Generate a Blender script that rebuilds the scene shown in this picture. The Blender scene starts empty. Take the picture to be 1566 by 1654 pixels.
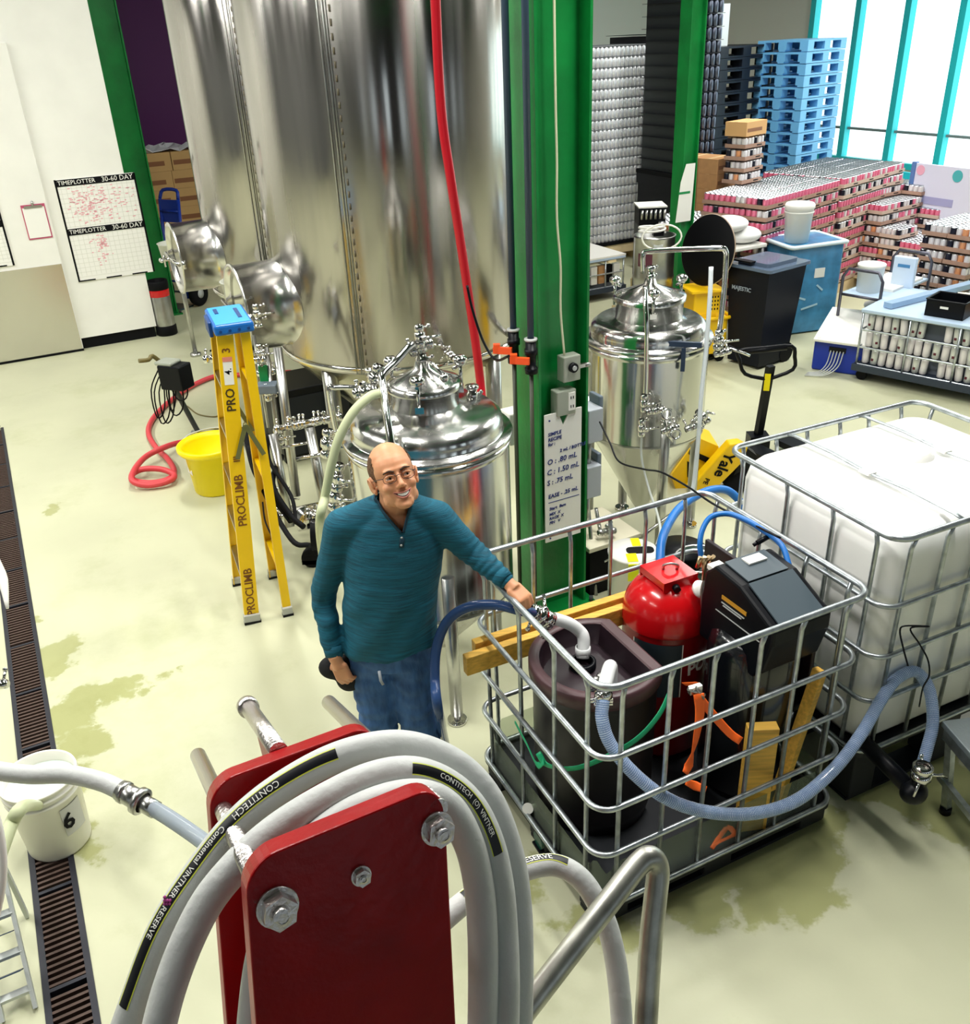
import bpy, bmesh, math, random
from mathutils import Vector, Matrix, noise
random.seed(7)
sc = bpy.context.scene
COL = sc.collection
rad = math.radians
# ---------------------------------------------------------------- camera
FPX, PITCH, ROLL, CAMH = 1473.5, .4855, -.0455, 3.115
CF = Vector((0, math.cos(PITCH), -math.sin(PITCH)))
_R = Vector((1, 0, 0)); _U = _R.cross(CF)
CR = math.cos(ROLL)*_R + math.sin(ROLL)*_U
CU = -math.sin(ROLL)*_R + math.cos(ROLL)*_U
CAM = Vector((0, 0, CAMH))
cd = bpy.data.cameras.new('camera'); cam = bpy.data.objects.new('camera', cd); COL.objects.link(cam)
cd.sensor_fit = 'HORIZONTAL'; cd.sensor_width = 36; cd.lens = FPX/1566*36; cd.clip_start = .05; cd.clip_end = 100
M = Matrix((CR, CU, -CF)).transposed().to_4x4(); M.translation = CAM; cam.matrix_world = M
sc.camera = cam
# ---------------------------------------------------------------- world, lights, exposure
w = bpy.data.worlds.new('world'); sc.world = w; w.use_nodes = True
w.node_tree.nodes['Background'].inputs[0].default_value = (.80, .93, 1.0, 1)
w.node_tree.nodes['Background'].inputs[1].default_value = 2.0
sc.view_settings.view_transform = 'Standard'; sc.view_settings.look = 'None'
sc.view_settings.gamma = 1; sc.view_settings.use_curve_mapping = False
sc.view_settings.exposure = -0.62
AL = rad(26.8); CA, SA = math.cos(AL), math.sin(AL)
def UV(u, v, z=0): return Vector((u*CA - v*SA, u*SA + v*CA, z))
def uv(p): return (p[0]*CA+p[1]*SA, -p[0]*SA+p[1]*CA)
def area(name, loc, sx, sy, power, col=(1, 1, 1), rot=(0, 0, 0)):
    l = bpy.data.lights.new(name, 'AREA'); l.shape = 'RECTANGLE'; l.size = sx; l.size_y = sy; l.energy = power; l.color = col
    o = bpy.data.objects.new(name, l); o.location = loc; o.rotation_euler = rot; COL.objects.link(o); return o
CEILZ = 5.6
LAMPS = [(-3.2, 2.2), (-3.2, 5.6), (-3.2, 9.0), (.2, 3.5), (1.6, 7.9), (4.2, 5.0), (7.6, 4.6), (7.6, 8.6), (11.5, 6.6), (3.0, 2.5)]  # last lamp is added, unseen, to brighten the floor and tote at right
LPOW = [100, 390, 370, 190, 260, 230, 190, 300, 380, 280]
for (a, b), pw in zip(LAMPS, LPOW):
    area('ceiling_lamp_light', UV(a, b, CEILZ-.22), .35, 2.2, pw, (1, .985, .94), (0, 0, AL))

# ---------------------------------------------------------------- pixel to point helpers (measuring the place)
def ray(px, py): return CF + CR*((px-783)/FPX) - CU*((py-826)/FPX)
def PZ(px, py, z=0.):
    d = ray(px, py); return CAM + d*((z-CAMH)/d.z)
def PY(px, py, y):
    d = ray(px, py); return CAM + d*(y/d.y)
def PD(px, py, t): return CAM + ray(px, py)*t
# ---------------------------------------------------------------- materials
def L(h):
    h = h.lstrip('#'); r = [int(h[i:i+2], 16)/255 for i in (0, 2, 4)]
    return tuple(c/12.92 if c <= .04045 else ((c+.055)/1.055)**2.4 for c in r)+(1,)
MATS = {}
def mat(name, col, rough=.5, metal=0., var=0., vs=8., bump=0., bs=60., spec=None, trans=0., aniso=0., emit=0., ior=1.45, stretch=None, alpha=1., coat=0., sss=0.):
    if name in MATS: return MATS[name]
    m = bpy.data.materials.new(name); m.use_nodes = True; nt = m.node_tree; N = nt.nodes; b = N['Principled BSDF']
    c = L(col) if isinstance(col, str) else col
    b.inputs['Base Color'].default_value = c; b.inputs['Roughness'].default_value = rough; b.inputs['Metallic'].default_value = metal
    b.inputs['IOR'].default_value = ior
    if spec is not None: b.inputs['Specular IOR Level'].default_value = spec
    if trans: b.inputs['Transmission Weight'].default_value = trans
    if coat: b.inputs['Coat Weight'].default_value = coat; b.inputs['Coat Roughness'].default_value = .08
    if sss: b.inputs['Subsurface Weight'].default_value = sss; b.inputs['Subsurface Radius'].default_value = (.02, .008, .004); b.inputs['Subsurface Scale'].default_value = 1
    if alpha < 1: b.inputs['Alpha'].default_value = alpha
    if emit: b.inputs['Emission Color'].default_value = c; b.inputs['Emission Strength'].default_value = emit
    tc = N.new('ShaderNodeTexCoord')
    src = tc.outputs['Object']
    if stretch:
        mp = N.new('ShaderNodeMapping'); mp.inputs['Scale'].default_value = stretch; nt.links.new(src, mp.inputs[0]); src = mp.outputs[0]
    if var:
        n = N.new('ShaderNodeTexNoise'); n.inputs['Scale'].default_value = vs; n.inputs['Detail'].default_value = 5; nt.links.new(src, n.inputs['Vector'])
        mx = N.new('ShaderNodeMix'); mx.data_type = 'RGBA'; mx.inputs[6].default_value = tuple(max(0, x*(1-var)) for x in c[:3])+(1,)
        mx.inputs[7].default_value = tuple(min(1, x*(1+var)) for x in c[:3])+(1,)
        rp = N.new('ShaderNodeMapRange'); rp.inputs[1].default_value = .3; rp.inputs[2].default_value = .7
        nt.links.new(n.outputs[0], rp.inputs[0]); nt.links.new(rp.outputs[0], mx.inputs[0]); nt.links.new(mx.outputs[2], b.inputs['Base Color'])
    if bump:
        n = N.new('ShaderNodeTexNoise'); n.inputs['Scale'].default_value = bs; n.inputs['Detail'].default_value = 4; nt.links.new(src, n.inputs['Vector'])
        bp = N.new('ShaderNodeBump'); bp.inputs['Strength'].default_value = bump; bp.inputs['Distance'].default_value = .01
        nt.links.new(n.outputs[0], bp.inputs['Height']); nt.links.new(bp.outputs[0], b.inputs['Normal'])
    if aniso:
        b.inputs['Anisotropic'].default_value = aniso
        t = N.new('ShaderNodeTangent'); t.direction_type = 'RADIAL'; t.axis = 'Z'; nt.links.new(t.outputs[0], b.inputs['Tangent'])
        b.inputs['Anisotropic Rotation'].default_value = .25
    MATS[name] = m; return m
def steelmat(name, col, rough, aniso=.7, streak=.25, ss=(3, 3, .15)):
    """brushed sheet steel: vertical roughness bands imitating reflected streaks, fine grain"""
    m = mat(name, col, rough, 1., aniso=aniso)
    nt = m.node_tree; N = nt.nodes; b = N['Principled BSDF']
    tc = N.new('ShaderNodeTexCoord'); mp = N.new('ShaderNodeMapping'); mp.inputs['Scale'].default_value = ss
    n = N.new('ShaderNodeTexNoise'); n.inputs['Scale'].default_value = 1.6; n.inputs['Detail'].default_value = 3
    nt.links.new(tc.outputs['Object'], mp.inputs[0]); nt.links.new(mp.outputs[0], n.inputs['Vector'])
    r = N.new('ShaderNodeMapRange'); r.inputs[1].default_value = .3; r.inputs[2].default_value = .7
    r.inputs[3].default_value = max(.05, rough-streak*.5); r.inputs[4].default_value = rough+streak*.5
    nt.links.new(n.outputs[0], r.inputs[0]); nt.links.new(r.outputs[0], b.inputs['Roughness'])
    bp = N.new('ShaderNodeBump'); bp.inputs['Strength'].default_value = .12; bp.inputs['Distance'].default_value = .02
    nt.links.new(n.outputs[0], bp.inputs['Height']); nt.links.new(bp.outputs[0], b.inputs['Normal'])
    return m
TANK = steelmat('brushed_tank_steel', (.43, .41, .385, 1), .2, streak=.3)
TANK2 = steelmat('brushed_small_tank_steel', (.66, .655, .63, 1), .2, .5, .15, (6, 6, .3))
POL = mat('polished_steel', (.72, .71, .69, 1), .13, 1.)
POLD = mat('dull_steel', (.5, .5, .48, 1), .3, 1., var=.15)
GALV = mat('galvanised_tube', (.46, .50, .52, 1), .33, .85, var=.25, vs=25)
BOLT = mat('zinc_bolt', (.66, .62, .60, 1), .3, 1., bump=.3, bs=120)
WHITE = mat('white_paint', '#efeee6', .45, var=.03, vs=3)
WPLAS = mat('white_plastic', '#f2f1ea', .35, sss=.0)
TOTE = mat('white_tote_plastic', '#fbfaf5', .32, var=.03, vs=4, coat=.2)
BLACK = mat('black_plastic', '#07090f', .4, spec=.25)
BLACKM = mat('black_matte', '#07080c', .6, spec=.2)
DARK = mat('dark_rubber', '#0b0c10', .7, bump=.2, spec=.2)
GREY = mat('grey_plastic', '#b9bdba', .45)
DGREY = mat('dark_grey', '#3a4042', .5)
GREEN = mat('green_paint', '#0b7a35', .35, var=.22, vs=4, bump=.15, bs=30)
TEAL = mat('teal_paint', '#2fd2dc', .4)
PURPLE = mat('purple_paint', '#5a1560', .5)
YELLOW = mat('yellow_fibreglass', '#f2c400', .35, var=.04)
YELP = mat('yellow_plastic', '#ffe600', .35)
YELM = mat('yellow_machine_paint', '#f5c510', .35)
BLUEP = mat('blue_plastic', '#1c6fc0', .35)
NAVY = mat('deep_blue_plastic', '#0c2f9c', .35)
RED = mat('red_enamel', '#c80c14', .22, var=.1, vs=5, coat=.4)
REDP = mat('red_plate_paint', '#98050c', .3, var=.1, vs=14, bump=.15, bs=35, spec=.3)
REDH = mat('pink_red_hose', '#d0444a', .45)
REDL = mat('red_line', '#c01425', .3)
WOOD = mat('pine_lumber', '#e0b04c', .6, var=.22, vs=6, stretch=(1, 12, 12), bump=.15)
WOODP = mat('pale_board', '#d8c39a', .6, var=.12, vs=5)
TRAY = mat('tray_cardboard', '#a98674', .7, var=.1, vs=9)
KRAFT = mat('kraft_cardboard', '#b98a5c', .7, var=.12, vs=9)
ORANGE = mat('orange_webbing', '#ff6a1c', .55)
GSTRAP = mat('green_webbing', '#12a06c', .5)
CLEARH = mat('blue_clear_hose', '#a9c6f2', .08, trans=.5, ior=1.25, spec=.8)
DKH = mat('dark_clear_hose', '#3a5688', .15, trans=.3, ior=1.3)
GREYH = mat('grey_wine_hose', '#c9cbc9', .5, bump=.25, bs=40, var=.05)
CORDW = mat('white_cord', '#d9d9b8', .5)
CANW = mat('can_white', '#e9e4e6', .3, .2)
CANP = mat('can_pink', '#ee7c9c', .3, .2)
CAND = mat('can_dark', '#1c1c2c', .3, .2)
CANT = mat('can_top_aluminium', (.7, .74, .78, 1), .3, 1.)
CANO = mat('can_orange', '#e8a070', .3, .2)
INK = mat('blue_marker_ink', '#20327a', .6)
INKR = mat('red_marker_ink', '#eaa8b0', .6)
BROWN = mat('brown_drum_plastic', '#4a3034', .4, var=.1)
DBROWN = mat('dark_drum_plastic', '#171218', .4)
GLASS = mat('window_glass', (1, 1, 1, 1), .05, trans=1., ior=1.02)
# ---------------------------------------------------------------- mesh builder
class MB:
    def __init__(s, X=None): s.bm = bmesh.new(); s.X = X.copy() if X else Matrix.Identity(4); s.mi = 0
    def _fin(s, vs, smooth=None):
        for v in vs: v.co = s.X @ v.co
        fs = set(f for v in vs for f in v.link_faces)
        for f in fs:
            f.material_index = s.mi
            if smooth is not None: f.smooth = smooth
        return s
    def box(s, c, d, R=None, bev=0., seg=2):
        r = bmesh.ops.create_cube(s.bm, size=1.); vs = r['verts']
        for v in vs: v.co = Vector((v.co.x*d[0], v.co.y*d[1], v.co.z*d[2]))
        if bev:
            es = list(set(e for v in vs for e in v.link_edges))
            g = bmesh.ops.bevel(s.bm, geom=es, offset=bev, segments=seg, profile=.5, affect='EDGES')
            seed = g['verts'][0]; st = [seed]; seen = {seed}
            while st:
                a = st.pop()
                for e in a.link_edges:
                    o = e.other_vert(a)
                    if o not in seen: seen.add(o); st.append(o)
            vs = list(seen)
        T = Matrix.Translation(Vector(c))
        if R is not None:
            T = T @ (R.to_4x4() if isinstance(R, Matrix) else Matrix.Rotation(R, 4, 'Z'))
        for v in vs: v.co = T @ v.co
        return s._fin(vs)
    def lathe(s, prof, c=(0, 0, 0), n=32, axis=None, smooth=True, a0=0., a1=2*math.pi):
        T = Matrix.Translation(Vector(c))
        if axis is not None: T = T @ Vector((0, 0, 1)).rotation_difference(Vector(axis).normalized()).to_matrix().to_4x4()
        full = abs(a1-a0-2*math.pi) < 1e-6; rings = []; allv = []
        k = n if full else n+1
        for r, z in prof:
            if r < 1e-6: ring = [s.bm.verts.new(T @ Vector((0, 0, z)))]*k; allv.append(ring[0])
            else:
                ring = [s.bm.verts.new(T @ Vector((r*math.cos(a0+(a1-a0)*i/n), r*math.sin(a0+(a1-a0)*i/n), z))) for i in range(k)]; allv += ring
            rings.append(ring)
        for A, B in zip(rings, rings[1:]):
            for i in range(k if full else k-1):
                j = (i+1) % k; q = []
                for x in (A[i], A[j], B[j], B[i]):
                    if x not in q: q.append(x)
                if len(q) > 2:
                    try: s.bm.faces.new(q)
                    except ValueError: pass
        return s._fin(allv, smooth)
    def cyl(s, p0, p1, r0, r1=None, n=16, smooth=True, cap=True):
        p0 = Vector(p0); p1 = Vector(p1); r1 = r0 if r1 is None else r1; h = (p1-p0).length
        if not cap: return s.lathe([(r0, 0), (r1, h)], p0, n, p1-p0, smooth)
        e = min(r0, r1)*.02
        s.lathe([(0, 0), (r0-e, 0), (r0, 0), (r1, h), (r1-e, h), (0, h)], p0, n, p1-p0, False)
        if smooth:
            s.bm.faces.ensure_lookup_table()
            for f in s.bm.faces[-(n*5):]:
                if len(f.verts) == 4: f.smooth = True
        return s
    def tube(s, pts, r, n=10, closed=False, sub=0, rs=None, cap=True, smooth=True, flat=None):
        pts = [Vector(p) for p in pts]
        if sub: pts, rs = catmull(pts, sub, closed, rs)
        m = len(pts); T = []
        for i in range(m):
            a = pts[(i-1) % m] if (closed or i) else pts[0]; b = pts[(i+1) % m] if (closed or i < m-1) else pts[-1]
            t = (b-a); T.append(t.normalized() if t.length else Vector((0, 0, 1)))
        nrm = T[0].orthogonal().normalized() if flat is None else (Vector(flat)-T[0]*T[0].dot(Vector(flat))).normalized()
        rings = []; allv = []
        for i in range(m):
            if i: 
                nrm = (T[i-1].rotation_difference(T[i]) @ nrm); nrm = (nrm-T[i]*T[i].dot(nrm)).normalized()
            if flat is not None:
                q = Vector(flat)-T[i]*T[i].dot(Vector(flat))
                if q.length > .05: nrm = q.normalized()
            bi = T[i].cross(nrm); rr = rs[i] if rs else r
            rx, ry = (rr if isinstance(rr, tuple) else (rr, rr))
            ring = [s.bm.verts.new(pts[i]+nrm*(rx*math.cos(2*math.pi*k/n))+bi*(ry*math.sin(2*math.pi*k/n))) for k in range(n)]
            rings.append(ring); allv += ring
        for i in range(m if closed else m-1):
            A, B = rings[i], rings[(i+1) % m]; off = 0
            if closed and i == m-1:
                off = min(range(n), key=lambda o: (A[0].co-B[o].co).length)
            for k in range(n):
                try: s.bm.faces.new((A[k], A[(k+1) % n], B[(k+1+off) % n], B[(k+off) % n]))
                except ValueError: pass
        s._fin(allv, smooth)
        if cap and not closed:
            for R_ in (rings[0][::-1], rings[-1]):
                try: f = s.bm.faces.new(R_); f.material_index = s.mi
                except ValueError: pass
        return s
    def prism(s, poly, h, T=None, z0=0.):
        """extrude a 2D polygon from z0 to z0+h in frame T"""
        T = T or Matrix.Identity(4)
        A = [s.bm.verts.new(T @ Vector((x, y, z0))) for x, y in poly]; B = [s.bm.verts.new(T @ Vector((x, y, z0+h))) for x, y in poly]
        n = len(poly)
        s.bm.faces.new(A[::-1]); s.bm.faces.new(B)
        for i in range(n): s.bm.faces.new((A[i], A[(i+1) % n], B[(i+1) % n], B[i]))
        return s._fin(A+B)
    def ball(s, c, r, n=12, R=None):
        q = bmesh.ops.create_uvsphere(s.bm, u_segments=n*2, v_segments=n, radius=1.); vs = q['verts']
        rr = r if isinstance(r, (tuple, list)) else (r, r, r); Q = R.to_4x4() if R else Matrix.Identity(4)
        T = Matrix.Translation(Vector(c)) @ Q @ Matrix.Diagonal((*rr, 1))
        for v in vs: v.co = T @ v.co
        return s._fin(vs, True)
    def face(s, pts):
        vs = [s.bm.verts.new(Vector(p)) for p in pts]; s.bm.faces.new(vs); return s._fin(vs)
    def m(s, i): s.mi = i; return s
    def mesh(s, name, mats):
        me = bpy.data.meshes.new(name); bmesh.ops.recalc_face_normals(s.bm, faces=s.bm.faces[:])
        s.bm.to_mesh(me); s.bm.free()
        for m_ in (mats if isinstance(mats, (list, tuple)) else [mats]): me.materials.append(m_)
        return me
    def obj(s, name, mats, parent=None, world=False, label=None):
        return link(name, s.mesh(name, mats), parent, world, label)
def catmull(P, sub, closed=False, rs=None):
    out = []; ro = []; n = len(P); rng = n if closed else n-1
    for i in range(rng):
        p0 = P[(i-1) % n] if (closed or i) else P[0]*2-P[1]
        p1 = P[i]; p2 = P[(i+1) % n]; p3 = P[(i+2) % n] if (closed or i+2 < n) else P[-1]*2-P[-2]
        for k in range(sub):
            t = k/sub
            out.append(.5*((2*p1)+(-p0+p2)*t+(2*p0-5*p1+4*p2-p3)*t*t+(-p0+3*p1-3*p2+p3)*t**3))
            if rs:
                a, b = rs[i], rs[(i+1) % n]
                ro.append(tuple(x+(y-x)*t for x, y in zip(a, b)) if isinstance(a, tuple) else a+(b-a)*t)
    if not closed:
        out.append(P[-1]); 
        if rs: ro.append(rs[-1])
    return out, (ro if rs else None)
def link(name, me, parent=None, world=False, label=None):
    o = bpy.data.objects.new(name, me); COL.objects.link(o)
    if parent is not None:
        o.parent = parent
        if world:
            W = parent_world(parent).inverted(); me.transform(W)
    if label: o['label'] = label
    return o
def parent_world(p):
    Mx = Matrix.Identity(4)
    while p is not None: Mx = p.matrix_basis @ Mx; p = p.parent
    return Mx
def thing(name, label, cat, loc=(0, 0, 0), rotz=0., group=None):
    o = bpy.data.objects.new(name, None); COL.objects.link(o); o.empty_display_size = .1
    o.location = loc; o.rotation_euler = (0, 0, rotz); o['label'] = label; o['category'] = cat
    if group: o['group'] = group
    return o
def tag(o, label, cat, group=None):
    o['label'] = label; o['category'] = cat
    if group: o['group'] = group
    return o
def struct(o): o['kind'] = 'structure'; return o
def dup(src, loc=None, rotz=None, label=None, group=None):
    r = src.copy(); COL.objects.link(r)
    if loc is not None: r.location = loc
    if rotz is not None: r.rotation_euler = (0, 0, rotz)
    if label: r['label'] = label
    if group: r['group'] = group
    for ch in list(src.children):
        c = ch.copy(); COL.objects.link(c); c.parent = r
        for g in list(ch.children):
            d = g.copy(); COL.objects.link(d); d.parent = c
    return r
def bbx(p0, p1, mb, **k):
    p0 = Vector(p0); p1 = Vector(p1); return mb.box((p0+p1)/2, [abs(x) for x in (p1-p0)], **k)
def beam(mb, a, b, wd, ht, up=(0, 0, 1), bev=0.):
    """square-section bar from a to b"""
    a = Vector(a); b = Vector(b); z = (b-a).normalized(); x = Vector(up).cross(z)
    if x.length < .01: x = Vector((1, 0, 0))
    x.normalize(); y = z.cross(x); R = Matrix((x, y, z)).transposed()
    return mb.box((a+b)/2, (wd, ht, (b-a).length), R=R, bev=bev)
def text(body, size, mt, T, parent, name='lettering', world=True, ext=.0008, align='CENTER', shear=0., bold=0.):
    cu = bpy.data.curves.new('lettering', 'FONT'); cu.body = body; cu.size = size; cu.align_x = align; cu.align_y = 'CENTER'; cu.extrude = ext; cu.shear = shear; cu.offset = bold
    cu.resolution_u = 2
    tmp = bpy.data.objects.new('tmp', cu); COL.objects.link(tmp); dg = bpy.context.evaluated_depsgraph_get()
    me = bpy.data.meshes.new_from_object(tmp.evaluated_get(dg)); bpy.data.objects.remove(tmp); bpy.data.curves.remove(cu)
    me.name = name; me.transform(T); me.materials.clear(); me.materials.append(mt)
    return link(name, me, parent, world)
def frame(o, x, y):
    """4x4 with origin o, x axis, y axis"""
    x = Vector(x).normalized(); y = Vector(y); z = x.cross(y).normalized(); y = z.cross(x)
    Mx = Matrix((x, y, z)).transposed().to_4x4(); Mx.translation = Vector(o); return Mx
def rrect(x0, y0, x1, y1, r, k=6):
    P = []
    for cx, cy, a in ((x1-r, y1-r, 0), (x0+r, y1-r, 90), (x0+r, y0+r, 180), (x1-r, y0+r, 270)):
        for i in range(k+1):
            t = rad(a+90*i/k); P.append((cx+r*math.cos(t), cy+r*math.sin(t)))
    return P
BU = Vector((CA, SA, 0)); BV = Vector((-SA, CA, 0)); UP = Vector((0, 0, 1))
# ================================================================ THE SETTING
def WV(px, py, V):
    d = ray(px, py); t = V/(d.x*-SA+d.y*CA); return CAM+d*t
def WU(px, py, U):
    d = ray(px, py); t = U/(d.x*CA+d.y*SA); return CAM+d*t
U0, U1, V0, V1 = -7., 14.2, -4.5, 17.
WALLV = 11.4
FL = mat('concrete_floor', '#c2c3a4', .34, var=.06, vs=1.3, bump=.04, bs=50)
def floor_stains(m):
    nt = m.node_tree; N = nt.nodes; b = N['Principled BSDF']
    tc = N.new('ShaderNodeTexCoord'); nz = N.new('ShaderNodeTexNoise'); nz.inputs['Scale'].default_value = 3.2; nz.inputs['Detail'].default_value = 5; nz.inputs['Roughness'].default_value = .6
    nt.links.new(tc.outputs['Object'], nz.inputs['Vector'])
    sub = N.new('ShaderNodeVectorMath'); sub.operation = 'SUBTRACT'; sub.inputs[1].default_value = (.5, .5, .5); nt.links.new(nz.outputs['Color'], sub.inputs[0])
    scl = N.new('ShaderNodeVectorMath'); scl.operation = 'SCALE'; scl.inputs['Scale'].default_value = .55; nt.links.new(sub.outputs[0], scl.inputs[0])
    add = N.new('ShaderNodeVectorMath'); nt.links.new(tc.outputs['Object'], add.inputs[0]); nt.links.new(scl.outputs[0], add.inputs[1])
    prev = None
    pts = [((95, 822), .07), ((60, 995), .07), ((75, 1065), .16), ((100, 1055), .13), ((135, 1045), .05), ((110, 1160), .16), ((150, 1130), .17), ((185, 1110), .12), ((120, 1210), .14), ((95, 1260), .16), ((235, 1112), .06), ((262, 1098), .045), ((290, 1085), .04), ((120, 1340), .12), ((150, 1385), .08),
           ((1255, 1375), .20), ((1195, 1400), .13), ((1300, 1440), .14), ((1235, 1450), .12), ((1165, 1380), .22), ((1110, 1440), .14), ((1300, 1340), .16), ((1140, 1480), .10), ((860, 1420), .10), ((1560, 1300), .25), ((1440, 1240), .3), ((950, 1500), .12)]
    for (px, py), r in pts:
        p = PZ(px, py)
        d = N.new('ShaderNodeVectorMath'); d.operation = 'DISTANCE'; d.inputs[1].default_value = (p.x, p.y, 0); nt.links.new(add.outputs[0], d.inputs[0])
        k = N.new('ShaderNodeMath'); k.operation = 'SUBTRACT'; k.inputs[1].default_value = r; nt.links.new(d.outputs['Value'], k.inputs[0])
        if prev is None: prev = k
        else:
            q = N.new('ShaderNodeMath'); q.operation = 'MINIMUM'; nt.links.new(prev.outputs[0], q.inputs[0]); nt.links.new(k.outputs[0], q.inputs[1]); prev = q
    mr = N.new('ShaderNodeMapRange'); mr.inputs[1].default_value = .02; mr.inputs[2].default_value = -.02; nt.links.new(prev.outputs[0], mr.inputs[0])
    base = b.inputs['Base Color'].links[0].from_socket
    mx = N.new('ShaderNodeMix'); mx.data_type = 'RGBA'; mx.blend_type = 'MULTIPLY'; nt.links.new(base, mx.inputs[6]); mx.inputs[7].default_value = (.70, .71, .48, 1)
    nt.links.new(mr.outputs[0], mx.inputs[0])
    # fine dirt, scuffs
    n2 = N.new('ShaderNodeTexNoise'); n2.inputs['Scale'].default_value = .8; n2.inputs['Detail'].default_value = 8; n2.inputs['Roughness'].default_value = .7; nt.links.new(tc.outputs['Object'], n2.inputs['Vector'])
    m2 = N.new('ShaderNodeMapRange'); m2.inputs[1].default_value = .52; m2.inputs[2].default_value = .75; nt.links.new(n2.outputs[0], m2.inputs[0])
    mm = N.new('ShaderNodeMix'); mm.data_type = 'RGBA'; mm.blend_type = 'MULTIPLY'; mm.inputs[7].default_value = (.78, .8, .68, 1)
    nt.links.new(mx.outputs[2], mm.inputs[6]); nt.links.new(m2.outputs[0], mm.inputs[0]); nt.links.new(mm.outputs[2], b.inputs['Base Color'])
    rg = N.new('ShaderNodeMapRange'); rg.inputs[3].default_value = .42; rg.inputs[4].default_value = .14; nt.links.new(mr.outputs[0], rg.inputs[0]); nt.links.new(rg.outputs[0], b.inputs['Roughness'])
floor_stains(FL)
TU0, TU1 = -.545, -.375
b = MB(Matrix.Rotation(AL, 4, 'Z'))
bbx((U0, V0, -.15), (TU0, V1, 0), b); bbx((TU1, V0, -.15), (U1, V1, 0), b); bbx((TU0, V0, -.16), (TU1, V1, -.11), b)
bbx((TU0, 9.2, -.11), (TU1, V1, 0), b)
floor = struct(b.obj('floor', FL))
# drain grate: frame with single slats
GR = mat('cast_grate', '#2a2b33', .5, .3)
GR2 = mat('rusty_slat', '#54423a', .6, .3, var=.4, vs=3)
o = bpy.data.objects.new('drain_grate', None); COL.objects.link(o); struct(o); o.rotation_euler = (0, 0, AL); grate = o
b = MB(); bbx((TU0-.004, V0, -.035), (TU0+.02, 9.2, .004), b); bbx((TU1-.02, V0, -.035), (TU1+.004, 9.2, .004), b); b.obj('frame', GR, grate)
b = MB(); bbx((TU0+.001, V0, -.109), (TU1-.001, 9.2, -.10), b); b.obj('channel_bed', mat('drain_dark', '#0a0a0c', .5), grate)
b = MB()
for k in range(16): bbx((TU0+.02, 1.75+k*.5-.008, -.03), (TU1-.02, 1.75+k*.5+.008, .003), b)
b.obj('crossbar', GR, grate)
b = MB(); bbx((-(TU1-TU0)/2+.02, -.006, -.02), ((TU1-TU0)/2-.02, .006, 0), b); sm = b.mesh('slat', GR2)
y = 1.78
k = 0
while y < 9.15:
    if abs((y-1.75) % .5) > .015 and abs((y-1.75) % .5) < .485:
        if True:
            s_ = link('slat', sm, grate); s_.location = ((TU0+TU1)/2, y, .002)
    k += 1; y += .03
# left cooler wall with door
wl = thing('wall_left', '', ''); del wl['label']; del wl['category']; struct(wl); wl.location = (0, 0, 0)
wl.rotation_euler = (0, 0, AL)
CORN = uv(WV(247, 500, WALLV))[0]
b = MB(); bbx((U0, WALLV, .13), (CORN, WALLV+2.0, 4.6), b); b.obj('panel', WHITE, wl)
b = MB(); bbx((U0, WALLV+.03, 0), (CORN-.02, WALLV+1.9, .13), b); b.obj('kick_recess', BLACKM, wl)
DU = uv(WV(100, 425, WALLV))[0]
dr = thing('door_1', '', ''); del dr['label']; del dr['category']; struct(dr); dr.rotation_euler = (0, 0, AL)
b = MB(); bbx((DU-2.2, WALLV-.05, .02), (DU+.0, WALLV, 3.2), b, bev=.006); b.obj('door_leaf', WHITE, dr)
zk = WV(60, 430, WALLV-.05).z
b = MB(); bbx((DU-2.19, WALLV-.062, .03), (DU-.01, WALLV-.0505, zk), b); b.obj('kick_plate', mat('kick_steel', (.70, .68, .64, 1), .22, 1.), dr)
b = MB(); bbx((DU-2.2, WALLV-.06, 0), (DU, WALLV-.05, .025), b); b.obj('bottom_seal', BLACKM, dr)
# far walls and right window wall
PW = mat('cream_far_wall', '#e8e6de', .6)
b = MB(Matrix.Rotation(AL, 4, 'Z')); bbx((U0, V1, 0), (U1, V1+.2, CEILZ), b); struct(b.obj('wall_back', PURPLE))
b = MB(Matrix.Rotation(AL, 4, 'Z')); bbx((7.5, V1-.05, 0), (U1, V1, CEILZ), b); struct(b.obj('trim_1', PW))
b = MB(Matrix.Rotation(AL, 4, 'Z')); bbx((U0-.2, V0, 0), (U0, V1, CEILZ), b); struct(b.obj('wall_west', mat('grey_wall', '#6c6e70', .7)))
b = MB(Matrix.Rotation(AL, 4, 'Z'))
bbx((U0, V0-.2, 0), (U1, V0, 1.0), b); bbx((U0, V0-.2, 3.6), (U1, V0, CEILZ), b)
for k in range(10): bbx((U0+k*2.3-.7, V0-.2, 1.0), (U0+k*2.3+.75, V0, 3.6), b)  # gaps in this unseen wall are shaped to streak the tank reflections
struct(b.obj('wall_front', mat('dark_front_wall', '#2e2a30', .8)))
WLO, WHI = .8, 4.3
b = MB(Matrix.Rotation(AL, 4, 'Z')); bbx((U1, V0, 0), (U1+.25, V1, WLO), b); bbx((U1, V0, WHI), (U1+.25, V1, CEILZ), b)
bbx((U1, V0, WLO), (U1+.25, 3.3, WHI), b); bbx((U1, 13.9, WLO), (U1+.25, V1, WHI), b); struct(b.obj('wall_right', PW))
wv = [uv(WU(x, 173, U1))[1] for x in (1368, 1445, 1530)]; pitch = (wv[0]-wv[2])/2
wn = thing('window_1', '', ''); del wn['label']; del wn['category']; struct(wn); wn.rotation_euler = (0, 0, AL)
b = MB(); bbx((U1+.08, 3.3, WLO), (U1+.09, 13.9, WHI), b)
PANE = mat('polycarbonate_pane', '#f4ffff', .3, emit=2.4)
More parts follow.
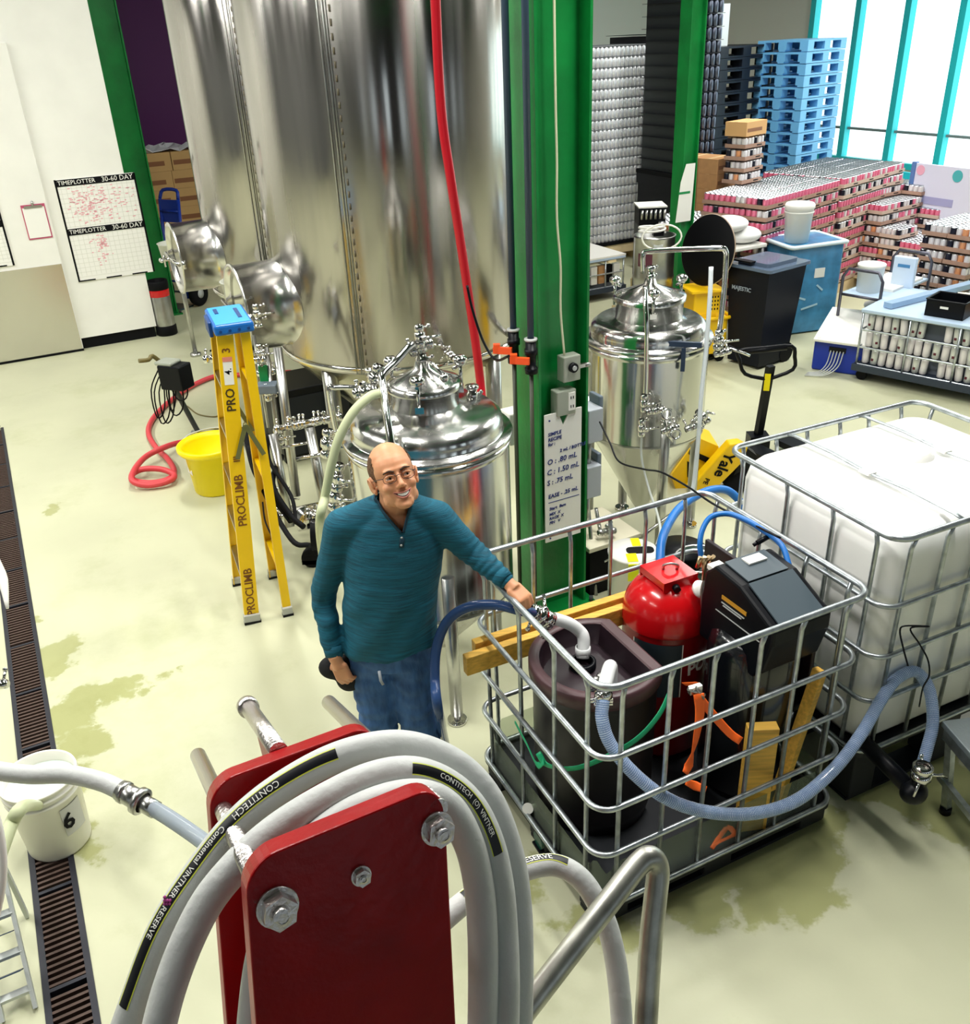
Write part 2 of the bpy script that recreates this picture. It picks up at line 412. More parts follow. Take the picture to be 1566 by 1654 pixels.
b.obj('pane', PANE, wn)
vv = wv[0]+pitch
while vv > 3.4:
    b = MB(); bbx((U1-.06, vv-.06, WLO), (U1+.1, vv+.06, WHI), b); b.obj('mullion', TEAL, wn); vv -= pitch
zt = WU(1445, 212, U1).z
b = MB(); bbx((U1+.0, 3.3, zt-.02), (U1+.08, 13.9, zt+.02), b); b.obj('transom', mat('grey_transom', '#7f8f92', .5), wn)
b = MB(); bbx((U1-.08, 3.3, WLO-.1), (U1, 13.9, WLO), b); b.obj('window_sill', TEAL, wn)
# ceiling with beams and tube lamps, the last lamp added for brightness
b = MB(Matrix.Rotation(AL, 4, 'Z')); bbx((U0, V0, CEILZ), (U1, V1, CEILZ+.15), b); struct(b.obj('ceiling', mat('ceiling_deck', '#3f4245', .8)))
b = MB(Matrix.Rotation(AL, 4, 'Z'))
for k in range(6): bbx((U0, -2+3.6*k, CEILZ-.35), (U1, -1.8+3.6*k, CEILZ), b)
struct(b.obj('trim_2', GREEN))
LAMPM = mat('lamp_diffuser', '#fffdf4', .4, emit=5.)
for (a, c) in LAMPS:
    t = thing('ceiling_light', '', ''); del t['label']; del t['category']; struct(t); t.location = UV(a, c, CEILZ-.14); t.rotation_euler = (0, 0, AL)
    b = MB(); bbx((-.2, -1.15, -.02), (.2, 1.15, .06), b); b.obj('housing', WHITE, t)
    b = MB(); bbx((-.16, -1.1, -.05), (.16, 1.1, -.02), b); b.obj('diffuser', LAMPM, t)
# ---- steel columns (green)
def column(c_uv, wdt=.25, depth=.25, h=CEILZ):
    o = bpy.data.objects.new('column', None); COL.objects.link(o); struct(o); o.location = UV(*c_uv); o.rotation_euler = (0, 0, AL)
    b = MB(); T = .014
    bbx((-wdt/2, -depth/2, 0), (-wdt/2+T, depth/2, h), b); bbx((wdt/2-T, -depth/2, 0), (wdt/2, depth/2, h), b); bbx((-wdt/2+T, -.045, 0), (wdt/2-T, -.032, h), b)
    b.obj('beam', GREEN, o)
    b = MB(); bbx((-wdt/2-.05, -depth/2-.05, 0), (wdt/2+.05, depth/2+.05, .02), b); b.obj('base_plate', GREEN, o)
    for sx in (-1, 1):
        for sy in (-1, 1):
            b = MB(); b.cyl((sx*(wdt/2+.025), sy*(depth/2+.025), .02), (sx*(wdt/2+.025), sy*(depth/2+.025), .05), .014, n=6); b.obj('bolt', DGREY, o)
    return o
C1U, C1V = uv(PZ(905, 985))
C1U += .02; C1V += .13
col1 = column((C1U, C1V), .31, .27)
c2p = PD(1102, 330, 9.4); C2U, C2V = uv(c2p); col2 = column((C2U, C2V), .18, .17)
c3 = uv(PZ(268, 508)); col3 = column((c3[0], c3[1]+.1), .3, .3)
# ---- wall boards and clipboard (flat print on the cooler wall)
def wframe(u, z, V=WALLV): return frame(UV(u, V, z), BU, UP)
def board(px0, py0, px1, py1, V, label):
    A = uv(WV(px0, py0, V)); zt_ = WV(px0, py0, V).z; B_ = uv(WV(px1, py1, V)); zb_ = WV(px1, py1, V).z
    t = thing('wall_planner', label, 'planner board', UV(A[0], V, zb_), AL)
    w_, h_ = B_[0]-A[0], zt_-zb_
    b = MB(); bbx((0, -.012, 0), (w_, 0, h_), b); b.obj('sheet', WPLAS, t)
    b = MB(); k = .02
    bbx((0, -.016, 0), (k, -.0121, h_), b); bbx((w_-k, -.016, 0), (w_, -.0121, h_), b)
    for y in (h_-.075, h_*.5-.04): bbx((0, -.016, y), (w_, -.0121, y+.07), b)
    for x in (.02, .36, .7): bbx((w_*x, -.016, 0), (w_*(x+.2), -.0121, .014), b)
    b.obj('border', BLACKM, t)
    gm = mat('planner_grid_ink', '#dcdcd2', .6)
    b = MB()
    for k in range(1, 16): bbx((w_*k/16-.002, -.0135, .06), (w_*k/16+.002, -.0121, h_*.5-.04), b); bbx((w_*k/16-.002, -.0135, h_*.5+.04), (w_*k/16+.002, -.0121, h_-.08), b)
    for k in range(1, 22):
        if k != 11: bbx((.02, -.0135, h_*k/22-.002), (w_-.02, -.0121, h_*k/22+.002), b)
    b.obj('grid', gm, t)
    rnd = random.Random(3); b = MB()
    for k in range(260):
        if k < 200: x = rnd.gauss(.36, .12) if k % 2 else rnd.uniform(.1, .95); z_ = rnd.gauss(.74, .1)
        else: x = rnd.gauss(.38, .06); z_ = rnd.gauss(.33, .08)
        if not (.06 < x < .94 and .06 < z_ < .94) or abs(z_-.5) < .06: continue
        l_ = rnd.uniform(.01, .035); bbx((w_*x, -.0145, h_*z_), (w_*x+l_, -.0137, h_*z_+.009), b)
    b.obj('handwriting', INKR, t)['kind'] = 'stuff'
    for y in (h_-.04, h_*.5-.005):
        T = frame(UV(A[0]+.03, V-.0165, zb_+y), BU, UP); text('TIMEPLOTTER', .062, WHITE, T, t, align='LEFT')
        T = frame(UV(A[0]+w_-.03, V-.0165, zb_+y), BU, UP); text('30-60 DAY', .072, WHITE, T, t, align='RIGHT')
    return t
board(86, 290, 250, 437, WALLV, 'white two-part wall planner with black header strips and faded red writing')
board(-150, 300, 24, 427, WALLV-.051, 'white planner board cut off at the left edge, on the cooler door')
p = WV(34, 337, WALLV-.052); q = WV(78, 383, WALLV-.052)
t = thing('clipboard', 'pink clipboard with white sheets hanging on the white cooler door', 'clipboard', UV(uv(p)[0], WALLV-.052, q.z), AL)
w_ = .24; h_ = .36
b = MB(); bbx((0, -.006, 0), (w_, 0, h_), b); b.obj('backing', mat('pink_board', '#c05070', .5), t)
b = MB(); bbx((.01, -.011, .015), (w_-.012, -.0062, h_-.03), b); b.obj('paper', WPLAS, t)
b = MB(); bbx((.03, -.02, h_-.035), (w_-.03, -.0112, h_-.01), b); b.cyl((w_/2, -.012, h_-.01), (w_/2, -.012, h_+.035), .012); b.obj('clip', POLD, t)
# ================================================================ TANKS
def clamp(mb, c, axis, r, w=.018):
    """tri-clamp ferrule ring with wing nut"""
    a = Vector(axis).normalized(); c = Vector(c)
    mb.lathe([(r, -w), (r*1.35, -w*.6), (r*1.35, w*.6), (r, w)], c, 16, a)
    s = a.orthogonal().normalized(); mb.cyl(c+s*r*1.3, c+s*(r*1.3+.03), .006, n=8); mb.ball(c+s*(r*1.3+.034), (.011, .006, .011), 6)
def valve(mb, c, axis, r=.02, s=1.):
    """butterfly valve: body, clamps and a lever handle"""
    a = Vector(axis).normalized(); c = Vector(c)
    mb.cyl(c-a*.05*s, c+a*.05*s, r, n=14); clamp(mb, c-a*.05*s, a, r); clamp(mb, c+a*.05*s, a, r)
    mb.lathe([(r, -.022), (r*1.5, -.018), (r*1.5, .018), (r, .022)], c, 16, a)
    n = Vector((0, 0, 1)) if abs(a.z) < .8 else Vector((.6, -.8, 0)); n = (n-a*a.dot(n)).normalized()
    mb.cyl(c, c+n*.05*s, .009, n=8); e = c+n*.05*s; h = (n*.35+a.cross(n)).normalized()
    mb.tube([e, e+h*.05*s, e+h*.11*s], .007, 8)
    mb.ball(e, .014, 6)
def big_tank(cu, cv, label, zb=1.15, R=.88, idx=0):
    c = UV(cu, cv); t = thing('fermenter_tank', label, 'tank', c, AL, 'tall steel fermenter tanks')
    H = 4.6
    b = MB(); b.lathe([(R-.01, zb-.012), (R, zb), (R, H), (R-.012, H+.01)], n=96); b.lathe([(R, H), (R*.93, H+.16), (R*.6, H+.33), (.2, H+.42), (0, H+.43)], n=64)
    b.obj('shell', TANK, t)
    b = MB(); b.lathe([(R-.02, zb-.01), (R-.04, zb-.03), (.12, .34), (.06, .30), (.05, .22), (0, .22)], n=64); b.obj('cone', steelmat('cone_steel', (.62, .58, .46, 1), .18), t)  # yellowish reflection is tinted into the cone's steel colour
    b = MB(); b.lathe([(R+.002, zb+.005), (R+.008, zb+.012), (R+.008, zb+.03), (R+.002, zb+.037)], n=96); b.obj('weld_band', POL, t)
    # vertical seam with riveted strip and sensor cable
    a = rad(-AL*57.2958-104.2)
    for da, wd in ((0, .006), (.02, .004), (-.035, .005)):
        b = MB(); q = Vector((math.cos(a+da), math.sin(a+da), 0)); b.tube([q*(R+.004)+UP*zb, q*(R+.004)+UP*H], wd, 6); b.obj('seam', POLD, t)
    q = Vector((math.cos(a+.045), math.sin(a+.045), 0))
    b = MB(); z_ = zb+.06
    while z_ < 3.6: b.cyl(q*(R+.002)+UP*z_, q*(R+.002)+UP*(z_+.035), .006, n=6); z_ += .07
    k = b.obj('cable_chain', mat('dark_cable', '#6b6350', .5), t); k['kind'] = 'stuff'
    # legs
    for k in range(4):
        a2 = rad(28+90*k); e = Vector((math.cos(a2), math.sin(a2), 0))*(R-.08)
        b = MB(); b.cyl(e+UP*.06, e+UP*(zb+.05), .055, n=20); b.obj('leg', POLD, t)
        b = MB(); b.cyl(e, e+UP*.02, .075, n=20); b.cyl(e+UP*.02, e+UP*.08, .025, n=12); b.obj('foot', POL, t)
    # manway facing -u
    zc = 1.53 if idx == 0 else 1.50
    d = Vector((-1, 0, 0)); c0 = d*(R-.12)+UP*zc; r = .285
    b = MB(); b.lathe([(r+.04, .06), (r+.012, .10), (r+.004, .13), (r, .40), (r+.012, .40), (r+.012, .415), (r-.02, .415), (r-.02, .30)], c0, 64, d); mw = b.obj('manway', mat('manway_steel', (.72, .71, .68, 1), .24, 1.), t)
    b = MB(); b.lathe([(r-.022, .38), (r-.07, .372), (r-.12, .35), (.05, .335), (0, .333)], c0, 64, d); b.obj('door', POL, mw)
    f = c0+d*.415
    b = MB(); b.tube([f+Vector((-.02, -.30, 0)), f+Vector((-.035, 0, 0)), f+Vector((-.02, .30, 0))], .014, 8); b.cyl(f, f+d*.10, .014, n=10); b.ball(f+d*.11, (.02, .05, .02), 8)
    for sy in (-1, 1): b.cyl(f+Vector((.02, .3*sy, -.035)), f+Vector((.02, .3*sy, .035)), .018, n=10)
    b.tube([f+Vector((-.09, -.03, -.05)), f+Vector((-.09, -.06, .05))], .008, 8); b.obj('door_yoke', POL, mw)
    # sample valves low on the shell and racking arm on the cone
    for ang, z_, s in ((-68, zb+.12, 1.), (-30, zb+.10, .9)):
        a2 = rad(ang)-AL; e = Vector((math.cos(a2), math.sin(a2), 0))
        b = MB(); b.cyl(e*(R-.02)+UP*z_, e*(R+.05)+UP*z_, .02, n=12); valve(b, e*(R+.10)+UP*z_, e, .02, s); b.tube([e*(R+.15)+UP*z_, e*(R+.19)+UP*(z_-.01), e*(R+.21)+UP*(z_-.06)], .012, 8); b.obj('sample_valve', POL, t)
    return t
TB = uv((-.55, 6.6)); big_tank(TB[0], TB[1], 'tall brushed steel conical tank directly behind the green column and yellow ladder')
TA = (TB[0], TB[1]+2.1); ta = big_tank(TA[0], TA[1], 'farther tall steel conical tank, partly hidden, nearest the white cooler wall', idx=1)
# yellow hazard strip on the near tank's cone, seen under the shell
def small_tank(name, label, c, rot, Rf, zf, Rb, zb, tip, neckr, neckz, lidz, feet, body=None):
    t = thing(name, label, 'tank', (c[0], c[1], 0), rot)
    body = body or TANK2
    dome = [(Rf-.005, zf-.012), (Rf, zf), (Rf-.004, zf+.012), (Rf*.9, zf+.014), (Rf*.885, zf+.02), (Rf*.895, zf+.05), (Rf*.87, zf+.085), (Rf*.78, zf+.115), (neckr+.04, neckz-.005), (neckr, neckz+.02)]
    b = MB(); b.lathe(dome, n=80); b.obj('dome', TANK2, t)
    b = MB(); b.lathe([(Rb, zf-.02), (Rb, zb)], n=80); b.lathe([(Rf-.01, zf-.02), (Rf-.004, zf-.012), (Rb+.004, zf-.05), (Rb, zf-.06)], n=80); b.obj('shell', body, t)
    b = MB(); b.lathe([(Rb, zb), (Rb-.01, zb-.01), (.06, tip+.04), (.035, tip), (0, tip)], n=64); b.obj('cone', body, t)
    b = MB(); b.lathe([(Rb+.003, zb+.006), (Rb+.004, zb), (Rb+.003, zb-.006)], n=64); b.obj('weld_band', POLD, t)
    b = MB(); b.lathe([(neckr, neckz-.01), (neckr, lidz-.03), (neckr+.012, lidz-.028), (neckr+.012, lidz-.02)], n=56); nk = b.obj('neck', TANK2, t)
    b = MB(); b.lathe([(neckr+.014, lidz-.028), (neckr+.014, lidz), (neckr-.004, lidz+.006), (.04, lidz+.065), (.03, lidz+.10), (0, lidz+.10)], n=56); b.obj('lid', TANK2, t)
    for k in range(3):
        a = rad(360*k/3+25)+rot; e = Vector((math.cos(a), math.sin(a), 0))
        b = MB(); b.cyl(e*(neckr+.03)+UP*(lidz-.08), e*(neckr+.03)+UP*(lidz+.05), .009, n=8)
        b.tube([e*(neckr-.01)+UP*(lidz+.03), e*(neckr+.03)+UP*(lidz+.045), e*(neckr+.05)+UP*(lidz+.04)], .009, 8)
        b.lathe([(.012, .04), (.034, .055), (.036, .075), (.022, .088), (0, .09)], e*(neckr+.03)+UP*lidz, 14); b.box(e*(neckr+.02)+UP*(lidz-.07), (.04, .04, .03)); b.obj('lid_clamp', POL, t)
    for k in range(feet):
        a = rad(-80+360*k/feet); e = Vector((math.cos(a), math.sin(a), 0))*(Rb-.0)
        b = MB(); b.cyl(e*.98+UP*.05, e*.98+UP*(zb+.25), .032, n=16); b.obj('leg', POLD, t)
        b = MB(); b.cyl(e*.98, e*.98+UP*.018, .05, n=18); b.cyl(e*.98+UP*.018, e*.98+UP*.07, .018, n=10); b.obj('foot', POL, t)
    return t
SC = Vector((-.255, 4.0, 0))
s1 = small_tank('brite_tank', 'squat steel tank with round lid directly behind the man', SC, 0, .405, 1.445, .385, .62, .22, .158, 1.57, 1.70, 3)
RC = Vector((1.06, 5.5, 0))
r1 = small_tank('pilot_tank', 'slim steel cone-bottomed tank with white tubes, right of the green column', RC, 0, .40, 1.40, .375, .80, .20, .205, 1.50, 1.655, 4)
def W(t, mb, name, m, label=None): return mb.obj(name, m, t, world=True, label=label)
# top pipework of the squat tank: bent steel arm, valves, spray ball nut, port
def P4(px, py, y): return PY(px, py, y)
b = MB(); top = SC+UP*1.80
b.cyl(top-UP*.02, top+UP*.03, .022, n=14); clamp(b, top+UP*.0, UP, .022)
valve(b, top+UP*.06, (.9, .3, .3), .02, .8); valve(b, top+Vector((0, -.03, .12)), (0, 0, 1), .016, .7)
b.tube([top+Vector((.0, 0, .02)), top+Vector((.06, -.08, 0)), top+Vector((.10, -.11, -.05))], .008, 8); b.ball(top+Vector((.10, -.11, -.05)), .022, 8)
W(s1, b, 'valve_assembly', POL)
b = MB(); pts = [P4(672, 560, 3.98), P4(664, 556, 3.95), P4(640, 582, 3.9), P4(618, 604, 3.83), P4(618, 620, 3.80), P4(623, 660, 3.7), P4(632, 720, 3.60), P4(640, 790, 3.56)]
b.tube(pts, .017, 14, sub=5); W(s1, b, 'steel_arm', POL)
b = MB(); b.cyl(P4(597, 690, 3.92)-UP*.05, P4(597, 684, 3.92)+UP*.0, .045, n=24); b.lathe([(.045, 0), (.05, .004), (.05, .016), (.038, .018), (.036, -.02), (0, -.02)], P4(597, 684, 3.92), 24); W(s1, b, 'port', POL)
for (px, py) in ((600, 600), (762, 628)):
    b = MB(); p = P4(px, py, 4.12); b.cyl(p-UP*.13, p+UP*.01, .02, n=12); clamp(b, p-UP*.03, UP, .02); b.lathe([(.014, 0), (.033, .006), (.033, .02), (0, .024)], p, 14); W(s1, b, 'pressure_port', POL)
b = MB(); p = P4(605, 610, 4.0); valve(b, p, (.4, .1, .9), .022, 1.); valve(b, P4(590, 632, 3.95), (1, 0, .1), .018, .8); W(s1, b, 'inlet_valve', POL)
# control valve stack at the left of the squat tank, handle frame
b = MB(); b.tube([P4(548, 720, 4.3), P4(531, 632, 4.3), P4(540, 625, 4.3), P4(578, 626, 4.3), P4(584, 634, 4.3), P4(586, 652, 4.3)], .014, 12, sub=4); W(s1, b, 'sight_pipe', POL)
b = MB(); p = P4(535, 790, 3.9)
for k, q in enumerate([(528, 715, 4.1), (540, 800, 4.0), (545, 770, 4.0)]): valve(b, P4(*q), (.2, .1, 1), .022, 1.1)
b.obj('outlet_valve', POL, s1, world=True)
# pilot tank pipework
t = r1
b = MB(); top = RC+UP*1.76
b.cyl(top-UP*.03, top+UP*.05, .02, n=12); clamp(b, top, UP, .02); clamp(b, top+UP*.05, UP, .02)
pts = [PY(1038, 440, 5.5), PY(1038, 412, 5.5), PY(1046, 405, 5.5), PY(1100, 402, 5.45), PY(1160, 400, 5.4), PY(1171, 404, 5.4), PY(1172, 420, 5.4), PY(1168, 480, 5.38), PY(1160, 545, 5.35)]
b.tube(pts, .016, 12, sub=5); W(t, b, 'overhead_pipe', POL)
b = MB(); p = PY(1160, 548, 5.35); valve(b, p, (.05, 0, 1), .02, .9); valve(b, p+Vector((.03, 0, -.08)), (1, 0, .2), .016, .7); b.tube([p+Vector((.05, 0, -.05)), p+Vector((.16, 0, -.09)), p+Vector((.2, 0, -.11))], .008, 8); W(t, b, 'pipe_valve', POL)
b = MB(); pts = [PY(1041, 462, 5.2), PY(1042, 490, 5.13), PY(1044, 530, 5.08), PY(1043, 600, 5.07), PY(1041, 655, 5.07)]
b.tube(pts, .014, 12, sub=4); W(t, b, 'front_pipe', POL)
b = MB()
for q, ax in (((1040, 650, 5.06), (0, 0, 1)), ((1058, 662, 5.05), (1, 0, .1)), ((1036, 690, 5.06), (0, 0, 1)), ((1082, 692, 5.04), (1, .1, .2)), ((1120, 688, 5.1), (1, .2, .3)), ((1135, 672, 5.12), (.6, 0, -.6))): valve(b, PY(*q), ax, .017, .75)
b.tube([PY(1070, 675, 5.04), PY(1078, 700, 5.04), PY(1086, 712, 5.04)], .01, 8); b.lathe([(.022, 0), (.034, 0), (.036, .01), (.034, .02), (.022, .02), (.022, 0)], PY(1075, 668, 5.0), 18, (0, -1, .3)); b.lathe([(.022, 0), (.034, 0), (.036, .01), (.034, .02), (.022, .02), (.022, 0)], PY(1090, 700, 5.0), 18, (0, -1, .3)); W(t, b, 'valve_cluster', POL)
b = MB(); q0 = PY(1105, 555, 5.13); b.box(q0, (.2, .02, .03), R=rad(-18)); b.box(PY(1103, 580, 5.12), (.025, .02, .14), R=rad(-18)); W(t, b, 'bracket', mat('dark_bracket', '#2a3a50', .4))
# loose hoses on the tanks
def hose(name, label, pts, r, m, cat='hose', n=12, sub=7, group=None):
    b = MB(); b.tube(pts, r, n, sub=sub); return tag(b.obj(name, m), label, cat, group)
MILK = mat('milky_hose', '#d5dcb4', .3, trans=.15, ior=1.2)
hose('tank_hose', 'milky translucent hose curving down the left side of the squat tank behind the man', [PY(612, 634, 3.78), PY(596, 640, 3.72), PY(570, 665, 3.66), PY(548, 705, 3.62), PY(535, 750, 3.6), PY(525, 800, 3.6), PY(516, 845, 3.62), PZ(520, 905, .12)], .02, MILK)
hose('steam_hose', 'translucent white tube running down the right side of the slim pilot tank', [PY(1148, 430, 5.2), PY(1146, 480, 5.15), PY(1140, 560, 5.12), PY(1132, 640, 5.08), PY(1128, 700, 5.06), PY(1120, 780, 5.05), PY(1112, 810, 5.0)], .013, mat('white_tube', '#dfe6ea', .35))
hose('drain_tube', 'thin grey tube hanging from the pilot tank to the white drum', [PY(1036, 700, 5.05), PY(1036, 740, 5.03), PY(1048, 790, 4.9), PY(1060, 825, 4.4), PY(1066, 855, 4.0), PY(1060, 880, 3.8)], .007, mat('grey_tube', '#b8bdb8', .4))
# red line in front of the big tank, leaning
rl = hose('red_line_hose', 'long red hose hanging in front of the big tank down behind the squat tank', [PY(690, -330, 5.40), PY(703, 0, 5.40), PY(712, 173, 5.42), PY(728, 290, 5.42), PY(745, 400, 5.44), PY(760, 500, 5.44), PY(770, 570, 5.42), PY(778, 640, 5.38), PY(790, 760, 5.0), PZ(800, 905, .05)], .027, REDL, n=14)
hose('extension_cord', 'black extension cord curving from the red hose across the big tank', [PY(754, 460, 5.38), PY(763, 500, 5.36), PY(780, 550, 5.3), PY(800, 580, 5.2), PY(822, 574, 4.9)], .008, BLACK, 'cord')
hose('column_cord', 'pale cord hanging down the face of the green column to the outlet', [PY(892, -300, C1Y:=(UV(C1U, C1V).y-.12)), PY(895, 30, C1Y), PY(897, 173, C1Y), PY(899, 260, C1Y), PY(899, 350, C1Y), PY(905, 430, C1Y), PY(905, 500, C1Y), PY(911, 572, C1Y)], .006, CORDW, 'cord')
# slate water pipes with orange ball valves, clipped beside the column
for k, (x0, x1, yb, yd, lab) in enumerate(((808, 829, 540, 4.62, 'left slate-grey water pipe with an orange-handled valve beside the green column'), (851, 857, 556, 4.5, 'right slate-grey water pipe with an orange-handled valve on the green column'))):
    a = PY(x1, yb, yd); t = thing('water_pipe', lab, 'pipe', a, 0, 'water pipes beside the green column')
    b = MB(); b.cyl((0, 0, 0), (0, 0, CEILZ-a.z), .017, n=14); b.obj('pipe', mat('slate_pvc', '#34465a', .35), t)
    b = MB(); b.lathe([(.017, .02), (.028, .02), (.028, -.02), (.033, -.02), (.033, -.05), (.026, -.05), (.026, -.12), (.033, -.12), (.033, -.15), (.016, -.15)], n=16); b.obj('valve_body', BLACK, t)
    b = MB(); b.lathe([(.03, .022), (.034, .026), (.034, .034), (.02, .036)], n=16); b.obj('ring', GREY, t)
    b = MB(); e = Vector((-.06, -.035, -.07)); b.box(e, (.10, .02, .035), R=rad(-18)); b.box(e+Vector((-.03, .012, .01)), (.035, .03, .045)); b.cyl((0, 0, -.08), e, .01, n=8); b.obj('handle', mat('orange_handle', '#ff5a22', .4), t)
    b = MB(); b.cyl((0, 0, -.15), (0, 0, -a.z+.02), .012, n=10); b.obj('drop_pipe', mat('copper_brown', '#3b4030', .4), t)
# outlet boxes, whiteboard, grey enclosures on the column
FV = C1V-.135
def onV(px, py, V): return WV(px, py, V)
def boxon(name, label, cat, px, py, w_, h_, dpt, m, V=FV-.03):
    p = onV(px, py, V); t = thing(name, label, cat, p, AL); b = MB(); b.box((0, dpt/2, 0), (w_, dpt, h_), bev=.006); b.obj('housing', m, t); return t
t = boxon('thermostat_box', 'grey thermostat box with a round black dial on the green column', 'thermostat', 924, 595, .105, .14, .07, mat('grey_steel_box', '#a9aea0', .4, .3))
b = MB(); b.cyl((0, -.001, .01), (0, -.02, .01), .026, n=20); b.obj('dial', BLACK, t); b = MB(); b.cyl((0, -.021, .01), (0, -.026, .01), .013, n=16); b.obj('knob', GREY, t)
b = MB(); b.box((.07, .02, 0), (.06, .02, .02)); b.cyl((.09, .02, 0), (.12, .02, -.005), .013, n=10); b.obj('bracket', POLD, t)
t = boxon('outlet_box', 'grey electrical outlet box with white receptacle below the thermostat', 'outlet', 915, 650, .12, .14, .07, mat('grey_steel_box', '#a9aea0', .4))
b = MB(); bbx((.01, -.006, -.045), (.05, 0, .055), b); b.obj('receptacle', WPLAS, t)
b = MB(); bbx((.02, -.008, .02), (.025, -.006, .035), b); bbx((.035, -.008, .02), (.04, -.006, .035), b); bbx((.02, -.008, -.03), (.025, -.006, -.015), b); bbx((.035, -.008, -.03), (.04, -.006, -.015), b); b.obj('slot', BLACK, t)
A = onV(878, 670, FV-.012); B_ = onV(936, 845, FV-.012); wbw = uv(B_)[0]-uv(A)[0]; zt_ = A.z; zb_ = onV(878, 876, FV-.012).z; hh = zt_-zb_
t = thing('note_board', 'narrow white board with a notch and handwritten blue notes on the green column', 'whiteboard', UV(uv(A)[0], FV-.012, zb_), AL)
b = MB(); b.prism([(0, 0), (wbw, 0), (wbw, hh), (wbw*.68, hh), (wbw*.5, hh-.08), (wbw*.36, hh), (0, hh)], .008, Matrix.Rotation(rad(90), 4, 'X')); b.obj('board', WPLAS, t)
def note(s, x, y, sz, sh=.15):
    T = frame(UV(uv(A)[0]+x*wbw, FV-.0215, zb_+y*hh), BU+UP*.04, UP); text(s, sz, INK, T, t, 'handwriting', align='LEFT', shear=sh, bold=.0006)
for s, x, y, sz in (('SIMPLE', .08, .85, .028), ('RECIPE', .08, .81, .028), ('for :', .08, .775, .026), ('2 mL / BOTTLE', .4, .71, .026), ('O : .80 mL', .05, .64, .044), ('C : 1.50 mL', .04, .56, .044), ('S : .75 mL', .04, .48, .042), ('EASE - .25 mL', .07, .37, .034),
                    ('Start  8am', .1, .27, .026), ('MIX  X', .1, .225, .024), ('RACK  X', .1, .19, .024), ('FIN   V', .1, .155, .024)): note(s, x, y, sz)
b = MB(); bbx((.08*wbw, -.0095, .32*hh), (.95*wbw, -.008, .325*hh), b)
for x, y in ((.12, .955), (.12, .03), (.55, .05)): b.cyl((x*wbw, -.008, y*hh), (x*wbw, -.013, y*hh), .005, n=8)
b.obj('ink_marks', INK, t)
EN = mat('light_grey_enclosure', '#b4b9c2', .4)
for k, (px, py, lab) in enumerate(((944, 692, 'upper light grey electrical enclosure on the right side of the green column'), (942, 783, 'lower light grey electrical enclosure on the right side of the green column'))):
    p = onV(px, py, FV+.05); tt = thing('electrical_enclosure', lab, 'electrical box', p, AL, 'enclosures on the green column')
    b = MB(); b.box((.075, .07, 0), (.10, .14, .20), bev=.006); b.obj('housing', EN, tt)
    b = MB(); b.box((.135, .09, .03), (.03, .11, .25), bev=.01); b.obj('cover', mat('slate_cover', '#6b7784', .4), tt)
    b = MB(); b.cyl((.07, .06, -.10), (.07, .06, -.32), .014, n=10); b.obj('conduit', POLD, tt)
p = PY(834, 685, 5.02); tt = thing('junction_box', 'white junction box on the left side of the green column', 'electrical box', p, AL)
b = MB(); b.box((0, 0, 0), (.16, .12, .2), bev=.008); b.obj('housing', WHITE, tt); b = MB(); b.box((-.09, -.02, 0), (.012, .09, .16), bev=.003); b.obj('cover', GREY, tt)
b = MB(); b.box((.12, 0, .02), (.10, .03, .03)); b.obj('bracket', POLD, tt)
# ================================================================ CAGES AND THEIR LOAD
C1O, C1R = Vector((.3555, 2.349, 0)), rad(25.06)
C2O, C2R = Vector((1.547, 2.942, 0)), rad(24.1)
def loc1(x, y, z): return C1O + Matrix.Rotation(C1R, 3, 'Z') @ Vector((x, y, z))
def loc2(x, y, z): return C2O + Matrix.Rotation(C2R, 3, 'Z') @ Vector((x, y, z))
def cage(name, label, o, rz, zs, zbot, xs, ys, pal):
    t = thing(name, label, 'cage', (o.x, o.y, 0), rz); r = .0115; W_, D_, cr = 1.2, 1.0, .075
    for i, z in enumerate(zs):
        b = MB(); rr = r*1.15 if i == 0 else r
        b.tube([(x, y, z) for x, y in rrect(0, 0, W_, D_, cr, 7)], rr, 10, closed=True); b.obj('rail', GALV, t)
    zt = zs[0]-.01
    for x in xs:
        for y in (.0, D_):
            k = .012 if y == 0 else -.012
            b = MB(); b.tube([(x, y+k*0, zt), (x, y+k, zt-.05), (x, y+k, zbot)], .0095, 8, flat=(1, 0, 0)); b.obj('upright', GALV, t)
    for y in ys:
        for x in (0, W_):
            k = .012 if x == 0 else -.012
            b = MB(); b.tube([(x, y, zt), (x+k, y, zt-.05), (x+k, y, zbot)], .0095, 8, flat=(0, 1, 0)); b.obj('upright', GALV, t)
    # pallet base
    m = pal
    b = MB(); b.prism(rrect(.0, .0, W_, D_, .05), .022, z0=zbot-.03); b.obj('pallet_deck', m, t)
    for x in (.09, .6, 1.11):
        for y in (.09, .5, .91):
            b = MB(); b.box((x, y, (zbot-.03)/2+.008), (.14, .14, zbot-.046), bev=.006); b.obj('pallet_block', m, t)
    for y in (.09, .5, .91):
        b = MB(); b.box((.6, y, .008), (1.16, .12, .016)); b.obj('pallet_runner', m, t)
    return t
XS = (.09, .286, .475, .683, .87, 1.09); YS = (.105, .335, .604, .90)
Z1 = (1.19, .883, .639, .411, .137)
cg = cage('tote_cage', 'open grey tubular cage holding the brown drum, red tank and black compressor', C1O, C1R, Z1, .13, XS, YS, mat('pallet_black', '#191c22', .6))
b = MB()
b.prism(rrect(.03, .03, 1.17, .97, .05), .004, z0=.105)
b.lathe([(0, 0)], n=3) if False else None
b.obj('floor_sheet', mat('sheet_steel_wet', '#59625a', .35, .3, var=.5, vs=9), cg)
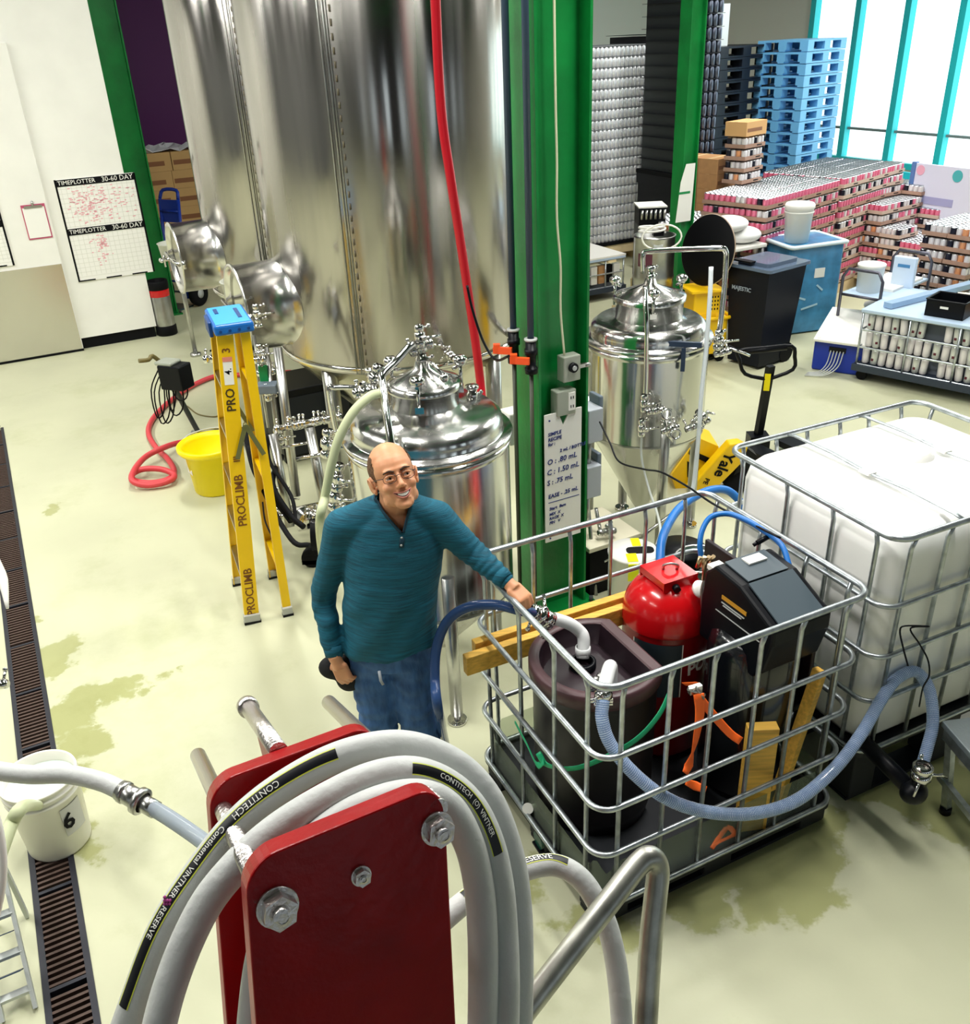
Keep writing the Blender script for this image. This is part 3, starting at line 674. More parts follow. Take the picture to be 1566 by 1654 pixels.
# remains of the clear bottle bottom standing in the cage
CLB = mat('cloudy_clear_plastic', '#aab7a2', .2, trans=.75, ior=1.1, bump=.6, bs=14)
b = MB(); P_ = rrect(.028, .028, 1.172, .972, .07, 6); n_ = len(P_)
A_ = [b.bm.verts.new((x, y, .112)) for x, y in P_]; B2 = [b.bm.verts.new((x, y, .30+.03*math.sin(i*1.3))) for i, (x, y) in enumerate(P_)]
for i in range(n_): b.bm.faces.new((A_[i], A_[(i+1) % n_], B2[(i+1) % n_], B2[i]))
b.obj('cut_bottle_liner', CLB, cg)
# --- brown drum with flat side
DZ = .88; dc = Vector((.315, .53)); dr_ = .262; xc = .50
def dshape(r, xcut, k=40, cr=.03):
    a = math.acos(min(1, (xcut-dc.x)/r)); P = []
    for i in range(k+1):
        t = a+(2*math.pi-2*a)*i/k; P.append((dc.x+r*math.cos(t), dc.y+r*math.sin(t)))
    return P
def dring(mb, rings, close=None):
    vs = [[mb.bm.verts.new((x, y, z)) for x, y in P] for P, z in rings]; n = len(vs[0])
    for A, B in zip(vs, vs[1:]):
        for i in range(n):
            f = mb.bm.faces.new((A[i], A[(i+1) % n], B[(i+1) % n], B[i])); f.smooth = i < n-1; f.material_index = mb.mi
    if close:
        for R_ in close: f = mb.bm.faces.new(vs[R_]); f.material_index = mb.mi
drum = thing('sump_drum', 'brown-rimmed black drum with flat side and recessed top inside the cage', 'drum', (C1O.x, C1O.y, .112), C1R)
o_ = -.112
b = MB(); dring(b, [(dshape(dr_-.03, xc-.03), .112+o_), (dshape(dr_-.012, xc-.012), .2+o_), (dshape(dr_-.008, xc-.008), DZ-.10+o_), (dshape(dr_, xc), DZ-.07+o_)], close=[0]); b.obj('barrel', DBROWN, drum)
b = MB(); dring(b, [(dshape(dr_, xc), DZ-.07+o_), (dshape(dr_+.008, xc+.008), DZ-.065+o_), (dshape(dr_+.008, xc+.008), DZ-.005+o_), (dshape(dr_, xc), DZ+o_), (dshape(dr_-.030, xc-.040), DZ+o_), (dshape(dr_-.036, xc-.046), DZ-.006+o_)]); b.obj('rim', BROWN, drum)
b = MB(); dring(b, [(dshape(dr_-.036, xc-.046), DZ-.006+o_), (dshape(dr_-.05, xc-.06), DZ-.10+o_)], close=[1]); b.obj('recessed_lid', mat('drum_well', '#2a1d24', .35), drum)
# lid is only recessed in the back part: low step toward the front with the pipe bosses
b = MB(); b.lathe([(.055, 0), (.055, .03), (.04, .035), (.04, 0)], (.30, .60, DZ-.10+o_), 20); b.obj('boss', BLACK, drum)
b = MB(); b.lathe([(.05, 0), (.05, .03), (.035, .035), (.035, 0)], (.235, .38, DZ-.10+o_), 20); b.obj('boss', BLACK, drum)
b = MB()
for a in range(5):
    t_ = a*1.256; b.ball((.31+.028*math.cos(t_), .47+.028*math.sin(t_), DZ-.082+o_), (.016, .016, .012), 6)
b.cyl((.31, .47, DZ-.1+o_), (.31, .47, DZ-.06+o_), .014, n=10); b.obj('valve_knob', POLD, drum)
# --- white pvc elbows
PVC = mat('white_pvc', '#f0f2f2', .3)
yy = 2.97
e1 = loc1(.30, .60, DZ-.06)
q1 = PD(940, 1030, 0); 
def atdepth(px, py, p): return PD(px, py, (Vector(p)-CAM).dot(CF))
dE = (e1-CAM).dot(CF)
b = MB(); b.tube([atdepth(941, 1062, e1), atdepth(942, 1030, e1), atdepth(934, 1017, e1), PD(918, 1006, dE-.02), PD(894, 998, dE-.05)], .026, 18, sub=6)
b.lathe([(.027, -.02), (.032, -.018), (.032, .018), (.027, .02)], atdepth(941, 1050, e1), 20)
tag(b.obj('pipe_elbow', PVC), 'rear white plastic elbow pipe rising from the brown drum toward the man\'s hand', 'pipe', 'white elbows on the drum')
e2 = loc1(.235, .38, DZ-.06); dF = (e2-CAM).dot(CF)
b = MB(); b.tube([atdepth(985, 1115, e2), PD(986, 1080, dF-.03), PD(984, 1078, dF-.06), PD(978, 1100, dF-.12), PD(974, 1118, dF-.15)], .027, 18, sub=6)
tag(b.obj('pipe_elbow', PVC), 'front white plastic elbow pipe bending down at the cage corner', 'pipe', 'white elbows on the drum')
b = MB(); c0 = PD(886, 1001, dE-.07); ax = (PD(862, 990, dE-.10)-c0).normalized(); clamp(b, c0, ax, .028); valve(b, PD(872, 994, dE-.09), ax, .027, .7)
tag(b.obj('hose_coupling', POL), 'steel clamp coupling between the white elbow and the hose under the man\'s hand', 'coupling')
b = MB(); c0 = PD(974, 1120, dF-.16); clamp(b, c0, (0, -.2, -1), .026); b.cyl(c0, c0-UP*.06, .024, n=14)
for k in range(3): b.box(c0+Vector((.0, 0, -.02-.012*k)), (.07, .02, .006))
tag(b.obj('hose_coupling', POL), 'steel clamp coupling at the front cage corner above the blue hose', 'coupling')
# --- red pressure tank
rc = loc1(.80, .715, 0); rr_ = .190
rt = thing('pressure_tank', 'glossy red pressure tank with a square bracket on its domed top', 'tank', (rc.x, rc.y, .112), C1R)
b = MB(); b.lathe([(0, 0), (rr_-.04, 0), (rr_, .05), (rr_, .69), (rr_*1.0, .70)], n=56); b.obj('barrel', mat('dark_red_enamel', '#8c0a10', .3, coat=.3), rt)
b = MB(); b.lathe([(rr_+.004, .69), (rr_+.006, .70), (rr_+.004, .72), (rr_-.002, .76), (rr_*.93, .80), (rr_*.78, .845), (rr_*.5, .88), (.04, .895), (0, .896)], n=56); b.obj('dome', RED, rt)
b = MB(); b.prism([(-.088, -.088), (.088, -.088), (.088, .088), (-.088, .088)], .010, Matrix.Translation((0, .0, .915)))
for s in (-1, 1): b.box((0, .084*s, .898), (.175, .006, .045)); b.box((.084*s, 0, .905), (.006, .165, .028))
b.obj('bracket', RED, rt)
b = MB(); b.tube([(.03, -.015, .925), (.032, -.02, .945), (.0, -.01, .958), (-.02, .01, .945), (-.02, .012, .925)], .006, 8, sub=3); b.obj('ring', POLD, rt)
b = MB(); b.cyl((-.03, -.09, .895), (-.035, -.112, .89), .016, n=12); b.obj('plug', BLACK, rt)
gd = Vector((.8, -.45, 0)).normalized()
b = MB(); gp = Matrix.Rotation(-C1R, 3, 'Z') @ (PY(1128, 952, rc.y-.10)-Vector((rc.x, rc.y, .112))); b.cyl(gp-Vector((0, -.04, .02)), gp, .012, n=10); b.lathe([(0, 0), (.036, 0), (.04, .012), (.036, .022), (0, .024)], gp, 24, (.2, -.7, .7)); b.obj('gauge', WPLAS, rt)
b = MB(); b.lathe([(rr_+.0025, .38), (rr_+.0025, .66)], n=24, a0=rad(-170), a1=rad(-105)); b.obj('label_panel', mat('slate_label', '#26323c', .5), rt)
b = MB()
for a in (-171, -104.5): b.lathe([(rr_+.003, .38), (rr_+.003, .66)], n=3, a0=rad(a), a1=rad(a+1.5))
b.obj('label_border', WPLAS, rt)
# lettering bent round the barrel, cut off by the compressor as seen
def wraptext(s, size, m, par, r, z, a, conv=Matrix.Identity(4)):
    o = text(s, size, m, Matrix.Identity(4), par, world=False, bold=.0022)
    for v_ in o.data.vertices:
        x, y, zz = v_.co; t = a+x/r; q = r+.002+zz; v_.co = (q*math.cos(t), q*math.sin(t), z+y)
    return o
wraptext('PORTABLE', .085, WPLAS, rt, rr_, .515, rad(-34), )
# --- black compressor
kc = loc1(.965, .33, 0); kr = .193
kt = thing('air_compressor', 'black upright air compressor with an angular shroud inside the cage', 'compressor', (kc.x, kc.y, .112), C1R)
GB = mat('gloss_black', '#0d1015', .22, coat=.5)
b = MB(); b.lathe([(0, 0), (kr-.04, 0), (kr, .05), (kr, .70), (kr-.004, .73), (kr*.93, .78), (kr*.8, .81), (kr*.5, .84), (0, .85)], n=56); b.obj('air_tank', GB, kt)
Ml = Matrix.Rotation(-C1R, 4, 'Z') @ Matrix.Translation((-kc.x, -kc.y, -.112))
# shroud: corners measured on the thing, extruded along the cage's long side
def kp(px, py, y): return Ml @ PY(px, py, y)
dk = (kc-CAM).dot(CF)
b = MB()
S_ = [(-.19, -.13), (.19, -.13), (.21, .13), (-.19, .13)]
prof = [(-.185, .70), (-.19, .90), (-.175, 1.02), (-.12, 1.075), (.03, 1.06), (.235, .97), (.235, .90), (.20, .76), (.15, .70)]
prof = [(x, z) for x, z in prof]
T_ = Matrix.Rotation(rad(90), 4, 'X')
b.prism(prof, .29, T_ @ Matrix.Translation((0, 0, 0)), z0=-.145); sh = b.obj('shroud', BLACK, kt)
mo = sh.modifiers.new('b', 'BEVEL'); mo.width = .012; mo.segments = 2
sh.rotation_euler = (0, 0, rad(-90)); sh.location = (.0, .0, .0)
def shp(name, mb, m): return mb.obj(name, m, sh)
b = MB(); b.prism([(-.115, 1.077), (.028, 1.063), (.028, 1.069), (-.115, 1.083)], .20, T_, z0=-.10); shp('top_panel', b, mat('slate_panel', '#46525a', .35))
b = MB(); b.prism([(.04, 1.062), (.233, .975), (.233, .982), (.04, 1.069)], .22, T_, z0=-.11); shp('top_panel', b, mat('slate_panel', '#46525a', .35))
b = MB(); bbx((-.10, -.03, 1.079), (-.05, .06, 1.0865), b); shp('sticker', b, WPLAS)
b = MB(); bbx((-.172, -.14, 1.035), (-.13, -.08, 1.055), b); shp('sticker', b, WPLAS)
b = MB(); bbx((-.06, -.149, .955), (.085, -.1455, .972), b); shp('gold_stripe', b, mat('gold_print', '#c8902c', .4))
b = MB(); bbx((-.06, -.149, .936), (.075, -.1455, .940), b); bbx((-.05, -.149, .925), (.06, -.1455, .929), b); bbx((-.09, -.149, .885), (.17, -.1455, .888), b); shp('print_line', b, GREY)
b = MB(); b.tube([(-.20, -.10, 1.0), (-.215, -.12, .9), (-.19, -.12, .78)], .008, 8, sub=4); shp('handle', b, POLD)
# dark board leaning behind the compressor, by the tote
t = thing('leaning_board', 'dark maroon-black board standing between the compressor and the white tote', 'board', loc1(1.12, .30, .112), C1R)
b = MB(); bbx((-.02, -.15, .42), (.0, .55, .92), b, bev=.004); b.obj('sheet', mat('maroon_black', '#1c1016', .45), t)
b = MB(); bbx((-.15, -.16, .47), (-.02, -.10, .50), b, bev=.004); bbx((-.02, -.12, 0), (.0, -.08, .45), b); bbx((-.02, .4, 0), (0, .44, .45), b); b.obj('frame', BLACK, t)
# blue air hoses
hose('blue_air_hose', 'thick blue hose arching from behind the red tank toward the tote', [PY(1066, 925, 3.5), PY(1067, 880, 3.62), PY(1077, 850, 3.75), PY(1097, 820, 3.9), PY(1130, 797, 4.05), PY(1160, 789, 4.15), PY(1182, 796, 4.2), PY(1200, 820, 4.2), PY(1206, 860, 4.2)], .021, BLUEP, n=14)
hose('blue_air_hose', 'thin blue hose looping over the compressor to the far cage rail', [PY(1133, 905, 3.3), PY(1130, 880, 3.32), PY(1134, 855, 3.36), PY(1148, 834, 3.4), PY(1176, 829, 3.4), PY(1206, 840, 3.34), PY(1234, 857, 3.28), PY(1262, 880, 3.2), PY(1275, 915, 3.12)], .012, BLUEP, n=10)
b = MB(); p = PY(1138, 905, 3.2); 
for k in range(4): b.cyl(p+Vector((.018*k-.03, .01*k, -.03)), p+Vector((.018*k-.02, 0, .02)), .009, n=8)
b.cyl(p-UP*.09, p+UP*.02, .008, n=8); tag(b.obj('brass_fitting', mat('brass', (.8, .6, .35, 1), .3, 1.)), 'brass fittings at the top of the red tank beside the compressor', 'fitting')
b = MB(); p = PY(1240, 866, 3.26); q = PY(1222, 876, 3.24); b.cyl(q, p, .011, n=10); b.cyl(PY(1216, 880, 3.24), q, .008, n=8); tag(b.obj('hose_connector', BLACK), 'black ribbed connector on the thin blue hose', 'fitting')
# timber
def lumber(a, c, w_, h_, label, group=None, up=(0, 0, 1)):
    b = MB(); beam(b, a, c, w_, h_, up, bev=.003); return tag(b.obj('lumber', WOOD), label, 'lumber', group)
zl = .80
lumber(loc1(-.13, .825, zl), loc1(.72, .815, zl), .04, .09, 'pine board laid through the cage behind the drum, nearer of the two')
lumber(loc1(-.06, .885, zl+.012), loc1(.78, .875, zl+.012), .04, .09, 'pine board laid through the cage behind the drum, farther of the two')
lumber(loc1(.80, .07, .115), loc1(.80, .07, .66), .12, .05, 'short thick pine block standing upright behind the front rails')
lumber(loc1(.93, .085, .115), loc1(1.10, .10, .80), .05, .035, 'slender pine stick leaning upright in the right front corner of the cage')
# straps
b = MB()
pts = [loc1(x, y, z) for x, y, z in ((-.014, .42, .60), (.0, .37, .57), (.06, .28, .60), (.16, .235, .64), (.30, .215, .69), (.42, .24, .74), (.52, .30, .78))]
b.tube(pts, 0, 8, sub=5, rs=[(.003, .013)]*7, flat=(0, -1, 0)); b.tube([loc1(-.02, .60, .62), loc1(-.02, .5, .58), loc1(-.02, .42, .54), loc1(-.01, .38, .585)], 0, 8, sub=4, rs=[(.003, .014)]*4, flat=(1, 0, 0))
tag(b.obj('strap', GSTRAP), 'green strap wrapped around the brown drum and tied to the cage', 'strap')
ot = thing('ratchet_strap', 'bright orange ratchet strap hanging around the red tank and compressor', 'strap', PY(1128, 1103, 2.66))
for P_, rs_, fl_ in (([(1105, 1104, 2.72), (1128, 1103, 2.66)], [.014]*2, (0, -1, 0)), ([(1126, 1122, 2.62), (1150, 1152, 2.63), (1178, 1183, 2.62), (1196, 1196, 2.6)], [.016]*4, (0, -1, .3)),
    ([(1128, 1120, 2.62), (1130, 1150, 2.62), (1124, 1190, 2.6), (1118, 1215, 2.62), (1112, 1235, 2.62), (1106, 1248, 2.6)], [.02, .018, .012, .005, .018, .014], (0, -1, .2)),
    ([(1108, 1262, 2.6), (1122, 1268, 2.6), (1140, 1275, 2.58)], [.012, .018, .014], (0, -1, .6))):
    b = MB(); b.tube([PY(*q_) for q_ in P_], 0, 8, sub=3, rs=[(.003, r_) for r_ in rs_], flat=fl_); b.obj('webbing', ORANGE, ot, world=True)
b = MB(); b.tube([PZ(1148, 1368, .125), PZ(1158, 1345, .125), PZ(1170, 1330, .14), PZ(1182, 1344, .125), PZ(1160, 1358, .12), PZ(1148, 1368, .12)], 0, 8, sub=3, rs=[(.003, .012)]*6, flat=(0, -1, 1)); b.obj('webbing', ORANGE, ot, world=True)
b = MB(); p = PY(1122, 1112, 2.64); b.box(p, (.05, .02, .03), R=rad(20)); b.cyl(p+Vector((-.03, -.012, .012)), p+Vector((.035, -.012, -.02)), .006, n=8); b.cyl(p+Vector((.0, -.012, .02)), p+Vector((.03, -.02, -.03)), .005, n=8); tag(b.obj('ratchet_buckle', POLD), 'steel ratchet buckle of the orange strap', 'buckle')
b = MB(); p = PZ(852, 1305, .15); b.cyl(p, p+Vector((0, -.012, .012)), .024, n=18); b.cyl(p+Vector((.02, .01, 0)), p+Vector((.05, .02, .005)), .01, n=10)
tag(b.obj('pressure_gauge', WPLAS), 'small white round gauge low at the left side of the cage', 'gauge')
# --- small green submersible pump by the cage corner
p = PZ(885, 1362); t = thing('green_pump', 'dark green small pump on the floor at the left corner of the cage', 'pump', p, .4)
DG = mat('dark_green_paint', '#0d4f3f', .3, coat=.3)
b = MB(); b.cyl((-.05, 0, .045), (.04, 0, .045), .04, n=20); b.obj('motor', DG, t); b = MB(); b.cyl((.04, 0, .05), (.07, 0, .05), .03, n=16); b.cyl((.06, 0, .05), (.06, -.03, .09), .014, n=10); b.obj('volute', DG, t)
b = MB(); b.box((-.01, -.025, .085), (.03, .02, .012)); b.obj('tag', WPLAS, t); b = MB(); bbx((-.06, -.035, 0), (.05, .035, .01), b); b.obj('foot', BLACK, t)
# ================================================================ WHITE TOTE
T2 = 1.353; Z2 = tuple(z+T2-1.19 for z in Z1)
cg2 = cage('tote_cage', 'grey tubular cage around the big white tote at the right', C2O, C2R, Z2, .30, XS, YS, mat('pallet_black', '#191c22', .6))
tote = thing('liquid_tote', 'big white plastic liquid tote inside the right-hand cage', 'tote', (C2O.x, C2O.y, .30), C2R)
o2 = -.30
def rr3(ins, z): return [(x, y, z+o2) for x, y in rrect(ins, ins, 1.2-ins, 1.0-ins, .12-ins*.3, 8)]
b = MB(); rings = [rr3(.06, .302), (rr3(.035, .34)), rr3(.032, .8), rr3(.032, T2-.13), rr3(.045, T2-.07), rr3(.075, T2-.035), rr3(.12, T2-.02)]
vs = [[b.bm.verts.new(p) for p in R_] for R_ in rings]; n_ = len(vs[0])
for A, B in zip(vs, vs[1:]):
    for i in range(n_): f = b.bm.faces.new((A[i], A[(i+1) % n_], B[(i+1) % n_], B[i])); f.smooth = True
cv = b.bm.verts.new((.6, .5, T2-.012+o2))
for i in range(n_): f = b.bm.faces.new((vs[-1][i], vs[-1][(i+1) % n_], cv)); f.smooth = True
b.bm.faces.new(vs[0]); b.obj('bottle', TOTE, tote)
b = MB(); b.lathe([(.10, 0), (.10, .012), (.082, .02), (.080, .035), (.066, .04), (.062, .028), (0, .028)], (.68, .565, T2-.022+o2), 40); b.obj('cap', TOTE, tote)
for x in (.35, .803):
    b = MB(); z = T2-.012+o2+.02
    b.tube([(x, 1.0, z-.01), (x, .95, z), (x, .72, z+.006), (x, .5, z-.006), (x, .28, z+.006), (x, .05, z), (x, 0, z-.01)], 0, 8, rs=[(.005, .013)]*7, flat=(0, 0, 1)); b.obj('hold_down_bar', GALV, cg2, label=None).location = (0, 0, .30)
    b = MB(); b.box((x, .5, z-.002), (.05, .06, .012), bev=.003); b.obj('bar_bridge', TOTE, tote)
    for y in (.14, .86):
        pass
b = MB(); b.cyl((.0, .92, .06), (-.05, .92, .06), .03, n=14); b.lathe([(.03, 0), (.045, .01), (.045, .03), (0, .035)], (-.05, .92, .06), 14, (-1, 0, 0)); b.obj('outlet_cap', mat('grey_steel_box', '#a9aea0', .4), tote)
# valve at the tote's foot where the clear hose ends
p = PY(1486, 1255, 2.74); t = thing('tote_valve', 'black and steel outlet valve at the foot of the white tote', 'valve', p, C2R)
b = MB(); b.cyl((0, 0, -.03), (0, 0, .05), .03, n=16); clamp(b, (0, 0, .05), (0, 0, 1), .03); clamp(b, (0, 0, .01), (0, 0, 1), .03); b.tube([(.03, -.02, .02), (.08, -.03, 0), (.12, -.03, -.03)], .006, 8); b.tube([(-.03, -.02, .0), (-.06, -.03, -.05)], .006, 8); b.obj('coupling', POL, t)
b = MB(); b.ball((-.02, 0, -.07), (.06, .05, .05), 10); b.cyl((-.02, 0, -.07), (-.02, .30, -.02), .035, n=14); b.obj('valve_body', BLACK, t)
# clear hose from the drum to the tote, hung with a black cord
H3 = [PD(974, 1130, dF-.17), PD(972, 1160, dF-.18), PD(985, 1200, dF-.18), PD(1020, 1245, dF-.18), PD(1075, 1288, dF-.16), PD(1140, 1310, dF-.10), PD(1215, 1313, dF-.02), PD(1285, 1292, dF+.05), PD(1345, 1243, dF+.12), PD(1390, 1185, dF+.18), PD(1422, 1130, dF+.24), PD(1448, 1095, dF+.27), PD(1478, 1084, dF+.30), PD(1500, 1112, dF+.32), PD(1506, 1165, dF+.32), PD(1496, 1210, dF+.31), PD(1487, 1240, dF+.30)]
t = thing('clear_hose', 'thick blue-tinted clear hose looping from the drum across the cage to the tote', 'hose', H3[0])
b = MB(); b.tube(H3, .0245, 18, sub=8); b.obj('hose_wall', CLEARH, t, world=True)
b = MB(); C_, _ = catmull(H3, 40)
pts = []; acc = 0
nrm = None; per = .0078; prev = None
s_ = 0; HP = []
for i in range(len(C_)-1):
    tg = (C_[i+1]-C_[i]); L_ = tg.length
    if L_ < 1e-6: continue
    tg.normalize()
    if nrm is None: nrm = tg.orthogonal().normalized()
    nrm = (nrm-tg*tg.dot(nrm)).normalized(); bi = tg.cross(nrm); k_ = max(1, math.ceil(L_/per*13))
    for k in range(k_):
        s_ += L_/k_; a = s_/per*2*math.pi
        HP.append(C_[i]+(C_[i+1]-C_[i])*(k/k_)+(nrm*math.cos(a)+bi*math.sin(a))*.0245)
b.tube(HP, .0009, 3, cap=False); k = b.obj('spiral_rib', mat('hose_rib', '#dfe8f4', .3), t, world=True)
hose('tie_cord', 'thin black cord tying the clear hose to the tote cage', [PY(1466, 1075, 2.72), PY(1458, 1045, 2.76), PY(1453, 1018, 2.8), PY(1462, 1010, 2.8), PY(1500, 1011, 2.82), PY(1470, 1014, 2.8), PY(1485, 1040, 2.78), PY(1498, 1065, 2.76), PY(1500, 1090, 2.74), PY(1490, 1110, 2.74), PY(1484, 1140, 2.78)], .0035, BLACK, 'cord', n=6)
hose('power_cord', 'black power cord running from the enclosures over the cage rail', [PY(968, 680, 4.6), PY(985, 715, 4.5), PY(1000, 745, 4.35), PY(1040, 757, 4.1), PY(1068, 762, 3.9), PY(1110, 785, 3.7), PY(1150, 812, 3.5), PY(1200, 838, 3.36), PY(1260, 868, 3.2)], .005, BLACK, 'cord', n=8)
# dark clear hose on the left of the cage, from the coupling down to the floor
hose('dark_hose', 'dark blue clear hose arching from the coupling past the man down to the floor', [PD(866, 990, dE-.1), PY(840, 985, 2.96), PY(800, 976, 3.0), PY(755, 980, 3.02), PY(722, 1003, 3.02), PY(705, 1045, 3.0), PY(702, 1095, 2.95), PY(708, 1150, 2.88), PZ(722, 1215, .03), PZ(740, 1290, .03), PZ(760, 1380, .03)], .021, DKH, n=14)
# bottom: steel crossbar step at right edge
ST = mat('aluminium_step', '#9fa9ad', .4, .6, bump=.2, bs=90)
P0, P1_ = PZ(1521, 1163, .45), PZ(1566, 1215, .45)
e_ = (P1_-P0).normalized(); f_ = Vector((-e_.y, e_.x, 0))
t = thing('steel_step_stool', 'grey metal platform stool with rubber feet at the right edge', 'stool', (P0.x, P0.y, 0), math.atan2(e_.y, e_.x))
SL, SW, SZ = .43, .36, .45
b = MB(); bbx((0, 0, SZ-.03), (SL, SW, SZ), b, bev=.004); b.obj('tread', ST, t)
b = MB(); bbx((.01, .01, SZ-.09), (SL-.01, .035, SZ-.031), b); b.obj('skirt', GALV, t)
b = MB(); bbx((.01, SW-.035, SZ-.09), (SL-.01, SW-.01, SZ-.031), b); b.obj('skirt', GALV, t)
for x, y in ((.03, .03), (SL-.03, .03), (.03, SW-.03), (SL-.03, SW-.03)):
    ox, oy = (x+(.06 if x < .2 else .0), y+(.02 if y < .2 else .02)); b = MB(); beam(b, (x, y, SZ-.03), (ox, oy, .03), .03, .03); b.obj('leg', GALV, t)
    b = MB(); b.cyl((ox, oy, 0), (ox, oy, .035), .024, n=14); b.obj('rubber_foot', BLACK, t)
for y in (.03, SW-.03): b = MB(); beam(b, (.03, y, .16), (SL-.03, y, .16), .025, .03); b.obj('brace', GALV, t)
# ================================================================ FOREGROUND: red plate press with hose coils
pn = Vector((-.427, .841, -.331)).normalized(); pe = (BU-pn*BU.dot(pn)).normalized(); pd_ = pn.cross(pe)
PO = PD(668, 1283, 1.3)
def PP(a, d, s): return PO+pe*a+pd_*d+pn*s
t = thing('plate_press', 'red two-plate press with big hex nuts and steel rods in the foreground', 'press', (PO.x, PO.y+.1, 0), AL)
def plate(s0, th, name):
    b = MB(); poly = rrect(-.245, -1.25, .048, .0, .045, 8)
    T = frame(PP(0, 0, s0+th), pe, -pd_)     # z = pe x -pd_ -> toward camera
    b.prism([(x+.17*y, y) for x, y in poly], th, T); return W(t, b, name, REDP)
f_ = plate(0, .042, 'front_plate'); r_ = plate(.30, .042, 'rear_plate')
for o_ in (f_, r_):
    mo = o_.modifiers.new('b', 'BEVEL'); mo.width = .003; mo.segments = 2; mo.limit_method = 'ANGLE'
def hexnut(a, d, s, r, th, bolt):
    b = MB(); c = PP(a, d, s); b.lathe([(0, 0), (r*1.18, 0), (r*1.18, -.004), (0, -.004)], c, 28, pn, False)
    hx = [(r*math.cos(rad(60*k+12)), r*math.sin(rad(60*k+12))) for k in range(6)]
    T = frame(c-pn*.004, pe, -pd_); b.prism(hx, th, T)
    b.cyl(c-pn*(th), c-pn*(th+bolt), r*.52, r*.48, n=18); b.lathe([(r*.52, 0), (r*.3, -.001)], c-pn*(th+bolt), 18, pn)
    o = W(t, b, 'hex_nut', BOLT); mo = o.modifiers.new('b', 'BEVEL'); mo.width = .0015; mo.limit_method = 'ANGLE'
hexnut(.022, .062, 0, .0215, .018, .012); hexnut(-.218, .075, 0, .0245, .02, .014); hexnut(-.100, .082, 0, .0125, .009, .006)
hexnut(.022, .8, 0, .0215, .018, .012); hexnut(-.218, .8, 0, .0245, .02, .014)
for a, d, s0, s1_, r in ((-.232, .05, .0, .58, .0145), (.032, .035, .0, .575, .0145), (-.218, .8, 0, .5, .0145), (.022, .8, 0, .5, .0145)):
    b = MB(); b.cyl(PP(a, d, s0), PP(a, d, s1_), r, n=22); W(t, b, 'tie_rod', BOLT)
b = MB(); b.cyl(PP(-.118, .005, .345), PP(-.118, .0, .60), .016, n=22); b.lathe([(.016, .0), (.021, .002), (.021, .02), (.0, .022)], PP(-.118, 0, .595), 22, pn); W(t, b, 'carrying_bar', BOLT)
b = MB(); T = frame(PP(-.112, 0, .50), pn, pd_)
b.prism([(-.15, .015), (.08, .015), (.08, 1.2), (-.02, 1.2)], .012, T, z0=-.006); W(t, b, 'gusset', REDP)
b = MB(); c = PP(-.24, .10, .30); b.cyl(c, c+pn*.05, .022, n=6, smooth=False); W(t, b, 'rear_nut', BLACKM)
b = MB()
for a in (-.2, .01): beam(b, PP(a, 1.2, .02), Vector((PP(a, 1.2, .02).x, PP(a, 1.2, .02).y, .06)), .06, .06); beam(b, PP(a, 1.2, .32), Vector((PP(a, 1.2, .32).x, PP(a, 1.2, .32).y, .06)), .06, .06)
W(t, b, 'stand', DGREY)
b = MB(); c = PP(-.1, 1.2, .17); b.box((c.x, c.y, .03), (.5, .6, .06), R=AL); W(t, b, 'base', DGREY)
# hoses draped over the press
HR = .0245
A_ = [(170, 1760, 1.36), (218, 1620, 1.37), (264, 1500, 1.38), (323, 1406, 1.40), (388, 1325, 1.42), (465, 1264, 1.44), (556, 1218, 1.46), (648, 1203, 1.47), (729, 1230, 1.49), (784, 1283, 1.50), (818, 1363, 1.51), (834, 1448, 1.52), (838, 1560, 1.52), (834, 1760, 1.54)]
B_ = [(235, 1760, 1.29), (272, 1600, 1.31), (322, 1478, 1.33), (376, 1404, 1.34), (442, 1343, 1.36), (518, 1294, 1.38), (595, 1257, 1.40), (660, 1246, 1.41), (715, 1262, 1.43), (758, 1298, 1.45), (787, 1352, 1.46), (804, 1420, 1.47), (812, 1500, 1.48), (815, 1600, 1.48), (812, 1760, 1.5)]
C_h = [(400, 1760, 1.34), (420, 1560, 1.345), (455, 1440, 1.345), (500, 1366, 1.35), (560, 1318, 1.36), (625, 1290, 1.37), (680, 1284, 1.38), (722, 1302, 1.40), (750, 1345, 1.42), (768, 1400, 1.44), (778, 1480, 1.45), (780, 1600, 1.46), (776, 1760, 1.48)]
hs = []
for P_, lab in ((A_, 'outermost grey hose coil over the red press, long black label stripe on its left'), (B_, 'middle grey hose coil on the red press, black label stripe at top right'), (C_h, 'innermost grey hose coil, just behind the red front plate')):
    pts = [PD(*q) for q in P_]; hs.append(pts)
    tt = thing('wine_hose', lab, 'hose', pts[0], 0, None)
    b = MB(); b.tube(pts, HR, 22, sub=10); b.obj('hose_wall', GREYH, tt, world=True); hs[-1] = (pts, tt)
BLK = mat('black_label_stripe', '#101118', .4); YST = mat('yellow_edge_line', '#d8e04a', .5); PNK = mat('magenta_print', '#a83a86', .5)
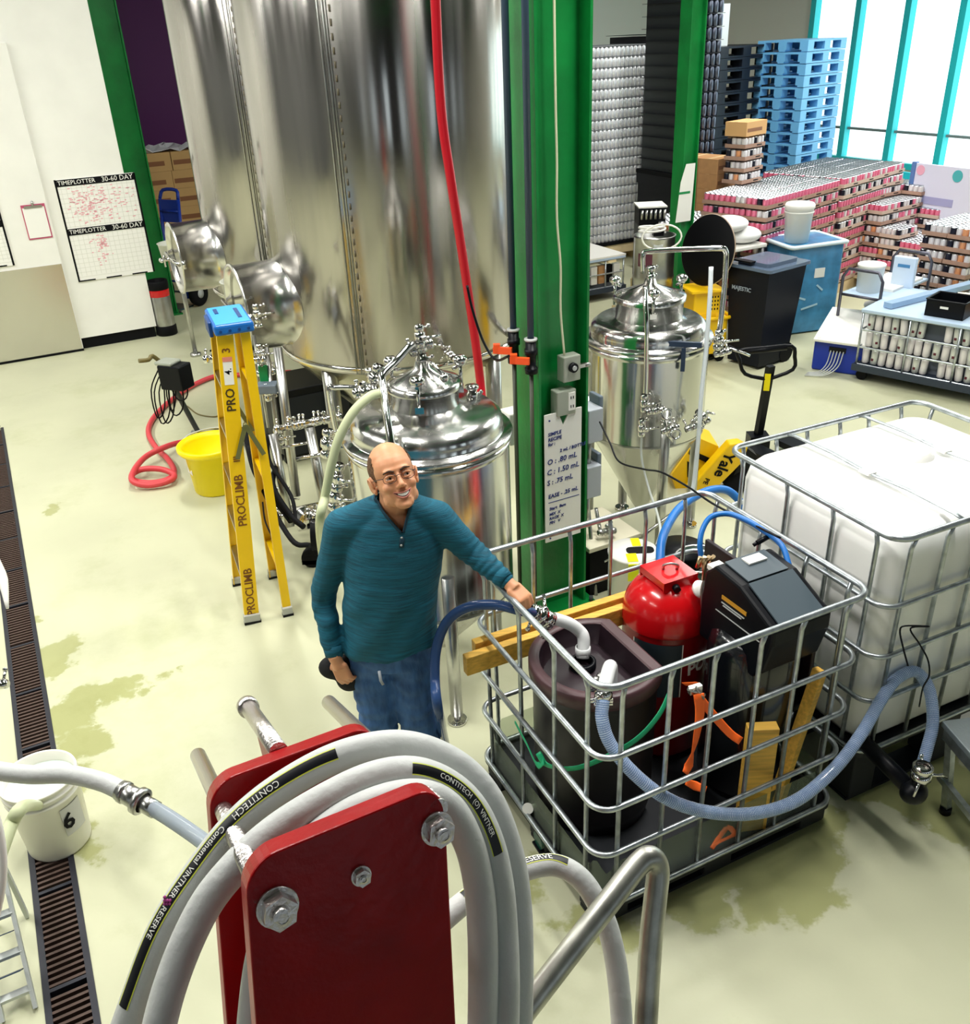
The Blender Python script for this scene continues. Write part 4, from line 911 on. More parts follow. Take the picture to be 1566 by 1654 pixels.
def stripe(pts, tt, i0, i1, texts, toward, wd=.34, turn=0., flip=False):
    """flat print wrapped on the hose from control point i0 to i1"""
    C_, _ = catmull(pts, 10); C_ = C_[i0:i1]; 
    def nrm(i):
        tg = (C_[min(i+1, len(C_)-1)]-C_[max(i-1, 0)]).normalized(); n = Vector(toward); n = (n-tg*tg.dot(n)).normalized(); return tg, n, tg.cross(n)
    for nm, m, a0, a1, rr in (('label_stripe', BLK, -wd, wd, HR+.0005), ('edge_line', YST, wd, wd+.07, HR+.0006), ('edge_line', YST, -wd-.07, -wd, HR+.0006)):
        b = MB(); rows = []
        for i in range(len(C_)):
            tg, n, bi = nrm(i); rows.append([b.bm.verts.new(C_[i]+(n*math.cos(a0+(a1-a0)*k/6)+bi*math.sin(a0+(a1-a0)*k/6))*rr) for k in range(7)])
        for R0, R1 in zip(rows, rows[1:]):
            for k in range(6): f = b.bm.faces.new((R0[k], R0[k+1], R1[k+1], R1[k])); f.smooth = True
        b.obj(nm, m, tt, world=True)
    Ls = [0]
    for i in range(1, len(C_)): Ls.append(Ls[-1]+(C_[i]-C_[i-1]).length)
    for body, s0, size, m, *fl in texts:
        flip = bool(fl)
        o = text(body, size, m, Matrix.Identity(4), tt, world=False, align='LEFT', ext=.0003)
        inv = Matrix.Translation(-tt.location)
        for v_ in o.data.vertices:
            x, y, z = v_.co; x_ = s0+(-x if flip else x); y_ = -y if flip else y
            x_ = max(0, min(Ls[-1]*.999, x_)); i = max(k for k in range(len(Ls)) if Ls[k] <= x_); i = min(i, len(C_)-2)
            f = (x_-Ls[i])/max(1e-6, Ls[i+1]-Ls[i]); tg, n, bi = nrm(i); tg2, n2, bi2 = nrm(i+1); c = C_[i].lerp(C_[i+1], f); n = n.lerp(n2, f); bi = bi.lerp(bi2, f)
            a = -y_/HR; v_.co = inv @ (c+(n*math.cos(a)+bi*math.sin(a))*(HR+.0012+z))
lft = (CR*-.42+CU*.25-CF*.85)
stripe(hs[0][0], hs[0][1], 10, 60, [('RESERVE', .150, .0125, WPLAS, 1), ('VINTNER', .215, .0125, WPLAS, 1), ('Continental', .285, .0135, WPLAS, 1), ('CONTITECH', .385, .0145, WPLAS, 1)], lft, .33)
b = MB(); q = PD(286, 1443, 1.392)-CF*.0258-CR*.006
for k in range(7): b.ball(q+CR*(.004*(k % 3)-.004)+CU*(.005*(k//3)-.004), .0026, 6)
W(hs[0][1], b, 'grape_mark', PNK)
stripe(hs[1][0], hs[1][1], 70, 104, [('CONTITECH  (O)  VINTNER', .04, .011, WPLAS)], (CR*.25+CU*.45-CF*.8), .32)
# grey hose on the floor side, right of the coil, with black labelled stripe
pts = [PD(640, 1560, 1.9), PD(710, 1490, 1.95), PD(775, 1438, 2.0), PD(835, 1408, 2.02), PD(890, 1396, 2.05), PD(930, 1412, 2.05), PD(960, 1450, 2.05), PD(985, 1510, 2.05), PD(1000, 1600, 2.05), PD(1010, 1760, 2.05)]
tt = thing('wine_hose', 'grey hose arching low between the coils and the bent steel pipe', 'hose', pts[0])
b = MB(); b.tube(pts, HR, 20, sub=10); b.obj('hose_wall', GREYH, tt, world=True)
stripe(pts, tt, 16, 46, [('VINTNER RESERVE', .05, .02, WPLAS)], (CR*-.2+CU*.8-CF*.4), .34)
# bent steel pipe handle
pts = [PD(840, 1640, 1.62), PD(925, 1530, 1.66), PD(985, 1453, 1.70), PD(1030, 1396, 1.74), PD(1050, 1384, 1.75), PD(1062, 1402, 1.76), PD(1058, 1450, 1.76), PD(1050, 1530, 1.76), PD(1040, 1700, 1.76)]
b = MB(); b.tube(pts, .0225, 20, sub=8); tag(b.obj('steel_handrail', mat('worn_steel', (.42, .42, .38, 1), .38, .9, var=.35, vs=14)), 'bent worn steel pipe at the bottom edge before the cage', 'pipe')
# grey hose at left with clear continuation
pts = [PD(-80, 1215, 2.3), PD(-20, 1240, 2.3), PD(45, 1250, 2.3), PD(110, 1250, 2.3), PD(165, 1262, 2.28), PD(200, 1278, 2.26)]
tt = thing('wine_hose', 'grey hose entering at the left edge, steel coupling joining it to clear hose', 'hose', pts[0])
b = MB(); b.tube(pts, .0235, 20, sub=8); b.obj('hose_wall', GREYH, tt, world=True)
b = MB(); q0 = PD(194, 1275, 2.26); q1 = PD(226, 1293, 2.24); b.cyl(q0, q1, .0255, n=22); ax = (q1-q0).normalized(); b.lathe([(.0255, -.01), (.034, -.007), (.034, .007), (.0255, .01)], q1, 22, ax); b.lathe([(.0255, -.006), (.028, -.005), (.028, .005), (.0255, .006)], q0+ax*.014, 22, ax); b.cyl(q1, q1+ax*.05, .0215, n=18); W(tt, b, 'coupling', POLD)
b = MB(); b.tube([PD(232, 1296, 2.24), PD(270, 1318, 2.2), PD(320, 1352, 2.14), PD(365, 1388, 2.05), PD(420, 1440, 1.95)], .019, 18, sub=6); W(tt, b, 'clear_section', mat('pale_clear_hose', '#b5c0cc', .15, trans=.4, ior=1.2))
# white pail standing on the drain with a milky hose in it
pp = PZ(80, 1392); pc = Vector((pp.x+.0, pp.y+.125, 0)); WB = mat('white_pail_plastic', '#f0eee2', .35)
t = thing('pail', 'white round pail standing over the floor drain at the lower left', 'bucket', (pc.x, pc.y, .005))
b = MB(); b.lathe([(0, 0), (.128, 0), (.132, .01), (.148, .30), (.156, .302), (.156, .315), (.150, .317), (.151, .335), (.158, .337), (.158, .35), (.152, .352), (.153, .37), (.158, .372), (.156, .382), (.148, .38), (.144, .30), (.128, .02), (0, .02)], n=56); b.obj('bucket_wall', WB, t)
b = MB(); b.lathe([(0, .33), (.145, .33)], n=40); b.obj('foam', mat('pale_foam', '#dfeee4', .3), t)
b = MB(); b.lathe([(.1455, .12), (.1485, .27)], n=16, a0=rad(-45), a1=rad(-5)); b.obj('label', mat('grey_label', '#c9c9c2', .5), t)
wraptext('6', .11, BLACKM, t, .149, .195, rad(-36))
b = MB(); b.tube([PD(-60, 1470, 2.35), PD(-10, 1400, 2.5), PD(18, 1330, 2.6), PD(38, 1302, 2.72), PZ(62, 1300, .34)], .02, 14, sub=6); tag(b.obj('milky_hose_end', MILK), 'milky yellow hose end pouring into the white pail', 'hose')
# step ladder end / frame at the lower left edge
p = PZ(30, 1440, .25); t = thing('folding_step', 'grey aluminium step frame with dark openings at the lower left edge', 'step stool', (p.x-.1, p.y-.1, 0), AL)
b = MB()
for x in (0, .11): beam(b, (x, -.3, .01), (x, .10, .40), .014, .03)
for k in range(4): beam(b, (0, -.25+.1*k, .06+.1*k), (.11, -.25+.1*k, .06+.1*k), .03, .014)
for x in (0, .11): beam(b, (x, .10, .40), (x, .16, .005), .014, .03)
b.obj('frame', mat('pale_aluminium', '#cdd2cf', .4, .3), t)
b = MB(); 
for k in range(3): b.box((.055, -.2+.1*k, .115+.1*k), (.085, .004, .10), R=Matrix.Rotation(rad(45), 3, 'X'))
b.obj('panel', mat('slate_panel2', '#2c3d55', .5), t)
hose('white_cable', 'white hose curving along the lower left edge of the picture', [PD(-40, 1250, 1.9), PD(-12, 1300, 1.9), PD(4, 1370, 1.9), PD(2, 1440, 1.9), PD(-20, 1530, 1.9)], .008, WPLAS)
b = MB(); b.tube([PD(-40, 840, 4.0), PD(-12, 905, 3.9), PD(4, 935, 3.85), PD(12, 982, 3.8)], .0, 10, sub=4, rs=[.035, .03, .022, .006]); tag(b.obj('white_nozzle', WPLAS), 'tapering white nozzle poking in at the left edge above the drain', 'nozzle')
b = MB(); q = PD(-8, 1104, 3.4); b.cyl(q, q+CR*.05, .013, n=12); clamp(b, q+CR*.03, CR, .014); tag(b.obj('steel_fitting', POL), 'small steel fitting at the left edge beside the drain', 'fitting')
# ================================================================ LADDER
F1 = PZ(408, 1004, 0); F2 = PZ(388, 942, 0); R1 = PZ(465, 992, 0)
lt = thing('step_ladder', 'tall yellow step ladder with a blue top cap standing half open', 'ladder', (F1.x, F1.y, 0), AL)
wv_ = (F2-F1); wv_.z = 0; R2 = R1+wv_
capc = PY(369, 512, (F1.y+F2.y)/2+.02); capz = capc.z
hw = wv_.normalized(); fw = (R1-F1-hw*(R1-F1).dot(hw)).normalized(); tw = .31
tc_ = Vector((capc.x, capc.y, capz))
TF1 = tc_-hw*tw/2-fw*.05-UP*.05; TF2 = tc_+hw*tw/2-fw*.05-UP*.05; TR1 = tc_-hw*tw/2+fw*.055-UP*.05; TR2 = tc_+hw*tw/2+fw*.055-UP*.05
def rail(a, c, wd, dp, side):
    """channel section rail: web facing outward (side), flanges inward"""
    b = MB(); z = (c-a).normalized(); x = (fw-z*z.dot(fw)).normalized(); y = z.cross(x)*side
    if y.dot(hw)*(-side) < 0: pass
    R = Matrix((x, z.cross(x), z)).transposed(); m_ = (a+c)/2; L_ = (c-a).length
    b.box(m_, (wd, .004, L_), R=R); inward = (z.cross(x)); inward = inward if inward.dot(hw)*side > 0 else -inward
    for s in (-1, 1): b.box(m_+x*(wd/2-.002)*s+inward*dp/2, (.004, dp, L_), R=R)
    return b, R, -inward
for a, c, wd, s in ((F1+UP*.02, TF1, .085, 1), (F2+UP*.02, TF2, .085, -1), (R1+UP*.02, TR1, .05, 1), (R2+UP*.02, TR2, .05, -1)):
    b, R, out = rail(a, c, wd, .03, s); W(lt, b, 'rail', YELLOW)
    b = MB(); b.box(a+UP*.015, (wd+.012, .04, .05), R=R, bev=.004); ft = W(lt, b, 'foot', mat('grey_foot', '#b5b6ae', .5))
    b = MB(); b.box(a-UP*.012, (wd+.014, .045, .016), R=R); b.obj('rubber_pad', BLACK, ft, world=True)
for k in range(1, 6):
    f = k/6; a = F1.lerp(TF1, f); c = F2.lerp(TF2, f); b = MB(); b.box((a+c)/2, (.078, (c-a).length-.01, .02), R=math.atan2(hw.y, hw.x)-rad(90)); W(lt, b, 'tread', POLD)
for k in (1, 3, 5):
    f = k/6; a = R1.lerp(TR1, f); c = R2.lerp(TR2, f); b = MB(); beam(b, a, c, .03, .012); W(lt, b, 'rear_brace', YELLOW)
for a, c, d_, e in ((F1, TF1, R1, TR1), (F2, TF2, R2, TR2)):
    for f in (.63,):
        A0 = a.lerp(c, .62); B0 = d_.lerp(e, .62); mid = (A0+B0)/2+UP*.17; b = MB()
        beam(b, A0-hw*.02-UP*.02, mid-hw*.02, .006, .025); beam(b, B0-hw*.02-UP*.02, mid-hw*.02, .006, .025); b.cyl(mid-hw*.035, mid, .01, n=10); W(lt, b, 'spreader', mat('olive_steel', '#7f7f55', .4, .7))
ang = math.atan2(fw.y, fw.x)
b = MB(); b.box(tc_-UP*.012, (.205, .40, .055), R=ang, bev=.012); W(lt, b, 'top_cap', mat('ladder_blue', '#1464b4', .35))
b = MB(); b.box(tc_+UP*.0165, (.18, .37, .006), R=ang, bev=.002); W(lt, b, 'cap_tray', mat('ladder_light_blue', '#3aa0e4', .35))
b = MB(); b.box(tc_+fw*.05+UP*.021, (.02, .2, .004), R=ang); b.box(tc_-fw*.055+hw*.08+UP*.021, (.02, .1, .004), R=ang)
for k in (-.12, -.04, .04, .12):
    b.cyl(tc_-hw*.19+fw*k*.6-UP*.015, tc_-hw*.205+fw*k*.6-UP*.015, .008, n=8)
W(lt, b, 'slot', mat('slot_blue', '#0b3c78', .4))
b = MB(); b.box(tc_-fw*.11-UP*.03, (.02, .18, .08), R=ang, bev=.005); W(lt, b, 'tool_tray', mat('slot_blue', '#0b3c78', .4))
zax = (TF1-F1).normalized(); xax = (fw-zax*zax.dot(fw)).normalized()
outw = -hw
def railtext(s, f, size, m, bold=.0008):
    c = F1.lerp(TF1, f); T = frame(c+outw*.0035, zax, -xax); 
    if T.col[2].to_3d().dot(outw) < 0: T = frame(c+outw*.0035, zax, xax)
    return text(s, size, m, T, lt, bold=bold)
LB = mat('brown_lettering', '#7a4a10', .6)
railtext('PROCLIMB', .12, .068, LB); railtext('PROCLIMB', .46, .068, LB); railtext('PRO', .80, .068, mat('dark_lettering', '#3a2a10', .6))
c = F1.lerp(TF1, .885); Rm = Matrix((xax, outw, zax)).transposed()
b = MB(); b.box(c+outw*.003, (.05, .002, .13), R=Rm); W(lt, b, 'sticker', WPLAS)
b = MB(); b.box(c+outw*.0045+zax*.075, (.05, .002, .025), R=Rm); W(lt, b, 'sticker_header', mat('pink_sticker', '#e08a7a', .5))
railtext('3', .955, .06, LB); railtext('4.', .89, .05, BLACKM)
railtext('III', .605, .05, LB)
# ================================================================ YELLOW BUCKET, CART, RED HOSE
bc = Vector((-2.10, 6.52, 0)); t = thing('yellow_bucket', 'bright yellow round bucket on the floor behind the ladder', 'bucket', bc)
b = MB(); b.lathe([(0, 0), (.165, 0), (.175, .012), (.20, .33), (.235, .34), (.25, .36), (.25, .385), (.238, .395), (.215, .385), (.20, .36), (.16, .03), (0, .03)], n=56); b.obj('bucket_wall', YELP, t)
b = MB(); b.box((-.155, -.105, .20), (.09, .004, .04), R=rad(-56)); b.obj('label', WPLAS, t)
b = MB(); b.tube([(-.24, .0, .37), (-.19, .16, .40), (0, .25, .41), (.19, .16, .40), (.24, 0, .37)], .006, 8, sub=4); b.obj('handle', GREY, t)
hose('red_water_hose', 'salmon red water hose looping on the open floor left of the yellow bucket', [PZ(470, 600, .03), PZ(400, 604, .03), PZ(352, 606, .03), PZ(318, 618, .03), PZ(290, 635, .03), PZ(262, 658, .03), PZ(244, 680, .03), PZ(240, 700, .03), PZ(252, 722, .03), PZ(272, 742, .03), PZ(281, 760, .03), PZ(272, 773, .03), PZ(245, 779, .03), PZ(219, 776, .03), PZ(213, 766, .05), PZ(230, 757, .07), PZ(260, 757, .08), PZ(281, 766, .06), PZ(272, 776, .05), PZ(240, 783, .04), PZ(214, 776, .07), PZ(217, 758, .09), PZ(235, 737, .09), PZ(262, 723, .1), PZ(290, 714, .06), PZ(320, 712, .03)], .024, REDH, n=14)
p = PZ(318, 700, 0); t = thing('pump_cart', 'tilted dark pole with a black control box and coiled cables, behind the yellow bucket', 'pump cart', p)
b = MB(); pl = [PZ(330, 715, .05), PY(300, 660, 7.3), PY(275, 612, 7.15), PY(262, 586, 7.1), PY(246, 574, 7.05), PY(240, 580, 7.0), PY(224, 582, 6.95)]
b.tube(pl[:4], .022, 12, sub=4); W(t, b, 'pole', DGREY)
b = MB(); b.tube(pl[3:], .017, 10, sub=3); W(t, b, 'handle', mat('olive_bar', '#6f6438', .5))
bp_ = PY(284, 606, 7.0); b = MB(); b.box(bp_, (.21, .16, .20), R=rad(-22), bev=.01); W(t, b, 'control_box', BLACK)
b = MB(); b.box(bp_+Vector((-.05, .02, .11)), (.16, .14, .03), R=rad(-22), bev=.012); W(t, b, 'cover', mat('grey_steel_box', '#a9aea0', .4))
b = MB(); rnd = random.Random(5)
for k in range(6):
    w0 = 10+rnd.random()*16; h0 = 40+rnd.random()*45; x0 = 258+k*7
    b.tube([PY(x0, 590, 7.0), PY(x0-w0*.7, 600+h0*.4, 6.98), PY(x0-w0*.2, 600+h0, 6.95), PY(x0+w0*.4, 605+h0*.7, 6.95), PY(x0+4, 592, 7.0)], .006, 6, sub=4)
W(t, b, 'cable_coil', BLACKM)
b = MB(); q = PZ(345, 705, .1); b.cyl(q-Vector((.18, 0, 0)), q+Vector((.2, .02, 0)), .07, n=20); b.cyl(q+Vector((.2, .02, 0)), q+Vector((.27, .03, 0)), .05, n=16); b.box(q-UP*.07, (.4, .12, .04)); W(t, b, 'pump_motor', POLD)
hose('pump_cable', 'thin olive cable lying on the floor near the pump cart', [PZ(302, 655, .01), PZ(320, 668, .01), PZ(345, 672, .01), PZ(360, 668, .01)], .006, mat('olive_bar', '#6f6438', .5), 'cord')
# keg with black rubber top at the corner of the cooler
k0 = PZ(266, 543); kc_ = Vector((k0.x, k0.y+.12, 0)); t = thing('slim_keg', 'slim steel keg with black rubber ends and a red band by the cooler corner', 'keg', kc_)
b = MB(); b.lathe([(.115, .08), (.115, .50), (.105, .53)], n=36); b.obj('barrel', POLD, t)
b = MB(); b.lathe([(0, 0), (.115, 0), (.122, .01), (.122, .11), (.116, .12)], n=36); b.obj('rubber_base', BLACKM, t)
b = MB(); b.lathe([(.117, .47), (.119, .48), (.119, .54), (.117, .55)], n=36); b.obj('red_band', RED, t)
b = MB(); b.lathe([(.116, .55), (.122, .555), (.122, .64), (.115, .655), (.10, .65), (.095, .58), (0, .57)], n=36); b.obj('rubber_top', BLACKM, t)
b = MB(); b.cyl((.03, 0, .57), (.03, 0, .63), .018, n=12); b.cyl((-.04, .02, .57), (-.04, .02, .62), .012, n=12); b.box((0, -.05, .6), (.05, .02, .03)); b.obj('posts', POL, t)
# blue hand truck beyond the keg
h0 = PZ(322, 508); t = thing('hand_truck', 'blue hand truck with fat black tyres behind the slim keg', 'hand truck', PZ(318, 494), rad(-25))
b = MB()
for x in (-.42, -.12): b.tube([(x, 0, .1), (x, .05, .6), (x, .16, 1.35)], .022, 10)
for z in (.3, .6, .9, 1.2): b.cyl((-.42, .05+z*.06, z), (-.12, .05+z*.06, z), .014, n=8)
b.tube([(-.42, .16, 1.35), (-.38, .2, 1.45), (-.16, .2, 1.45), (-.12, .16, 1.35)], .022, 10, sub=3); b.box((-.27, .14, 1.2), (.3, .02, .28)); b.obj('frame', mat('truck_blue', '#1c3aa0', .35), t)
b = MB(); b.box((-.27, -.12, .012), (.42, .26, .02)); b.obj('toe_plate', mat('toe_steel', '#49606a', .4, .6), t)
for x in (-.55, .02):
    b = MB(); b.lathe([(.06, -.045), (.13, -.05), (.16, -.03), (.165, 0), (.16, .03), (.13, .05), (.06, .045)], (x, .05, .165), 32, (1, .0, 0)); wh = b.obj('wheel', DARK, t)
    b = MB(); b.lathe([(0, -.04), (.06, -.042), (.062, .042), (0, .04)], (x, .05, .165), 20, (1, 0, 0)); b.obj('hub', GREY, wh)
b = MB(); b.cyl((-.55, .05, .165), (.02, .05, .165), .014, n=8); b.obj('axle', DGREY, t)
# grey round tubs hung near the tanks
for q, lab in (((283, 402, 10.0), 'pale plastic tub on a stand beside the farther manway, by the left green column'), ((393, 466, 7.4), 'pale plastic tub on a stand between the two manways')):
    p = PY(*q); t = thing('plastic_tub', lab, 'tub', (p.x, p.y, 0))
    z = p.z; b = MB(); b.lathe([(0, z-.09), (.15, z-.09), (.17, z+.07), (.18, z+.075), (.165, z+.075), (.145, z-.07), (0, z-.07)], n=40); b.obj('bowl', mat('pale_tub', '#c9cbbe', .4), t)
    b = MB(); b.cyl((0, 0, .03), (0, 0, z-.09), .025, n=12)
    b.lathe([(0, 0), (.06, 0), (.06, .03), (0, .04)], n=20); b.obj('stand', POLD, t)
# ---- pipework rack to the left of the near tank, behind the ladder
t = thing('pipe_rack', 'steel pipe stand with valves and hanging lines between ladder and squat tank', 'pipe stand', PZ(470, 860))
b = MB()
for (a, c, r) in (((448, 560, 5.6), (478, 800, 5.4), .03), ((470, 470, 5.7), (448, 560, 5.6), .0), ((500, 690, 5.3), (530, 850, 5.1), .032), ((430, 560, 5.7), (455, 760, 5.5), .014), ((410, 540, 5.8), (433, 690, 5.6), .010), ((440, 700, 5.3), (468, 850, 5.1), .03)):
    if r: b.cyl(PY(*a), PY(*c), r, n=14)
W(t, b, 'post', POLD)
b = MB(); h0 = PY(448, 692, 5.35); h1 = PY(548, 672, 5.35); b.cyl(h0, h1, .022, n=14)
for f in (.0, .18, .36, .6, 1.): clamp(b, h0.lerp(h1, f), h1-h0, .022)
valve(b, h0.lerp(h1, .3), (h1-h0), .02, 1.); valve(b, h0+Vector((.0, 0, -.05)), (0, 0, 1), .022, .8); valve(b, h0.lerp(h1, .78), h1-h0, .02, .9)
W(t, b, 'manifold', POL)
b = MB(); 
for q, ax in (((412, 492, 5.9), (1, 0, 0)), ((420, 570, 5.7), (0, .1, 1)), ((430, 600, 5.7), (1, 0, .1)), ((432, 632, 5.6), (0, 0, 1)), ((414, 580, 5.6), (1, 0, 0)), ((345, 578, 5.2), (1, .2, 0)), ((415, 505, 5.8), (0, 0, 1))): valve(b, PY(*q), ax, .018, .85)
b.cyl(PY(398, 530, 5.7), PY(424, 524, 5.7), .012, n=10)
W(t, b, 'valve_cluster', POL)
b = MB(); q = PY(426, 604, 5.65); b.box(q, (.055, .03, .12), bev=.004); W(t, b, 'green_tag', mat('green_tag', '#0f8a4a', .4))
b = MB(); q = PY(432, 625, 5.6); b.box(q, (.13, .10, .06), bev=.008); W(t, b, 'actuator', mat('slate_cover', '#6b7784', .4))
b = MB(); b.cyl(PY(455, 722, 5.3), PY(508, 712, 5.3), .01, n=8); b.cyl(PY(478, 740, 5.2), PY(524, 732, 5.2), .012, n=8); W(t, b, 'crossbar', POL)
q = PZ(500, 745); t3 = thing('dark_filler_box', 'added black box darkening the gap between the big tank legs behind the pipe stand', 'cabinet', (q.x, q.y+.35, 0), AL)  # added dark box standing in for the darkness between the tank legs
b = MB(); bbx((-.34, -.25, .0), (.30, .25, .62), b, bev=.01); b.obj('filler_body', BLACK, t3); b = MB(); bbx((-.30, -.256, .06), (.26, -.251, .56), b); b.obj('door', mat('navy_filler_face', '#0c1424', .4), t3)
# black hoses and pump at its foot
t = thing('transfer_pump', 'black transfer pump with steel head and wheels at the foot of the pipe stand', 'pump', PZ(500, 890))
b = MB(); q = PZ(478, 838, .25); b.cyl(q, q+Vector((.16, .06, 0)), .085, n=24); b.cyl(q+Vector((.16, .06, 0)), q+Vector((.2, .075, 0)), .1, n=24); b.cyl(q+Vector((.2, .075, 0)), q+Vector((.27, .10, 0)), .06, n=20); W(t, b, 'pump_head', POL)
b = MB(); q = PZ(505, 868, .16); b.cyl(q, q+Vector((.34, .02, 0)), .125, n=24); b.box(q+Vector((.13, 0, -.12)), (.40, .24, .03)); b.box(q+Vector((.14, 0, .15)), (.16, .14, .08), bev=.01); W(t, b, 'motor', BLACK)
for dx in (.0, .26):
    b = MB(); b.cyl(q+Vector((dx, -.12, -.09)), q+Vector((dx, -.08, -.09)), .07, n=20); W(t, b, 'wheel', DARK)
b = MB(); valve(b, PZ(452, 800, .32), (.2, .1, 1), .024, 1.); valve(b, PZ(520, 830, .3), (1, .1, .2), .024, 1.); valve(b, PZ(462, 832, .2), (1, .3, 0), .022, 1.); valve(b, PZ(540, 815, .42), (.1, .2, 1), .022, 1.); W(t, b, 'valves', POL)
for k, P_ in enumerate(([(455, 735, 5.3), (440, 780, 5.1), (468, 830, 4.9), (490, 850, 4.8)], [(432, 700, 5.3), (436, 745, 5.2), (470, 800, 5.0), (478, 845, 4.85)], [(395, 690, 5.5), (412, 760, 5.25), (440, 800, 5.1), (470, 840, 4.9)], [(424, 810, 5.0), (428, 840, 4.9), (440, 868, 4.75)], [(400, 720, 5.3), (425, 790, 5.1), (470, 870, 4.75), (500, 880, 4.7)])):
    hose('black_hose', ['black hose bowing in front of the pipe stand, left of the squat tank', 'thinner black hose beside the pipe stand post', 'long black hose sloping behind the ladder rear rail', 'short thin black cable by the ladder rear foot', 'black hose running low to the transfer pump'][k], [PY(*q) for q in P_], (.018, .012, .022, .005, .016)[k], DARK)
# ================================================================ BACKGROUND STORES
def uvz(p): a = uv(p); return a[0], a[1], p[2]
# pallet of shrink-wrapped empty cans
def can_wall(name, label, u0, u1, v0, dep, z0, layers, pitch, canm, sheetm, deckm, grp=None, side=1):
    t = thing(name, label, 'can pallet', UV(u0, v0), AL, grp); w_ = u1-u0
    b = MB(); bbx((0, 0, z0-.15), (w_, dep, z0-.02), b); b.obj('deck', deckm, t)
    b = MB()
    for x in (.1, w_/2, w_-.1): bbx((x-.07, 0, 0), (x+.07, dep, z0-.149), b)
    b.obj('block', deckm, t)
    b = MB(); bbx((-.01, -.02, z0-.02), (w_+.01, dep, z0+.03), b); b.obj('strap_base', BLACKM, t)
    n = int(w_/.067); nd = int(dep/.067); b = MB(); r = .0325; h = pitch-.012
    pro = [(r*.8, 0), (r, .01), (r, h-.016), (r*.8, h)]
    for L_ in range(layers):
        z = z0+.03+L_*pitch
        for i in range(n):
            for row in (0, 1): b.lathe(pro, (.034+i*w_/n+row*.033, .034+row*.058, z), 7, a0=rad(180), a1=rad(360))
        if side:
            for j in range(nd): b.lathe(pro, ((.034 if side < 0 else w_-.034), .034+j*dep/nd, z), 7, a0=rad(-90) if side > 0 else rad(90), a1=rad(90) if side > 0 else rad(270))
    k = b.obj('cans', canm, t); k['kind'] = 'stuff'
    for L_ in range(layers+1):
        b = MB(); z = z0+.03+L_*pitch-.008; bbx((0, .0, z), (w_, dep, z+.005), b); b.obj('tier_sheet', sheetm, t)
    b = MB(); bbx((.06, .07, z0), (w_-.06, dep-.02, z0+layers*pitch), b); b.obj('core', DGREY, t)
    return t
ALC = mat('bare_aluminium', (.86, .87, .9, 1), .35, .6); SHT = mat('tier_sheet', '#8f9296', .6)
p0 = WV(938, 412, 11.25); u_a = uv(p0)[0]; u_b = uv(WV(1043, 398, 11.25))[0]; zb_ = WV(990, 392, 11.25).z
can_wall('can_pallet', 'tall pallet of bare silver cans beside the front green column', u_a-.05, u_b, 11.25, 1.0, zb_, 20, .128, ALC, SHT, WOODP, side=0)
DCAN = mat('shaded_aluminium', (.16, .18, .24, 1), .35, 1.); DSH = mat('shaded_sheet', '#10141c', .6)  # shade on these stacks is put into the can and sheet colours
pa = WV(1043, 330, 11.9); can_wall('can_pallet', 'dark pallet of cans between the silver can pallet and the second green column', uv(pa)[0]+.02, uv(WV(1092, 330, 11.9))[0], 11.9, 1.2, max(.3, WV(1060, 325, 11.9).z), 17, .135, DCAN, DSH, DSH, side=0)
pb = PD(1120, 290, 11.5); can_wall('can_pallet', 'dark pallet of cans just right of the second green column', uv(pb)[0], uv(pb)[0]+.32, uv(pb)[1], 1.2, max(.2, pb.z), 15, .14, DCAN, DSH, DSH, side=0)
# low wire crate with white sheet, behind pilot tank
a = PZ(1005, 478, 0); ua, va = uv(a)
def wirecrate(name, label, o_uv, w_, d_, h_, rows, canlist, rot=AL, top=True, nz=3, grp=None):
    t = thing(name, label, 'crate', UV(*o_uv) if not isinstance(o_uv, Vector) else o_uv, rot, grp)
    b = MB(); bbx((-.03, -.03, .10), (w_+.03, d_+.03, .16), b); b.obj('base', mat('slate_pallet', '#2c3644', .5), t)
    for x in (.05, w_-.05):
        for y in (.05, d_-.05):
            b = MB(); b.cyl((x, y-.02, .05), (x, y+.02, .05), .05, n=16); b.obj('caster', BLACKM, t)
    for i in range(rows+1):
        b = MB(); z = .16+(h_-.16)*i/rows; b.tube([(0, 0, z), (w_, 0, z), (w_, d_, z), (0, d_, z)], .010, 6, closed=True, smooth=False); b.obj('rail', GALV, t)
    n = nz
    for i in range(n+1):
        for y in (0, d_):
            b = MB(); b.cyl((w_*i/n, y, .1), (w_*i/n, y, h_), .011, n=8); b.obj('upright', GALV, t)
    if top:
        b = MB(); bbx((-.02, -.02, h_), (w_+.02, d_+.02, h_+.03), b, bev=.005); b.obj('lid', mat('pale_blue_lid', '#b9cfe6', .35), t)
    return t
t = wirecrate('wire_crate', 'low wire crate with white sheet on top, left behind the slim pilot tank', (ua-1.1, va+.0), 1.1, 1.0, .50, 2, [], nz=4)
b = MB(); bbx((-.02, -.02, .53), (1.12, 1.02, .55), b); b.obj('sheet', WPLAS, t)
rnd = random.Random(2); b = MB()
for i in range(9): b.m(i % 3); b.box((.1+i*.115, .06, .32), (.09, .06, .22))
b.obj('box_row', [KRAFT, BLACKM, WPLAS], t)
